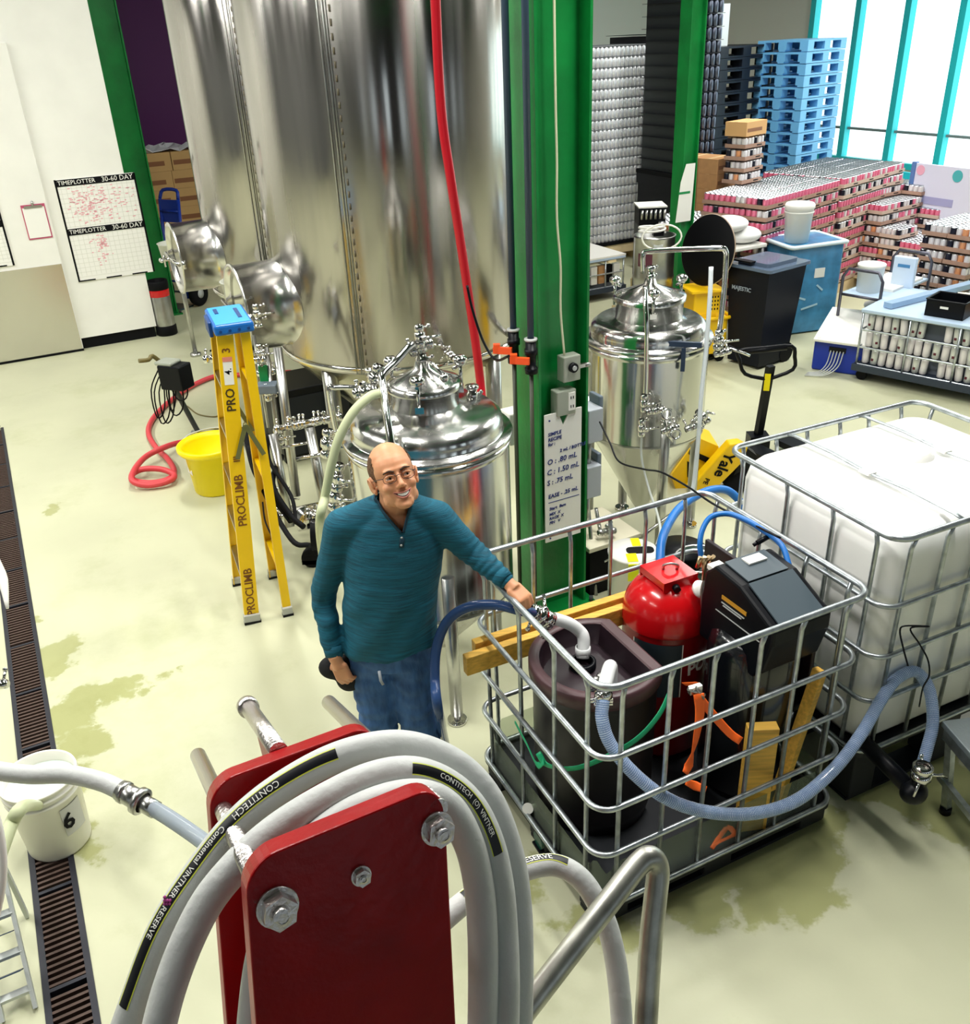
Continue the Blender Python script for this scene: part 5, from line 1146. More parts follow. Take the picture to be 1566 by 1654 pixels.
# grey steel drum with coiled tubing on top
q = PY(1055, 430, 9.2); t = thing('steel_drum', 'ribbed grey metal drum topped with coiled white tubing, behind the pilot tank', 'drum', (q.x, q.y, 0))
zt_ = PY(1055, 378, 9.2).z; b = MB(); b.lathe([(0, 0), (.2, 0), (.2, zt_*.33), (.208, zt_*.35), (.2, zt_*.37), (.2, zt_*.66), (.208, zt_*.68), (.2, zt_*.70), (.2, zt_-.02), (.207, zt_), (.19, zt_), (.18, zt_-.06), (0, zt_-.06)], n=40); b.obj('barrel', POLD, t)
b = MB(); b.lathe([(.202, zt_*.78), (.202, zt_*.88)], n=10, a0=rad(-150), a1=rad(-105)); b.obj('label', mat('maroon_label', '#5a2a3a', .5), t)
b = MB(); b.box((.0, -.185, zt_-.08), (.10, .03, .05), bev=.01); b.obj('handle', GREY, t)
b = MB()
c = Vector((.02, -.12, zt_+.02)); b.tube([c+Vector((.19*math.cos(rad(a)), -.12, .12*math.sin(rad(a)))) for a in range(0, 360, 30)], .009, 8, closed=True, sub=2)
b.tube([Vector((.13*math.cos(rad(a))-.03, .1*math.sin(rad(a)), zt_+.02+a*.0001)) for a in range(0, 700, 30)], .011, 8)
b.obj('tubing_coil', WPLAS, t); b = MB(); b.box((.03, .0, zt_+.015), (.10, .08, .05)); b.obj('black_fitting', BLACK, t)
q = PY(1058, 340, 10.4)
# black and white machine on its drum behind
t = thing('label_rewinder', 'dark box with a pale rim and row of silver rods beside the second green column', 'machine', (q.x, q.y+.25, 0))
b = MB(); bbx((-.16, -.15, 0), (.14, .15, q.z-.17), b); b.obj('stand', DGREY, t); b = MB(); bbx((-.16, -.16, q.z-.17), (.14, .16, q.z+.02), b, bev=.01); b.obj('body', BLACK, t)
for k in range(6):
    b = MB(); b.cyl((-.13+k*.05, -.17, q.z-.1), (-.13+k*.05, -.17, q.z+.0), .015, n=10); b.obj('rod', POLD, t)
b = MB(); bbx((-.17, -.17, q.z+.02), (.15, .17, q.z+.035), b); b.obj('rim', WPLAS, t)
# notice sheets on second column
q = uv(c2p); fz = C2V-.095
A_ = WV(1100, 265, fz); t = thing('paper_notice', 'tall white paper sheet taped to the second green column', 'notice', UV(uv(WV(1096, 300, fz))[0], fz, WV(1096, 358, fz).z), AL)
w0 = uv(WV(1120, 300, fz))[0]-uv(WV(1096, 300, fz))[0]; h0 = A_.z-WV(1096, 358, fz).z
b = MB(); b.prism([(-.02, 0), (w0*.9, 0), (w0, h0), (w0*.4, h0), (.02, h0*.7)], .004, Matrix.Rotation(rad(90), 4, 'X')); b.obj('sheet', WPLAS, t)
b = MB(); bbx((.0, -.007, h0*.49), (w0*.75, -.0045, h0*.53), b); b.obj('tape', mat('green_tape', '#1c8a4c', .5), t)
# round black table top leaning
q = PD(1143, 400, 9.0); t = thing('round_tabletop', 'large round black tabletop standing on edge beside the second green column', 'tabletop', (q.x, q.y, 0))
rr_ = .34; nrmv = Vector((-.80, -.52, .2)).normalized(); cc = Vector((0, 0, q.z-.02))
b = MB(); b.lathe([(0, -.012), (rr_*.98, -.012), (rr_, -.006), (rr_, .006), (rr_*.98, .012), (0, .012)], cc, 56, nrmv); b.obj('top', BLACKM, t)
b = MB(); b.lathe([(rr_, -.008), (rr_+.006, 0), (rr_, .008)], cc, 56, nrmv); b.obj('edge_band', mat('tan_edge', '#a08c78', .5), t)
b = MB(); beam(b, (0, .1, .0), (0, .06, q.z-.1), .05, .05); b.cyl((0, .1, 0), (0, .1, .03), .2, n=24); b.obj('pedestal', DGREY, t)
# yellow bucket set (mop bucket with wringer)
q = PZ(1135, 520, .42); t = thing('mop_bucket', 'yellow mop bucket with perforated wringer beside the black wheelie bin', 'mop bucket', (q.x, q.y+.1, 0), rad(10))
b = MB(); b.prism(rrect(-.2, -.15, .24, .2, .05), .36, z0=.10); ob = b.obj('bucket_wall', YELM, t)
b = MB(); b.tube([(x, y, .47) for x, y in rrect(-.22, -.17, .26, .22, .06)], .018, 8, closed=True); b.obj('rim', YELM, t)
b = MB(); b.prism(rrect(-.14, -.13, .14, .14, .02), .22, z0=.52); b.prism(rrect(-.19, -.18, .16, .16, .02), .02, z0=.74); b.obj('wringer', YELM, t)
b = MB()
for i in range(4):
    for j in range(4): b.box((.02+i*.03, -.1325, .56+j*.04), (.012, .004, .018)); b.box((.1425, -.09+i*.05, .56+j*.04), (.004, .02, .018))
b.obj('holes', BLACKM, t)
b = MB(); bbx((-.12, -.14, .46), (.1, .14, .52), b); b.obj('wringer_foot', YELM, t)
for x in (-.15, .18):
    for y in (-.1, .14):
        b = MB(); b.cyl((x, y-.02, .05), (x, y+.02, .05), .05, n=14); b.obj('wheel', BLACKM, t)
# wheelie bin
B0 = Vector((2.50, 9.0, 0)); e_ = Vector((math.cos(rad(-55)), math.sin(rad(-55)), 0)); wB = .46; ang = rad(-55)
t = thing('wheelie_bin', 'tall black wheelie bin with grey-blue lid and small white lettering', 'bin', B0, ang)
zB = PY(1170, 432, PZ(1180, 580).y).z; zB = .98
b = MB(); v0 = [(.05, .04), (wB-.02, .04), (wB-.02, .48), (.05, .48)]; v1 = [(-.0, -.0), (wB+.03, -.0), (wB+.03, .56), (-.0, .56)]
A_ = [b.bm.verts.new((x, y, .03)) for x, y in v0]; B_ = [b.bm.verts.new((x, y, zB)) for x, y in v1]
b.bm.faces.new(A_[::-1]); b.bm.faces.new(B_)
for i in range(4): b.bm.faces.new((A_[i], A_[(i+1) % 4], B_[(i+1) % 4], B_[i]))
b.obj('bin_body', mat('bin_black', '#070c18', .45, spec=.25), t)
b = MB(); b.prism(rrect(-.03, -.03, wB+.06, .60, .04), .03, z0=zB); b.prism(rrect(.05, .05, wB-.02, .50, .04), .035, z0=zB+.03); lid = b.obj('lid', mat('bin_lid', '#5a6a80', .25, coat=.4), t)
b = MB(); b.box((wB*.35, .02, zB+.066), (wB*.5, .07, .016)); b.obj('lid_handle', BLACK, lid)
for x in (.04, wB-.04):
    b = MB(); b.cyl((x-.03, .46, .1), (x+.03, .46, .1), .1, n=20); b.obj('wheel', BLACKM, t)
T = frame(Matrix.Rotation(ang, 3, 'Z') @ Vector((.06, -.001, zB-.20)) + B0, e_.normalized(), (0, -.04, 1)); text('MAJESTIC', .056, mat('grey_lettering', '#9aa6b4', .5), T, t, align='LEFT', bold=.001)
# pink can cases ----------------------------------------------------------
def case_mesh(name, mix, seed, tray=TRAY, nx=6, ny=4, wrap=True, h=.115):
    rnd = random.Random(seed); b = MB(); p_ = .066; w_ = nx*p_+.006; d_ = ny*p_+.006
    b.m(0); bbx((-w_/2, -d_/2, 0), (w_/2, d_/2, .008), b)
    for s in (-1, 1):
        bbx((-w_/2, s*d_/2-.002, 0), (w_/2, s*d_/2+.002, .042), b); bbx((s*w_/2-.002, -d_/2, 0), (s*w_/2+.002, d_/2, .042), b)
        b.m(5); b.box((-.08*s, s*(d_/2+.003), .02), (.10, .002, .012)); b.m(0)
    for i in range(nx):
        for j in range(ny):
            k = rnd.random(); mi = 1
            acc = 0
            for q_, f in mix:
                acc += f
                if k < acc: mi = q_; break
            x = -w_/2+.003+p_*(i+.5); y = -d_/2+.003+p_*(j+.5); b.m(mi); b.lathe([(.031, .008), (.0325, .02), (.0325, h-.012)], (x, y, 0), 8); b.m(4); b.lathe([(.0325, h-.012), (.027, h), (.025, h-.004), (0, h-.004)], (x, y, 0), 8)
    return b.mesh(name, [tray, CANP, CAND, CANW, CANT, BLACKM, CANO])
PK = [case_mesh('case_pink', [(1, .80), (2, .12), (3, .08)], s) for s in (1, 2, 3)]
LK = [case_mesh('case_pale', [(1, .45), (2, .2), (3, .35)], s, mat('pale_kraft', '#c8b0a0', .7)) for s in (4, 5)]
OK_ = [case_mesh('case_orange', [(6, .4), (3, .4), (2, .2)], s) for s in (6, 7)]
WK = [case_mesh('case_white', [(3, .6), (2, .3), (6, .1)], s) for s in (8, 9)]
CW, CD, CH = .402, .27, .128
def pallet(name, label, o, rot, w_=1.25, d_=1.05, m=WOODP, grp=None, h=.14):
    t = thing(name, label, 'pallet', o, rot, grp)
    for k in range(6):
        b = MB(); y = d_*(k+.5)/6; b.box((w_/2, y, h-.01), (w_, d_/6*.72, .02)); b.obj('board', m, t)
    for y in (.05, d_/2, d_-.05):
        b = MB(); b.box((w_/2, y, (h-.02)/2), (w_, .08, h-.021)); b.obj('stringer', m, t)
    return t
def stack(corner, rot, nx, ny, z0, layers, meshes, label, grp, skip=lambda i, j, k: False, faces=True):
    R = Matrix.Rotation(rot, 3, 'Z'); rnd = random.Random(int(corner.x*100))
    for k in range(layers):
        for i in range(nx):
            for j in range(ny):
                if skip(i, j, k): continue
                if faces and k < layers-1 and 0 < i and 0 < j: continue
                p = corner+R @ Vector((CW*(i+.5)+rnd.uniform(-.006, .006), CD*(j+.5)*1.02+rnd.uniform(-.006, .006), 0)); p.z = z0+k*CH
                o = link('can_case', meshes[(i*3+j+k*2) % len(meshes)]); o.location = p; o.rotation_euler = (0, 0, rot+rnd.uniform(-.01, .01)); tag(o, label+', '+where(i, j, k, layers), 'can case', grp)
ORD = ['first', 'second', 'third', 'fourth', 'fifth', 'sixth', 'seventh', 'eighth', 'ninth', 'tenth', 'eleventh', 'twelfth', 'thirteenth', 'fourteenth', 'fifteenth', 'sixteenth', 'seventeenth', 'eighteenth', 'nineteenth', 'twentieth']
def where(i, j, k, layers):
    a_ = 'top layer' if k == layers-1 else ORD[layers-1-k]+' layer down'
    if i == 0 and j == 0: return a_+', near corner'
    if j == 0: return a_+', '+ORD[i]+' right of corner'
    if i == 0: return a_+', '+ORD[j]+' left of corner'
    return a_+', '+ORD[i]+' right, '+ORD[j]+' back'
PR = AL+rad(15.7)
pc_ = PD(1240, 316, 9.7); top = pc_.z; nl = 9; z0 = top-nl*CH
ZP = .14; nl = int(round((top-ZP)/CH))
k1 = Vector((pc_.x, pc_.y, 0)); d1 = Matrix.Rotation(PR, 3, 'Z') @ Vector((1, 0, 0))
pallet('pallet', 'wooden pallet under the nearer stack of pink can cases', k1, PR, 1.66, .86)
stack(k1, PR, 4, 3, ZP, nl, PK, 'pink can tray in near window stack', 'pink can cases, near stack', faces=True)
k2 = k1+d1*1.70
pallet('pallet', 'wooden pallet under the farther stack of pink can cases', k2, PR, 1.66, 1.12)
stack(k2, PR, 4, 4, ZP, nl, LK+PK[:1], 'pale pink can tray in far window stack', 'pink can cases, far stack')
# side stacks at left: orange cases, brown boxes, tall tower of white cases
dv1 = Matrix.Rotation(PR, 3, 'Z') @ Vector((0, 1, 0))
q = PD(1141, 360, 9.8); kq = Vector((q.x, q.y, 0)); 
pallet('pallet', 'wooden pallet under the orange can cases behind the round tabletop', kq-d1*.1, PR, .9, 1.2)
stack(kq-d1*.05, PR, 2, 3, ZP, 8, OK_, 'orange can tray behind the round tabletop', 'orange can cases')
q = PD(1157, 300, 10.8); kq2 = Vector((q.x, q.y, 0)); 
pallet('pallet', 'wooden pallet under the cardboard boxes and white can tower', kq2-d1*.05, PR, 1.3, 1.2)
def boxmesh(w_, d_, h_, m):
    b = MB(); bbx((-w_/2, -d_/2, 0), (w_/2, d_/2, h_), b); b.m(1); bbx((-w_/2+.02, -d_/2-.002, h_*.3), (w_/2-.1, -d_/2, h_*.55), b); b.m(2); bbx((-w_/2, -.025, h_), (w_/2, .025, h_+.002), b); return b.mesh('box', [m, mat('box_print', '#8a5a38', .6), mat('box_tape', '#d6b98a', .4)])
BM = boxmesh(.40, .27, .168, KRAFT)
for k in range(9):
    for i in range(1):
        for j in range(2):
            o = link('cardboard_box', BM); o.location = kq2+d1*.2+dv1*(.14+.28*j)+UP*(ZP+k*.17); o.rotation_euler = (0, 0, PR); tag(o, 'brown cardboard box, '+ORD[k]+' up in the '+('front' if j == 0 else 'back')+' column left of the white can tower', 'box', 'brown boxes in the column')
tw = PZ(1197, 292, ZP+nl*CH)
for k in range(4):
    o = link('can_case', WK[k % 2]); o.location = tw+UP*(k*CH)+d1*.01*(k % 2); o.rotation_euler = (0, 0, PR+rad((k % 3-1)*1.5)); tag(o, 'tray of white cans, '+ORD[k]+' up in the short tower on the pink stack', 'can case', 'white can tower')
o = link('cardboard_box', boxmesh(.42, .28, .15, mat('light_kraft', '#d8a870', .7))); o.location = tw+UP*(4*CH); o.rotation_euler = (0, 0, PR); tag(o, 'light orange cardboard box on top of the white can tower', 'box')
# plastic pallet stacks: dark and blue
def plpallet(m1, w_=1.2, d_=1.0):
    b = MB(); b.m(0)
    bbx((0, 0, .11), (w_, d_, .135), b)
    for x in (.0, w_/2-.09, w_-.18):
        for y in (0, d_/2-.08, d_-.16): bbx((x, y, .02), (x+.18, y+.16, .11), b)
    for y in (0, d_/2-.06, d_-.12): bbx((0, y, 0), (w_, y+.12, .02), b)
    return b.mesh('plastic_pallet', [m1])
DP = plpallet(mat('black_plastic_pallet', '#0d1522', .4)); BP_ = plpallet(mat('blue_plastic_pallet', '#6fb4e4', .4))
gm_ = mat('green_chock', '#27b888', .4)
q = PD(1150, 262, 12.6); kd = Vector((q.x, q.y, 0)); q = PD(1283, 262, 12.6); kb = Vector((q.x, q.y, 0))
for k in range(20):
    o = link('plastic_pallet', DP); o.location = kd+UP*(k*.14)+d1*(.01*(k % 3)); o.rotation_euler = (0, 0, PR-rad(6)); o.scale = (.92, 1, 1); tag(o, 'black plastic pallet, '+ORD[k]+' up in the tall dark stack behind the can tower', 'pallet', 'dark plastic pallets')
    o = link('plastic_pallet', BP_); o.location = kb+UP*(k*.142)+d1*(.01*(k % 2)); o.rotation_euler = (0, 0, PR-rad(6)); o.scale = (.72, .8, 1); tag(o, 'sky blue plastic pallet, '+ORD[k]+' up in the tall stack beside the windows', 'pallet', 'blue plastic pallets')
t = thing('hanging_banner', 'pale tall curtain strip between the dark can pallet and the dark plastic pallets', 'curtain', PD(1156, 200, 12.9).xy.to_3d(), AL)
b = MB(); bbx((-.12, 0, 0), (.10, .02, 3.3), b); b.obj('strip', mat('pale_curtain', '#e6f2f4', .5), t)
# poster panel
q = PD(1480, 262, 11.6); q2 = PD(1566, 275, 11.0); z1 = q.z; ex = (Vector((q2.x, q2.y, 0))-Vector((q.x, q.y, 0))); pw = 1.25; an = math.atan2(ex.y, ex.x)
t = thing('display_board', 'tall pale poster board with mauve band and faint printing by the windows', 'display board', (q.x, q.y, 0), an)
b = MB(); bbx((0, 0, .02), (pw, .03, z1), b, bev=.005); b.obj('panel', mat('pale_lilac_board', '#dfe0f2', .4), t)
b = MB(); bbx((-.06, -.01, 0), (0, .05, z1+.01), b); b.obj('side_post', mat('slate_blue_post', '#5b7fb8', .4), t)
b = MB(); bbx((.14, -.006, z1-.47), (.62, 0, z1-.38), b); b.obj('band', mat('mauve_band', '#a8a8d0', .5), t)
b = MB(); b.cyl((.62, -.006, z1-.1), (.62, 0, z1-.1), .07, n=24); b.obj('emblem', mat('teal_emblem', '#4fb4b8', .5), t)
b = MB(); b.cyl((.08, -.006, z1-.08), (.08, 0, z1-.08), .06, n=20); b.obj('corner_print', mat('pink_print', '#f0b0c4', .5), t)
b = MB()
for k, (x, w__) in enumerate(((.3, .12), (.26, .2), (.24, .22), (.28, .14))): bbx((x, -.005, z1-.6-.07*k), (x+w__, 0, z1-.585-.07*k), b)
b.obj('print_line', mat('faint_print', '#c4c8e0', .5), t)
q = PD(1450, 278, 12.6); t = thing('purple_panel', 'purple and blue upright panel between the pink cans and the poster board', 'panel', (q.x, q.y, 0), an)
b = MB(); bbx((0, 0, .5), (.34, .03, q.z-.15), b); b.obj('upper_panel', mat('bright_purple', '#8a4fc0', .4), t); b = MB(); bbx((0, 0, 0), (.34, .03, .5), b); b.obj('lower_panel', NAVY, t); b = MB(); bbx((0, 0, q.z-.15), (.34, .03, q.z+.02), b); b.obj('teal_top', TEAL, t)
# can trays on pallet before the poster (pale cases), right side
q = PD(1420, 395, 9.3); kr_ = Vector((q.x, q.y, 0)); tz_ = q.z; n_ = int((tz_-.02)/CH)
q = PZ(1470, 478, 0); kz = Vector((q.x, q.y, 0)); RR = AL+rad(8); dR = Matrix.Rotation(RR, 3, 'Z') @ Vector((1, 0, 0)); dS = Matrix.Rotation(RR, 3, 'Z') @ Vector((0, 1, 0))
pallet('pallet', 'wooden pallet under the pale can cases behind the cart', kz-dR*.1, RR, 1.5, 1.25)
stack(kz, RR, 3, 4, ZP, 4, LK+OK_[:1], 'pale can tray behind the cart', 'mixed can cases', faces=False)
for i, j, n in ((0, 2, 3), (1, 2, 3), (2, 2, 4), (0, 3, 5), (1, 3, 5), (2, 3, 4), (2, 1, 2), (0, 1, 1)):
    for k in range(n):
        o = link('can_case', (LK+WK)[(i+j+k) % 4]); o.location = kz+dR*CW*(i+.5)+dS*CD*1.02*(j+.5)+UP*(ZP+(4+k)*CH); o.rotation_euler = (0, 0, RR); tag(o, 'pale can tray atop block behind the cart, '+ORD[k]+' up, '+ORD[i]+' column, '+ORD[j]+' row', 'can case', 'mixed can cases')
q = PD(1553, 395, 9.2); kk = Vector((q.x+.1, q.y, 0)); pallet('pallet', 'wooden pallet under the cases at the right picture edge', kk, RR, 1.0, 1.1)
stack(kk, RR, 2, 2, ZP, int((q.z+.05)/CH), WK, 'white can tray at right edge', 'right edge can cases', faces=False)
# white sacks on a low pallet, bucket stack, blue wrapped tote
q = PD(1215, 400, 8.9); kk = Vector((2.42, 9.50, 0)); WS = mat('white_sack', '#f4f4f2', .5, bump=.4, bs=6)
t = thing('folding_table', 'low white-topped table holding white sacks behind the wheelie bin', 'table', kk, AL)
zt_ = q.z-.14; b = MB(); bbx((0, 0, zt_-.04), (.80, .42, zt_), b, bev=.01); b.obj('tabletop', WPLAS, t)
for x in (.05, .75):
    for y in (.05, .37): b = MB(); b.cyl((x, y, 0), (x, y, zt_-.04), .018, n=10); b.obj('leg', DGREY, t)
for k, (x, y, z, sx, lab) in enumerate(((.20, .21, .07, .215, 'plump white sack on the left of the white table'), (.62, .21, .07, .215, 'plump white sack on the right of the white table'), (.42, .22, .20, .25, 'white sack lying on top of the other two'))):
    b = MB(); b.ball((0, 0, 0), (sx, .20, .085), 12); o = b.obj('sack', WS); o.location = kk+Matrix.Rotation(AL, 3, 'Z') @ Vector((x, y, zt_+z+.012)); o.rotation_euler = (0, 0, AL+.1*k); tag(o, lab, 'sack')
q = PZ(1287, 390, .975); z2 = .40
t = thing('bucket_stack', 'tall stack of nested white plastic buckets standing on the blue wrapped bin', 'buckets', (q.x, q.y+.04, .975))
b = MB(); b.lathe([(0, 0), (.125, 0), (.145, z2-.06), (.155, z2-.05), (.155, z2-.02), (.14, z2), (0, z2)], n=40); b.obj('bucket', WPLAS, t)
b = MB(); b.lathe([(.148, z2-.10), (.152, z2-.095), (.152, z2-.085), (.148, z2-.08)], n=40); b.obj('bucket_rim', WPLAS, t)
q = PZ(1322, 505, .0); BW = mat('blue_wrapped', '#3f86b4', .3, var=.3, vs=6, bump=.3, bs=9, coat=.3)
t = thing('wrapped_bin', 'blue bin wrapped in clear film with crumpled top, behind the wheelie bin', 'bin', (3.62, 9.80, 0), rad(14))
b = MB(); b.prism(rrect(-.28, 0, .38, .55, .05), .95, z0=.02); b.obj('bin_body', BW, t); b = MB(); b.tube([(x, y, .97+.02*math.sin(9*x)) for x, y in rrect(-.30, -.02, .40, .57, .05, 4)], .022, 8, closed=True); b.obj('film_rim', mat('white_film', '#dff0f6', .3), t)
b = MB(); bbx((-.27, .01, .955), (.37, .54, .965), b); b.obj('lid', NAVY, t); b = MB(); b.box((.10, -.004, .66), (.12, .006, .10)); b.obj('label', WPLAS, t)
for k, (x, z, w__, r_) in enumerate(((-.14, .42, .22, 20), (.02, .30, .2, -12), (.12, .5, .1, 40))):
    b = MB(); b.box((x, -.006-.002*k, z), (w__, .004, .02), R=Matrix.Rotation(rad(r_), 3, 'Y')); b.obj('tape', mat('clear_tape', '#a9cfe0', .3), t)
# cart with buckets
q = PZ(1358, 520, .35); q = PZ(1345, 470, .62)
cartm = mat('cart_tube', '#5a5a66', .35, .6)
c0 = PY(1357, 475, 8.9); c1_ = PY(1420, 488, 8.6); ex = Vector((c1_.x-c0.x, c1_.y-c0.y, 0)); cwid = ex.length; ca = math.atan2(ex.y, ex.x)
t = thing('utility_cart', 'grey tubular cart with white buckets and pails between blue bin and wire crate', 'cart', (c0.x, c0.y, 0), ca)
zc_ = c0.z; ln = 1.05; zt2 = PY(1357, 432, 8.9).z
b = MB(); bbx((0, 0, zc_-.0), (cwid, ln, zc_+.02), b); b.obj('top_shelf', mat('pale_blue_lid', '#b9cfe6', .35), t)
b = MB(); bbx((0, 0, .26), (cwid, ln, .28), b); b.obj('bottom_shelf', mat('pale_blue_lid', '#b9cfe6', .35), t)
for y in (0, ln):
    b = MB(); b.tube([(0, y, .1), (0, y, zt2-.08), (.05, y, zt2), (cwid-.05, y, zt2), (cwid, y, zt2-.08), (cwid, y, .1)], .016, 8); b.cyl((0, y, zc_+.01), (cwid, y, zc_+.01), .014, n=8); b.obj('hoop', cartm, t)
for x in (0, cwid):
    for y in (.02, ln-.02): b = MB(); b.cyl((x-.015, y, .06), (x+.015, y, .06), .06, n=16); b.obj('caster', BLACKM, t)
Rc = Matrix.Rotation(ca, 3, 'Z'); O_ = Vector((c0.x, c0.y, 0))
def pail(x, y, z, r, h, label, lidded=True):
    b = MB(); b.lathe([(0, 0), (r*.9, 0), (r, h-.03), (r*1.06, h-.028), (r*1.06, h-.005), (r, h), (0, h)], n=32); o = b.obj('pail', WPLAS); o.location = O_+Rc @ Vector((x, y, z)); tag(o, label, 'bucket')
pail(cwid*.42, .22, zc_+.02, .125, .27, 'white lidded pail standing on the cart top')
pail(cwid*.45, .17, .28, .15, .14, 'squat round white tub at the front of the cart\'s lower shelf')
pail(cwid*.45, .50, .28, .14, .22, 'white tub behind the squat tub on the cart\'s lower shelf')
pail(cwid*.45, .82, .28, .15, .20, 'pale tub at the far end of the cart\'s lower shelf')
o = O_+Rc @ Vector((cwid*.85, .55, zc_+.02)); t = thing('scale_head', 'pale box with grey-blue display standing on the cart', 'box', o, ca)
b = MB(); bbx((-.10, -.03, 0), (.12, .03, .30), b, bev=.01); b.obj('box', mat('pale_blue_box', '#cfe0f4', .4), t); b = MB(); bbx((-.05, -.034, .20), (.07, -.03, .23), b); b.obj('strip', mat('strip_blue', '#4a86b8', .4), t)
b = MB(); bbx((.02, .3, zc_+.02), (cwid-.02, .95, zc_+.045), b); t2 = b.obj('paper_pile', WPLAS); t2.location = O_; t2.rotation_euler = (0, 0, ca); tag(t2, 'flat white sheets lying on the cart top', 'papers')
# blue cooler with white lid board and cables
q = PZ(1340, 592); t = thing('blue_cooler', 'deep blue box under a tilted white board, cables hanging from it', 'cooler', (q.x-.18, q.y-.05, 0), rad(-35))
b = MB(); b.box((.22, .2, .17), (.5, .4, .34), bev=.02); b.obj('box', NAVY, t)
b = MB(); b.box((.22, .24, .40), (.50, .62, .03), R=Matrix.Rotation(rad(16), 3, 'X'), bev=.008); b.obj('white_lid', WPLAS, t)
b = MB(); b.box((.2, -.002, .23), (.16, .012, .05)); b.obj('socket_row', BLACK, t)
for k in range(5):
    b = MB(); b.tube([(.14+k*.03, -.01, .22), (.13+k*.03, -.07-.01*k, .10), (.08+k*.02, -.12-.02*k, .03), (-.02, -.14-.025*k, .012)], .006, 6, sub=4); b.obj('cable', GREY, t)
for x in (.02, .4): b = MB(); b.ball((x, -.03, .33), .018, 8); b.obj('latch', WPLAS, t)
# crate with tall cans and stuff on top
A0 = PZ(1378, 612); A1 = PZ(1566, 652); ex = A1-A0; Lc = 1.30; an = math.atan2(ex.y, ex.x); hC = .66
t = wirecrate('wire_crate', 'wheeled wire crate filled with white cans lying in rows, at the right edge', A0, Lc, .95, hC, 3, [], rot=an, nz=3)
RcM = Matrix.Rotation(an, 3, 'Z')
b = MB(); b.lathe([(0, 0), (.026, 0), (.033, .012), (.033, .13), (.027, .145), (0, .145)], n=12); cm = b.mesh('can', CANW)
b = MB(); b.lathe([(0, 0), (.026, 0), (.033, .012), (.033, .13), (.027, .145), (0, .145)], n=12); b.m(1); b.box((0, -.033, .05), (.022, .006, .022)); cm2 = b.mesh('can', [mat('can_silver', '#d9dcda', .3, .5), mat('maroon_dot', '#5a1a2a', .5)])
rnd = random.Random(4)
for r_ in range(3):
    for i in range(16):
        if (r_ == 2 and i in (7, 8)) or rnd.random() < .06: continue
        o = link('can', cm if rnd.random() < .45 else cm2, t); o.location = (.06+i*.077+rnd.uniform(-.006, .006), .06, .165+r_*.165); o.rotation_euler = (rnd.uniform(-.06, .06), rnd.uniform(-.06, .06), rnd.uniform(-.5, .5))
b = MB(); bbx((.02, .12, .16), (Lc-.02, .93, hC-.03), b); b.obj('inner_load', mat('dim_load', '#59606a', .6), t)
def onC(x, y, z): return A0+RcM @ Vector((x, y, z))
p = onC(.50, .10, hC+.03); t = thing('black_bin_box', 'black open plastic parts bin standing on the wire crate', 'bin', p, an)
b = MB()
for (x0, y0, x1, y1) in ((0, 0, .33, .008), (0, .30, .33, .308), (0, 0, .008, .3), (.322, 0, .33, .3)): bbx((x0, y0, 0), (x1, y1, .15), b)
bbx((0, 0, 0), (.33, .3, .008), b); b.tube([(x, y, .15) for x, y in rrect(-.004, -.004, .334, .312, .01, 2)], .007, 6, closed=True); b.obj('bin_body', BLACK, t); b = MB(); b.box((.16, -.002, .09), (.07, .004, .02)); b.obj('label', WPLAS, t)
p = onC(.93, .35, hC+.03); t = thing('open_carton', 'small open carton with green printing on the wire crate', 'box', p, an+.5)
b = MB(); bbx((0, 0, 0), (.2, .16, .17), b); b.obj('box', mat('light_kraft', '#d8a870', .7), t); b = MB(); bbx((.02, -.003, .02), (.16, 0, .13), b); b.obj('green_print', mat('green_tag', '#0f8a4a', .4), t); b = MB(); b.box((.1, .2, .18), (.2, .12, .006), R=Matrix.Rotation(rad(25), 3, 'X')); b.obj('flap', mat('light_kraft', '#d8a870', .7), t)
p = onC(.62, .55, hC+.03); b = MB(); bbx((0, 0, 0), (.2, .12, .10), b); o = b.obj('white_box', mat('cream_box', '#e8e2c8', .5)); o.location = p; o.rotation_euler = (0, 0, an+.4); tag(o, 'small cream box behind the black parts bin', 'box')
p = onC(.9, .75, hC+.03); b = MB(); b.ball((0, 0, 0), (.16, .12, .09), 10); o = b.obj('blue_bag', mat('bright_blue_bag', '#1660d0', .4, bump=.5, bs=9)); o.location = p+UP*.09; tag(o, 'crumpled bright blue bag at the back of the wire crate', 'bag')
p = onC(1.18, .7, hC+.03); b = MB(); b.box((0, 0, .11), (.2, .2, .22), bev=.02); o = b.obj('dark_case', mat('wine_dark', '#3a1030', .5)); o.location = p; tag(o, 'dark maroon case at the back right of the wire crate', 'case')
p = onC(.98, .05, hC+.03); b = MB(); bbx((0, 0, 0), (.28, .22, .03), b); o = b.obj('white_cloth', WPLAS); o.location = p; o.rotation_euler = (0, 0, an); tag(o, 'folded white cloth on the front right of the wire crate', 'cloth')
# conveyor beam lying over the crate
t = thing('guide_rail', 'long pale blue metal rail lying diagonally across the wire crate', 'rail', onC(.1, .1, 0)); b = MB(); beam(b, onC(.16, .12, hC+.06), onC(.55, 1.5, hC+.06), .09, .05); b.obj('rail', mat('pale_blue_rail', '#9db8d4', .35, .3), t, world=True)
b = MB(); e = onC(.55, 1.45, 0); b.cyl((e.x, e.y, 0), (e.x, e.y, hC+.035), .03, n=12); b.obj('stand', DGREY, t, world=True)
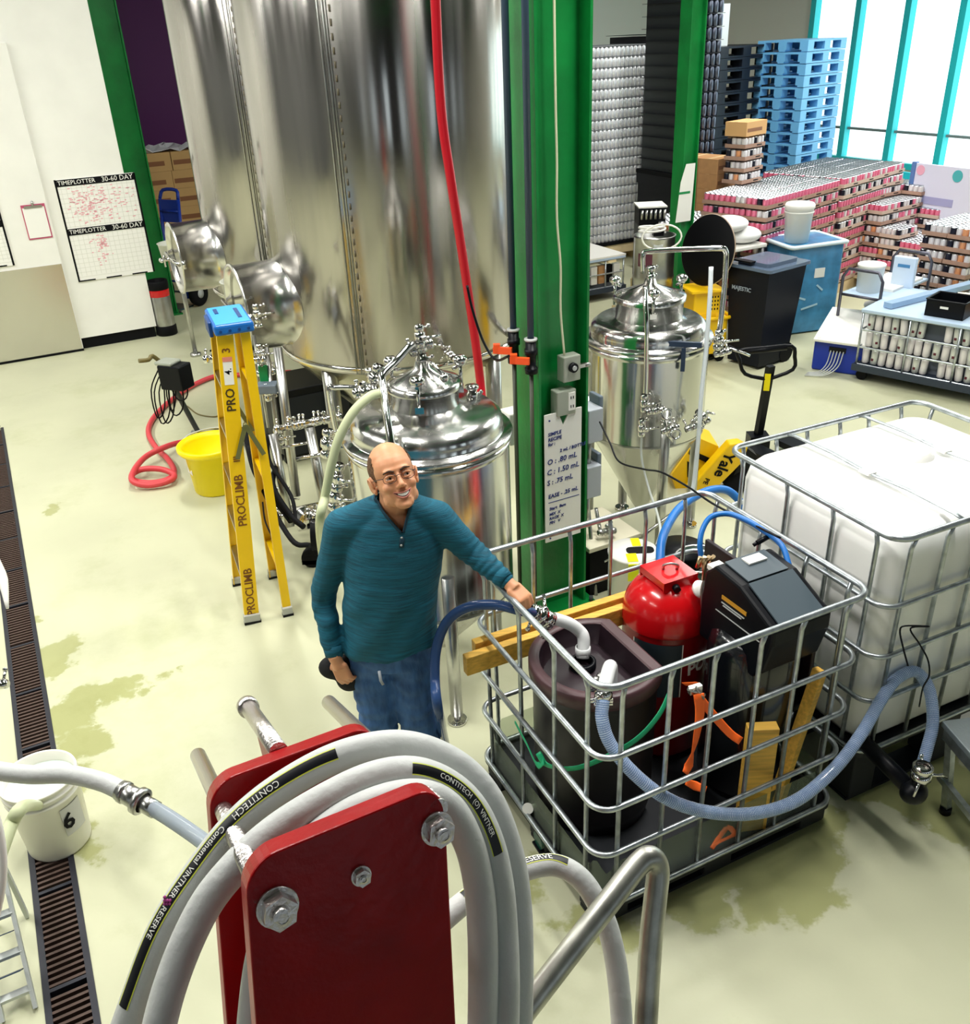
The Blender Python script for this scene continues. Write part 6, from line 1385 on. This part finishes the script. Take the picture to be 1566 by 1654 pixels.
# pallet jack with its upright loop handle
J0 = PZ(1222, 722); t = thing('jack_handle_truck', 'black pallet truck handle with yellow sticker standing beyond the cages', 'pallet truck', J0)
topj = PY(1244, 590, J0.y-.05); 
b = MB(); beam(b, J0+UP*.12, topj, .06, .045); b.box(J0+UP*.06, (.16, .14, .12)); W(t, b, 'shaft', BLACK)
b = MB(); hp = [(1240, 612), (1203, 603), (1194, 580), (1192, 566), (1235, 561), (1278, 558), (1283, 575), (1280, 596), (1240, 612)]
b.tube([PY(x, y, topj.y-.02) for x, y in hp], .015, 10, sub=3); b.cyl(PY(1204, 567, topj.y-.02), PY(1270, 560, topj.y-.02), .022, n=12); b.tube([PY(1192, 566, topj.y), PY(1178, 558, topj.y), PY(1170, 566, topj.y)], .009, 8); W(t, b, 'grip', BLACK)
b = MB(); p = PY(1240, 603, topj.y-.04); p2 = PY(1237, 630, J0.y-.08); beam(b, p, p2, .045, .006); W(t, b, 'sticker', mat('sticker_yellow', '#f0e000', .4))
b = MB()
for s in (-.16, .16):
    a_ = J0+BU*s-BV*.1; beam(b, a_+UP*.07, a_-BV*1.0+UP*.07, .15, .05)
W(t, b, 'fork', BLACK)
# yellow pump/truck with black script lettering
Ym = PZ(1140, 812); 
tt = thing('yellow_lift_truck', 'yellow lift truck body with black lettering behind the blue hoses', 'lift truck', Ym, AL)
yd = Ym.y+.12
def Yb(px, py, dy=0): return PY(px, py, yd+dy)
def slab(mb, pix, dy, th):
    F = [Yb(x, y, dy) for x, y in pix]; Bk = [p+Vector((0, th, 0)) for p in F]; A = [mb.bm.verts.new(p) for p in F]; B = [mb.bm.verts.new(p) for p in Bk]; n = len(A)
    mb.bm.faces.new(A); mb.bm.faces.new(B[::-1])
    for i in range(n): mb.bm.faces.new((A[i], B[i], B[(i+1) % n], A[(i+1) % n]))
b = MB(); slab(b, [(1112, 790), (1130, 815), (1200, 745), (1208, 722), (1196, 715), (1178, 717)], 0, .10); o = W(tt, b, 'arm_cover', YELM); mo = o.modifiers.new('b', 'BEVEL'); mo.width = .01; mo.segments = 2
b = MB(); slab(b, [(1085, 765), (1096, 812), (1130, 815), (1165, 775), (1160, 720), (1127, 706)], .14, .3); o = W(tt, b, 'hood', YELM)
b = MB(); slab(b, [(1114, 726), (1112, 733), (1148, 750), (1152, 742)], .125, .012); slab(b, [(1110, 745), (1110, 770), (1124, 776), (1126, 752)], .125, .012); W(tt, b, 'black_band', BLACKM)
b = MB(); b.cyl(Yb(1188, 770, .05), Yb(1188, 770, .18), .1, n=24); b.cyl(Yb(1140, 806, .05), Yb(1140, 806, .18), .07, n=24); W(tt, b, 'wheel', BLACKM)
b = MB(); slab(b, [(1205, 722), (1183, 770), (1170, 785), (1215, 790), (1222, 735)], .06, .1); W(tt, b, 'side_frame', BLACK)
xa = (Yb(1140, 790)-Yb(1168, 737)).normalized(); upv = -(Yb(1112, 790)-Yb(1130, 815)).normalized()
T = frame(Yb(1169, 750)+Vector((0, -.004, 0)), xa, -upv if (xa.cross(-upv)).y < 0 else upv); text('Yale', .115, BLACKM, T, tt, bold=.003)
T = frame(Yb(1140, 776)+Vector((0, -.004, 0)), xa, -upv if (xa.cross(-upv)).y < 0 else upv); text('PE', .05, BLACKM, T, tt, bold=.001)
# white and yellow taped drum and dark tub behind the cage
p = PZ(1022, 888, .42); t = thing('white_drum', 'white drum with yellow tape strips and a dark hole, behind the cage', 'drum', (p.x, p.y, 0))
b = MB(); b.lathe([(0, 0), (.13, 0), (.135, .40), (.145, .405), (.145, .42), (.0, .42)], n=40); b.obj('barrel', WPLAS, t)
b = MB(); b.prism(rrect(-.04, -.04, .12, .035, .03), .003, z0=.4205); b.obj('opening', BLACKM, t)
b = MB(); b.box((.03, .09, .4225), (.05, .09, .003)); b.box((-.02, -.085, .4225), (.06, .09, .003)); b.box((-.02, -.146, .36), (.06, .006, .11)); b.obj('yellow_tape', mat('bright_yellow_tape', '#eef000', .4), t)
p = PZ(1100, 878, .42); t = thing('dark_tub', 'dark round tub with black cover beside the white drum behind the cage', 'tub', (p.x, p.y, 0))
b = MB(); b.lathe([(0, 0), (.12, 0), (.135, .38), (.145, .385), (.145, .40), (0, .42)], n=40); b.obj('barrel', BLACK, t)
p = PZ(1075, 925, .40); t = thing('dark_tub', 'dark green round tub with pale rim right behind the red tank', 'tub', (p.x+.22, p.y+.1, 0))
b = MB(); b.lathe([(0, 0), (.13, 0), (.15, .42), (.14, .42), (.13, .3), (0, .3)], n=40); b.obj('barrel', mat('dark_green_tub', '#1c3a30', .4), t); b = MB(); b.lathe([(.148, .415), (.156, .42), (.152, .43), (.146, .425)], n=40); b.obj('rim', POLD, t)
# bench and low clutter behind column
p = PZ(950, 880, .35); t = thing('low_bench', 'low pale bench with dark underside right of the green column base', 'bench', (p.x+.0, p.y-.05, 0), AL)
b = MB(); bbx((0, 0, .32), (.38, .42, .35), b, bev=.004); b.obj('top', mat('cream_box', '#e8e2c8', .5), t); b = MB(); bbx((.02, .02, .0), (.36, .4, .32), b); b.obj('cabinet', BLACKM, t)
b = MB(); b.cyl((.1, -.01, .24), (.22, -.01, .26), .008, n=8); b.obj('handle', POL, t)
b = MB(); valve(b, (.12, .12, .40), (1, .2, 0), .016, .8); q_ = b.obj('brass_valve', POLD); q_.location = (p.x, p.y-.05, 0); tag(q_, 'small valve lying on the low pale bench', 'valve')
for k, (x0, y0, x1, y1, yy_) in enumerate(((948, 800, 962, 900, 4.9), (962, 820, 985, 880, 4.9))):
    b = MB(); b.cyl(PY(x0, y0, yy_), PZ(x1, y1+60, .0), .012, n=10); tag(b.obj('conduit', POLD), ['steel conduit dropping from the lower enclosure to the floor', 'slanted thin steel conduit right of the green column'][k], 'conduit')
b = MB(); b.tube([PZ(985, 905, .03), PZ(1050, 855, .32), PZ(1090, 825, .34)], .012, 8); tag(b.obj('tank_brace', POLD), 'slanted steel brace below the pilot tank', 'brace')
# far stores at the left: cardboard stack with plastic cover
s0 = PD(245, 300, 13.6); k3 = Vector((s0.x+.1, s0.y, 0)); zt_ = PD(262, 240, 13.6).z
BM2 = boxmesh(.46, .34, .26, mat('light_kraft2', '#c8a068', .7)); n_ = int((zt_-.1)/.262)
pallet('pallet', 'wooden pallet under the cardboard boxes by the purple wall', k3-BU*.25, AL, 1.5, .9)
for k in range(n_):
    for i in range(3):
        o = link('cardboard_box', BM2); o.location = k3+BU*(.47*i+.02*(k % 2))+BV*.2+UP*(ZP+k*.262); o.rotation_euler = (0, 0, AL+rad(rnd.uniform(-2, 2))); tag(o, 'kraft cardboard box by the purple wall, '+ORD[k]+' up in the '+ORD[i]+' column from the left', 'box', 'boxes by the purple wall')
t = thing('plastic_cover', 'crumpled clear plastic sheet on top of the far cardboard stack', 'plastic sheet', k3+UP*(ZP+n_*.262+.004), AL)
b = MB(); rows = []
for i in range(12): rows.append([b.bm.verts.new((-.25+i*.13, -.0+j*.07, .05+.035*math.sin(i*2.1+j)+.03*math.cos(j*1.7+i*.8))) for j in range(7)])
for i in range(11):
    for j in range(6): b.bm.faces.new((rows[i][j], rows[i+1][j], rows[i+1][j+1], rows[i][j+1]))
o = b.obj('sheet', mat('milky_sheet', '#d8d8dc', .3), t); mo = o.modifiers.new('s', 'SOLIDIFY'); mo.thickness = .01
# ================================================================ THE MAN
def blend(mb, name, m, parent, voxel, smooth=6, fac=.6, label=None, bumpf=None):
    """fuse overlapping volumes into one continuous skin"""
    me = mb.mesh('tmp', m); ob = bpy.data.objects.new('tmp', me); COL.objects.link(ob)
    r = ob.modifiers.new('r', 'REMESH'); r.mode = 'VOXEL'; r.voxel_size = voxel; r.use_smooth_shade = True
    s = ob.modifiers.new('s', 'SMOOTH'); s.iterations = smooth; s.factor = fac
    dg = bpy.context.evaluated_depsgraph_get(); dg.update(); out = bpy.data.meshes.new_from_object(ob.evaluated_get(dg)); bpy.data.objects.remove(ob)
    out.name = name
    if bumpf:
        nn = [v.normal.copy() for v in out.vertices]
        for v, n in zip(out.vertices, nn): v.co += n*bumpf(v.co)
    for p in out.polygons: p.use_smooth = True
    return link(name, out, parent, True, label)
SKIN = mat('skin', '#d99a72', .45, var=.06, vs=20, sss=.15)
SHIRT = mat('teal_knit_shirt', '#08586e', .8, var=.38, vs=7, stretch=(1.2, 1.2, 22), bump=.35, bs=18)
JEAN = mat('blue_denim', '#3a6194', .75, var=.35, vs=9, stretch=(3, 3, 1), bump=.5, bs=14)
YB = 3.10
man = thing('person', 'balding man in glasses, teal henley and jeans, one hand resting on the cage rail', 'person', (PY(632, 715, YB).x+.05, YB, 0))
def cap(mb, pts, rs, flat=None, sub=0, n=14):
    pts = [Vector(p) for p in pts]; mb.tube(pts, 0, n, rs=rs, sub=sub, flat=flat)
    for p, r in ((pts[0], rs[0]), (pts[-1], rs[-1])):
        rr = r if isinstance(r, tuple) else (r, r)
        mb.ball(p, min(rr)*.98, 8)
# joints (measured)
Hc = PY(636, 770, YB-.005)
nb = Vector((-.342, YB+.02, 1.50))
shR = PY(553, 848, YB+.03); elR = PY(522, 962, YB+.05); wrR = PY(540, 1060, YB-.06)
shL = PY(704, 836, YB+.03); elL = PY(765, 893, YB+.0); wrL = PY(818, 938, 2.985)
ch = Vector((-.360, YB+.02, 1.35)); wa = Vector((-.395, YB+.01, 1.13)); he = Vector((-.415, YB+.01, .90)); pe_v = Vector((-.42, YB+.02, .86))
hipR = Vector((-.505, YB+.02, .82)); hipL = Vector((-.34, YB+.02, .82))
knR = Vector((hipR.x+.005, YB-.01, .50)); knL = Vector((hipL.x+.01, YB-.02, .50)); anR = Vector((hipR.x-.02, YB+.05, .09)); anL = Vector((hipL.x+.04, YB+.04, .09))
XA = (1, 0, 0)
# head frame
yaw, pit, rol = rad(17), rad(27), rad(7)
HR_ = Matrix.Rotation(yaw, 3, 'Z') @ Matrix.Rotation(-pit, 3, 'X') @ Matrix.Rotation(-rol, 3, 'Y')
HS = 1.07
def h(x, y, z): return Hc + HR_ @ (Vector((x, y, z))*HS)
def hell(mb, c, r, R=None, n=12): mb.ball(h(*c), tuple(q*HS for q in r), n, R=HR_ @ R if R is not None else HR_)
b = MB()
hell(b, (0, .018, .045), (.075, .094, .082)); hell(b, (0, -.02, .03), (.070, .070, .072)); hell(b, (0, -.018, -.02), (.067, .072, .086)); hell(b, (0, -.028, -.060), (.059, .058, .050)); hell(b, (0, -.062, -.092), (.034, .026, .024))
hell(b, (0, -.080, .024), (.048, .013, .011))
for s in (-1, 1):
    hell(b, (.036*s, -.062, -.032), (.025, .020, .020)); hell(b, (.044*s, -.016, -.072), (.020, .032, .026))
    hell(b, (.080*s, .014, -.006), (.007, .019, .032), Matrix.Rotation(-.5*s, 3, 'Z')); hell(b, (.077*s, .004, -.030), (.007, .010, .014))
    hell(b, (.0125*s, -.097, -.036), (.008, .009, .007))
    hell(b, (.036*s, -.062, -.058), (.012, .012, .018), Matrix.Rotation(.4*s, 3, 'Y'))
cap(b, [h(0, -.084, .014), h(0, -.098, -.012), h(0, -.109, -.031)], [.0075, .009, .0115])
hell(b, (0, -.083, -.051), (.022, .010, .007)); hell(b, (0, -.078, -.080), (.028, .012, .008)); hell(b, (0, -.078, -.102), (.020, .014, .012))
# neck, shoulders, trunk core, limbs
cap(b, [h(0, .03, -.05), nb+Vector((0, 0, .01)), nb-UP*.06], [.062*HS, .063, .075])
b.tube([nb+UP*.0, ch, wa, he, pe_v], 0, 20, rs=[(.10, .06), (.165, .10), (.160, .12), (.155, .115), (.14, .10)], flat=XA)
cap(b, [shR, elR, wrR], [.052, .038, .028]); cap(b, [shL, elL, wrL], [.052, .038, .027])
cap(b, [hipR, knR, anR], [.078, .052, .038]); cap(b, [hipL, knL, anL], [.078, .052, .038])
def hand(mb, w_, d, nrm, side, curl, spread=.1, thumb=.9, sc_=1., tcurl=.5):
    d = Vector(d).normalized(); n = Vector(nrm); n = (n-d*d.dot(n)).normalized(); s = d.cross(n)*side  # s: toward the little finger
    P = lambda a, b_, c: w_+(d*a+s*b_+n*c)*sc_
    mb.box(P(.055, 0, 0), (.078*sc_, .074*sc_, .026*sc_), R=Matrix((d, s, n)).transposed(), bev=.010)
    mb.tube([w_-d*.03, P(.01, 0, 0), P(.035, 0, 0)], 0, 12, rs=[.027, .026, .028], flat=tuple(s))
    for k, (off, ln) in enumerate(((-.029, .074), (-.010, .082), (.010, .077), (.029, .060))):
        p = P(.090-abs(k-1)*.003, off, .002); ang = 0; dirv = (d+s*(k-1.5)*spread).normalized(); pts = [P(.06, off, 0), p]; 
        for j, f in enumerate((.46, .31, .25)):
            ang += curl[k][j] if isinstance(curl[k], tuple) else curl[k]*(1.0, 1.15, .8)[j]
            q = dirv*math.cos(ang)-n*math.sin(ang); p = p+q*ln*f*sc_; pts.append(p)
        r0 = (.0092, .0095, .009, .008)[k]*sc_
        cap(mb, pts, [r0*1.05, r0*1.08, r0, r0*.92, r0*.8], n=10)
    p = P(.022, -.028, -.006); dd = (d*.62-s*.62*thumb-n*.42).normalized(); pts = [P(.012, -.012, -.004), p]
    for j, (f, t_) in enumerate(((.036, 0), (.030, tcurl), (.024, tcurl*.8))):
        dd = (dd+(s*.55+d*.35-n*.15)*t_).normalized(); p = p+dd*f*sc_; pts.append(p)
    cap(mb, pts, [.013*sc_, .013*sc_, .0112*sc_, .0102*sc_, .0085*sc_], n=10)
# left-of-picture hand hanging at the hip, back to the viewer; right-of-picture hand on the rail
hand(b, wrR+Vector((.008, -.01, -.012)), (.30, -.12, -.95), (-.25, -.95, .1), -1, [.55, .6, .65, .7], .05, 1.0)
hd = (PY(846, 966, 2.93)-wrL).normalized()
hand(b, wrL+hd*.012, hd, (.30, -.35, .9), 1, [(.75, 1.15, .7), (.85, 1.15, .7), (.9, 1.1, .7), (.95, 1.1, .6)], .04, .75, tcurl=.75)
body = blend(b, 'body', SKIN, man, .0042, 5, .5)
# shirt
b = MB()
b.tube([nb+Vector((0, .0, .035)), nb.lerp(ch, .35)-UP*.0, ch, ch.lerp(wa, .5), wa, he+UP*.02, he-UP*.012], 0, 28, rs=[(.070, .072), (.165, .110), (.196, .132), (.193, .142), (.188, .150), (.196, .152), (.198, .150)], flat=XA, sub=4)
for shp_, s in ((shR, -1), (shL, 1)): b.tube([nb+Vector((.03*s, .01, .0)), nb.lerp(shp_, .6)+UP*.004, shp_+UP*.0], 0, 16, rs=[(.07, .07), (.078, .07), (.072, .07)], flat=(0, 1, 0), sub=3)
def sleeve(sh_, el, wr, s):
    k = (wr-el).normalized(); cap(b, [sh_, sh_.lerp(el, .5), el, el.lerp(wr, .5), wr-k*.012], [.073, .062, .053, .046, .036], sub=3)
sleeve(shR, elR, wrR, -1); sleeve(shL, elL, wrL, 1)
def folds(p):
    n1 = noise.noise(Vector((p.x*9, p.y*9, p.z*20)))*.0035
    dR = min((p-elL.lerp(wrL, k/8)).length for k in range(-2, 9)); a = max(0, 1-dR/.09)
    t_ = (p-elL).dot((wrL-shL).normalized()); n2 = a*.005*math.sin(t_*190+3*noise.noise(p*14))
    dR2 = min((p-elR.lerp(wrR, k/6)).length for k in range(-1, 7)); a2 = max(0, 1-dR2/.09)
    n3 = a2*.0028*math.sin((p.z)*130+3*noise.noise(p*12))
    fold = 0
    if p.z < wa.z+.12 and p.y < YB: fold = .004*math.sin((p.x-p.z*.8)*38+2*noise.noise(p*6))*max(0, min(1, (wa.z+.12-p.z)/.15))
    return n1+n2+n3+fold
shirt = blend(b, 'shirt', SHIRT, man, .007, 7, .6, bumpf=folds)
# collar line measured on the uncut shirt, then cut the henley opening along it
Wm = parent_world(man)
def front_at(x, z):
    inv = Wm.inverted(); ok, l_, n_, i_ = shirt.ray_cast(inv @ Vector((x, YB-1, z)), Vector((0, 1, 0))); return (Wm @ l_) if ok else Vector((x, YB-.06, z))
ZB, ZT = 1.452, 1.545
def vedge(f_, s_): return front_at(-.316-.024*f_+s_*(.004+.056*f_**1.05+.002), ZB+(ZT-ZB)*f_)
LE = [vedge(f_/6, -1) for f_ in range(7)]; RE = [vedge(f_/6, 1) for f_ in range(7)]
back = [Vector((nb.x+.074*math.cos(rad(a_)), nb.y+.072*math.sin(rad(a_)), 1.56+.012*math.sin(rad(a_)))) for a_ in (10, 50, 90, 130, 170)]
COLLAR = LE[::1]+[Vector((nb.x-.074, nb.y-.02, 1.556))]+back[::-1]+[Vector((nb.x+.074, nb.y-.02, 1.556))]+RE[::-1]
# cut the henley opening: remove shirt faces in a V at the throat
bm = bmesh.new(); bm.from_mesh(shirt.data)
vt = h(0, -.02, -.12); vb = PY(648, 862, YB-.10)
kill = []
for f in bm.faces:
    c = Wm @ f.calc_center_median()
    if c.z > nb.z+.005 and (Vector((c.x-nb.x, c.y-nb.y, 0))).length < .069: kill.append(f); continue
    zt2 = 1.545; zb2 = 1.452
    if c.y < YB+.01 and zb2 < c.z < zt2+.05:
        f_ = (c.z-zb2)/(zt2-zb2); wdt = .004+.056*f_**1.05; xc_ = -.316-.024*f_
        if abs(c.x-xc_) < wdt: kill.append(f)
bmesh.ops.delete(bm, geom=kill, context='FACES'); bm.to_mesh(shirt.data); bm.free()
# placket, buttons, collar edge
DK = mat('dark_teal_trim', '#123a4c', .8)
def on_front(px, py, off=.0):
    # point on the shirt front under a pixel
    o_, d_ = CAM, ray(px, py).normalized(); inv = Wm.inverted(); ok, loc_, n_, i_ = shirt.ray_cast(inv @ o_, (inv.to_3x3() @ d_))
    return (Wm @ loc_ - d_*off) if ok else PY(px, py, YB-.14)
b = MB(); b.tube([front_at(-.316, 1.458)-UP*0, front_at(-.319, 1.43), front_at(-.323, 1.395)], 0, 8, rs=[(.010, .0035), (.0115, .0035), (.010, .0035)], flat=(1, 0, 0)); W(man, b, 'placket', DK)
for x, y in ((-.318, 1.436), (-.322, 1.406)): b = MB(); b.ball(front_at(x, y)-Vector((0, .005, 0)), (.0045, .003, .0045), 6); W(man, b, 'button', GREY)
b = MB(); b.tube(COLLAR, 0, 10, sub=3, rs=[(.0075, .0045)]*len(COLLAR), flat=(0, 0, 1)); W(man, b, 'collar_band', DK)
b = MB(); k = (wrR-elR).normalized(); b.tube([wrR-k*.045, wrR-k*.004], 0, 18, rs=[.0395, .036]); W(man, b, 'cuff', SHIRT)
b = MB(); k = (wrL-elL).normalized(); b.tube([wrL-k*.04, wrL-k*.002], 0, 18, rs=[.040, .036]); W(man, b, 'cuff', SHIRT)
# jeans
b = MB(); b.tube([he+UP*.03, pe_v+UP*.01, pe_v-UP*.06], 0, 24, rs=[(.176, .128), (.180, .135), (.172, .13)], flat=XA, sub=3)
for hp, kn, an in ((hipR, knR, anR), (hipL, knL, anL)): cap(b, [hp, hp.lerp(kn, .5), kn, kn.lerp(an, .5), an], [.106, .098, .082, .074, .066], sub=3)
blend(b, 'jeans', JEAN, man, .008, 6, .5, bumpf=lambda p: .004*noise.noise(Vector((p.x*12, p.y*12, p.z*26)))+.0025*math.sin(p.z*90+5*noise.noise(p*7)))
for an in (anR, anL):
    b = MB(); b.ball(an+Vector((0, -.07, -.045)), (.048, .12, .05), 10); b.box(an+Vector((0, -.06, -.078)), (.09, .25, .02), bev=.008); W(man, b, 'shoe', mat('dark_shoe', '#2a2522', .5))
b = MB(); pk_ = PY(612, 1083, YB-.17); b.tube([pk_, pk_+Vector((.004, -.01, -.04)), pk_+Vector((.012, -.012, -.06))], 0, 8, rs=[(.006, .003)]*3, flat=(1, 0, 0)); W(man, b, 'pocket_tag', mat('grey_tag_cloth', '#9aa0a8', .6))
# face details
def hpart(name, mb, m): return mb.obj(name, m, man, world=True)
for s in (-1, 1):
    b = MB(); hell(b, (.030*s, -.0755, -.002), (.0125, .0125, .0105)); hpart('eye', b, mat('eye_white', '#e8e0d8', .2))
    b = MB(); hell(b, (.031*s+.002, -.0862, -.001), (.0044, .003, .0044)); hpart('iris', b, mat('iris', '#2a1c14', .15))
    b = MB(); b.tube([h(.017*s, -.088, .006), h(.030*s, -.0905, .0095), h(.044*s, -.083, .004)], .0052*HS, 8, sub=3); b.tube([h(.019*s, -.0865, -.0085), h(.031*s, -.0885, -.0095), h(.043*s, -.082, -.006)], .0036*HS, 8, sub=3); hpart('eyelid', b, SKIN)
    b = MB(); b.tube([h(.012*s, -.0935, .0175), h(.028*s, -.0935, .0235), h(.048*s, -.083, .0195)], 0, 8, sub=3, rs=[.0035*HS, .0042*HS, .0022*HS]); hpart('eyebrow', b, mat('brow_hair', '#4a3526', .8))
# open smile: dark mouth, teeth, lips
LIP = mat('lips', '#c07868', .4)
def arc(w_, z0, dz, y0, n=9): return [h(w_*t, y0+.016*t*t, z0+dz*t*t) for t in [(-1+2*k/(n-1)) for k in range(n)]]
b = MB(); U = arc(.031, -.0600, .0085, -.0945); D_ = arc(.031, -.0745, .0225, -.0925); 
for i in range(8): b.face([U[i], U[i+1], D_[i+1], D_[i]])
hpart('mouth', b, mat('mouth_dark', '#4a1614', .4))
b = MB(); U = arc(.0268, -.0602, .0065, -.0965); D_ = arc(.0268, -.0700, .0155, -.0955)
for i in range(8): b.face([U[i], U[i+1], D_[i+1], D_[i]])
hpart('teeth', b, mat('teeth', '#f4efe6', .25))
b = MB(); b.tube(arc(.033, -.0578, .009, -.0955), 0, 8, rs=[.0008, .002, .0028, .0032, .0028, .0032, .0028, .002, .0008]); b.tube(arc(.032, -.0768, .0255, -.0925), 0, 8, rs=[.0008, .0022, .0032, .004, .0042, .004, .0032, .0022, .0008]); hpart('lips', b, LIP)
# hair fringe round the sides and back
b = MB(); q = bmesh.ops.create_uvsphere(b.bm, u_segments=160, v_segments=100, radius=1.)
for v in q['verts']: 
    n_ = 1+.012*noise.noise(v.co*9); v.co = Vector((v.co.x*.0785*n_, v.co.y*.0985*n_+.018, v.co.z*.086*n_+.040))
kl = []
for f in b.bm.faces:
    c = f.calc_center_median(); u_ = c.y; zt3 = .078 if u_ > .05 else .078-.0*(.05-u_)
    lim_lo = -.030 if u_ > .02 else -.012
    front = -.030+.30*max(0, .03-c.z)*0
    jit = .010*noise.noise(c*140)
    if c.z > .088+.3*max(0, u_-.03)+jit or c.z < lim_lo+jit or u_ < -.044+jit+.45*max(0, c.z-.02): kl.append(f)
bmesh.ops.delete(b.bm, geom=kl, context='FACES')
for v in b.bm.verts: v.co = h(*v.co)
for f in b.bm.faces: f.smooth = True
hr = hpart('hair', b, mat('short_brown_hair', '#6a4c34', .85, var=.4, vs=60, bump=.8, bs=200)); mo = hr.modifiers.new('s', 'SOLIDIFY'); mo.thickness = .006; mo.offset = -1
# glasses
b = MB()
FRM = mat('glasses_frame', '#3a3a40', .25, .7)
for s in (-1, 1):
    P_ = [h(.0325*s+.0235*math.cos(t)*1.0, -.1005+.32*abs(.0325*s+.0235*math.cos(t))**1.6, -.0025+.0150*(abs(math.sin(t))**.75)*(1 if math.sin(t) > 0 else -1)) for t in [2*math.pi*k/24 for k in range(24)]]
    b.tube(P_, .0011, 6, closed=True)
    b.tube([h(.0535*s, -.084, .004), h(.066*s, -.070, .006), h(.079*s, -.01, .006), h(.082*s, .014, .004), h(.081*s, .028, -.010)], .0014, 6, sub=3)
b.tube([h(-.0085, -.1025, .002), h(0, -.1075, .005), h(.0085, -.1025, .002)], .0012, 6, sub=3)
gl = hpart('glasses', b, FRM)
# ear inner shadow folds are geometry: helix rims
for s in (-1, 1):
    b = MB(); b.tube([h(.080*s, -.002, -.018), h(.084*s, -.004, .002), h(.0875*s, .010, .018), h(.0885*s, .024, .010), h(.086*s, .026, -.010), h(.081*s, .012, -.030)], .0032*HS, 8, sub=3); hpart('ear_rim', b, SKIN)
# dark cloth cap held in the hanging hand
b = MB(); c = wrR+Vector((.02, .03, -.11)); b.ball(c+Vector((-.03, .02, .02)), (.075, .05, .055), 10); b.ball(c+Vector((.02, .0, -.03)), (.055, .035, .06), 10); b.ball(c+Vector((.03, .02, .02)), (.05, .04, .07), 10)
k = blend(b, 'cloth_cap', mat('black_cloth', '#0d0e12', .85, bump=.5, bs=20), None, .006, 5)
tag(k, 'crumpled black cloth held in the man\'s hanging hand', 'cloth')
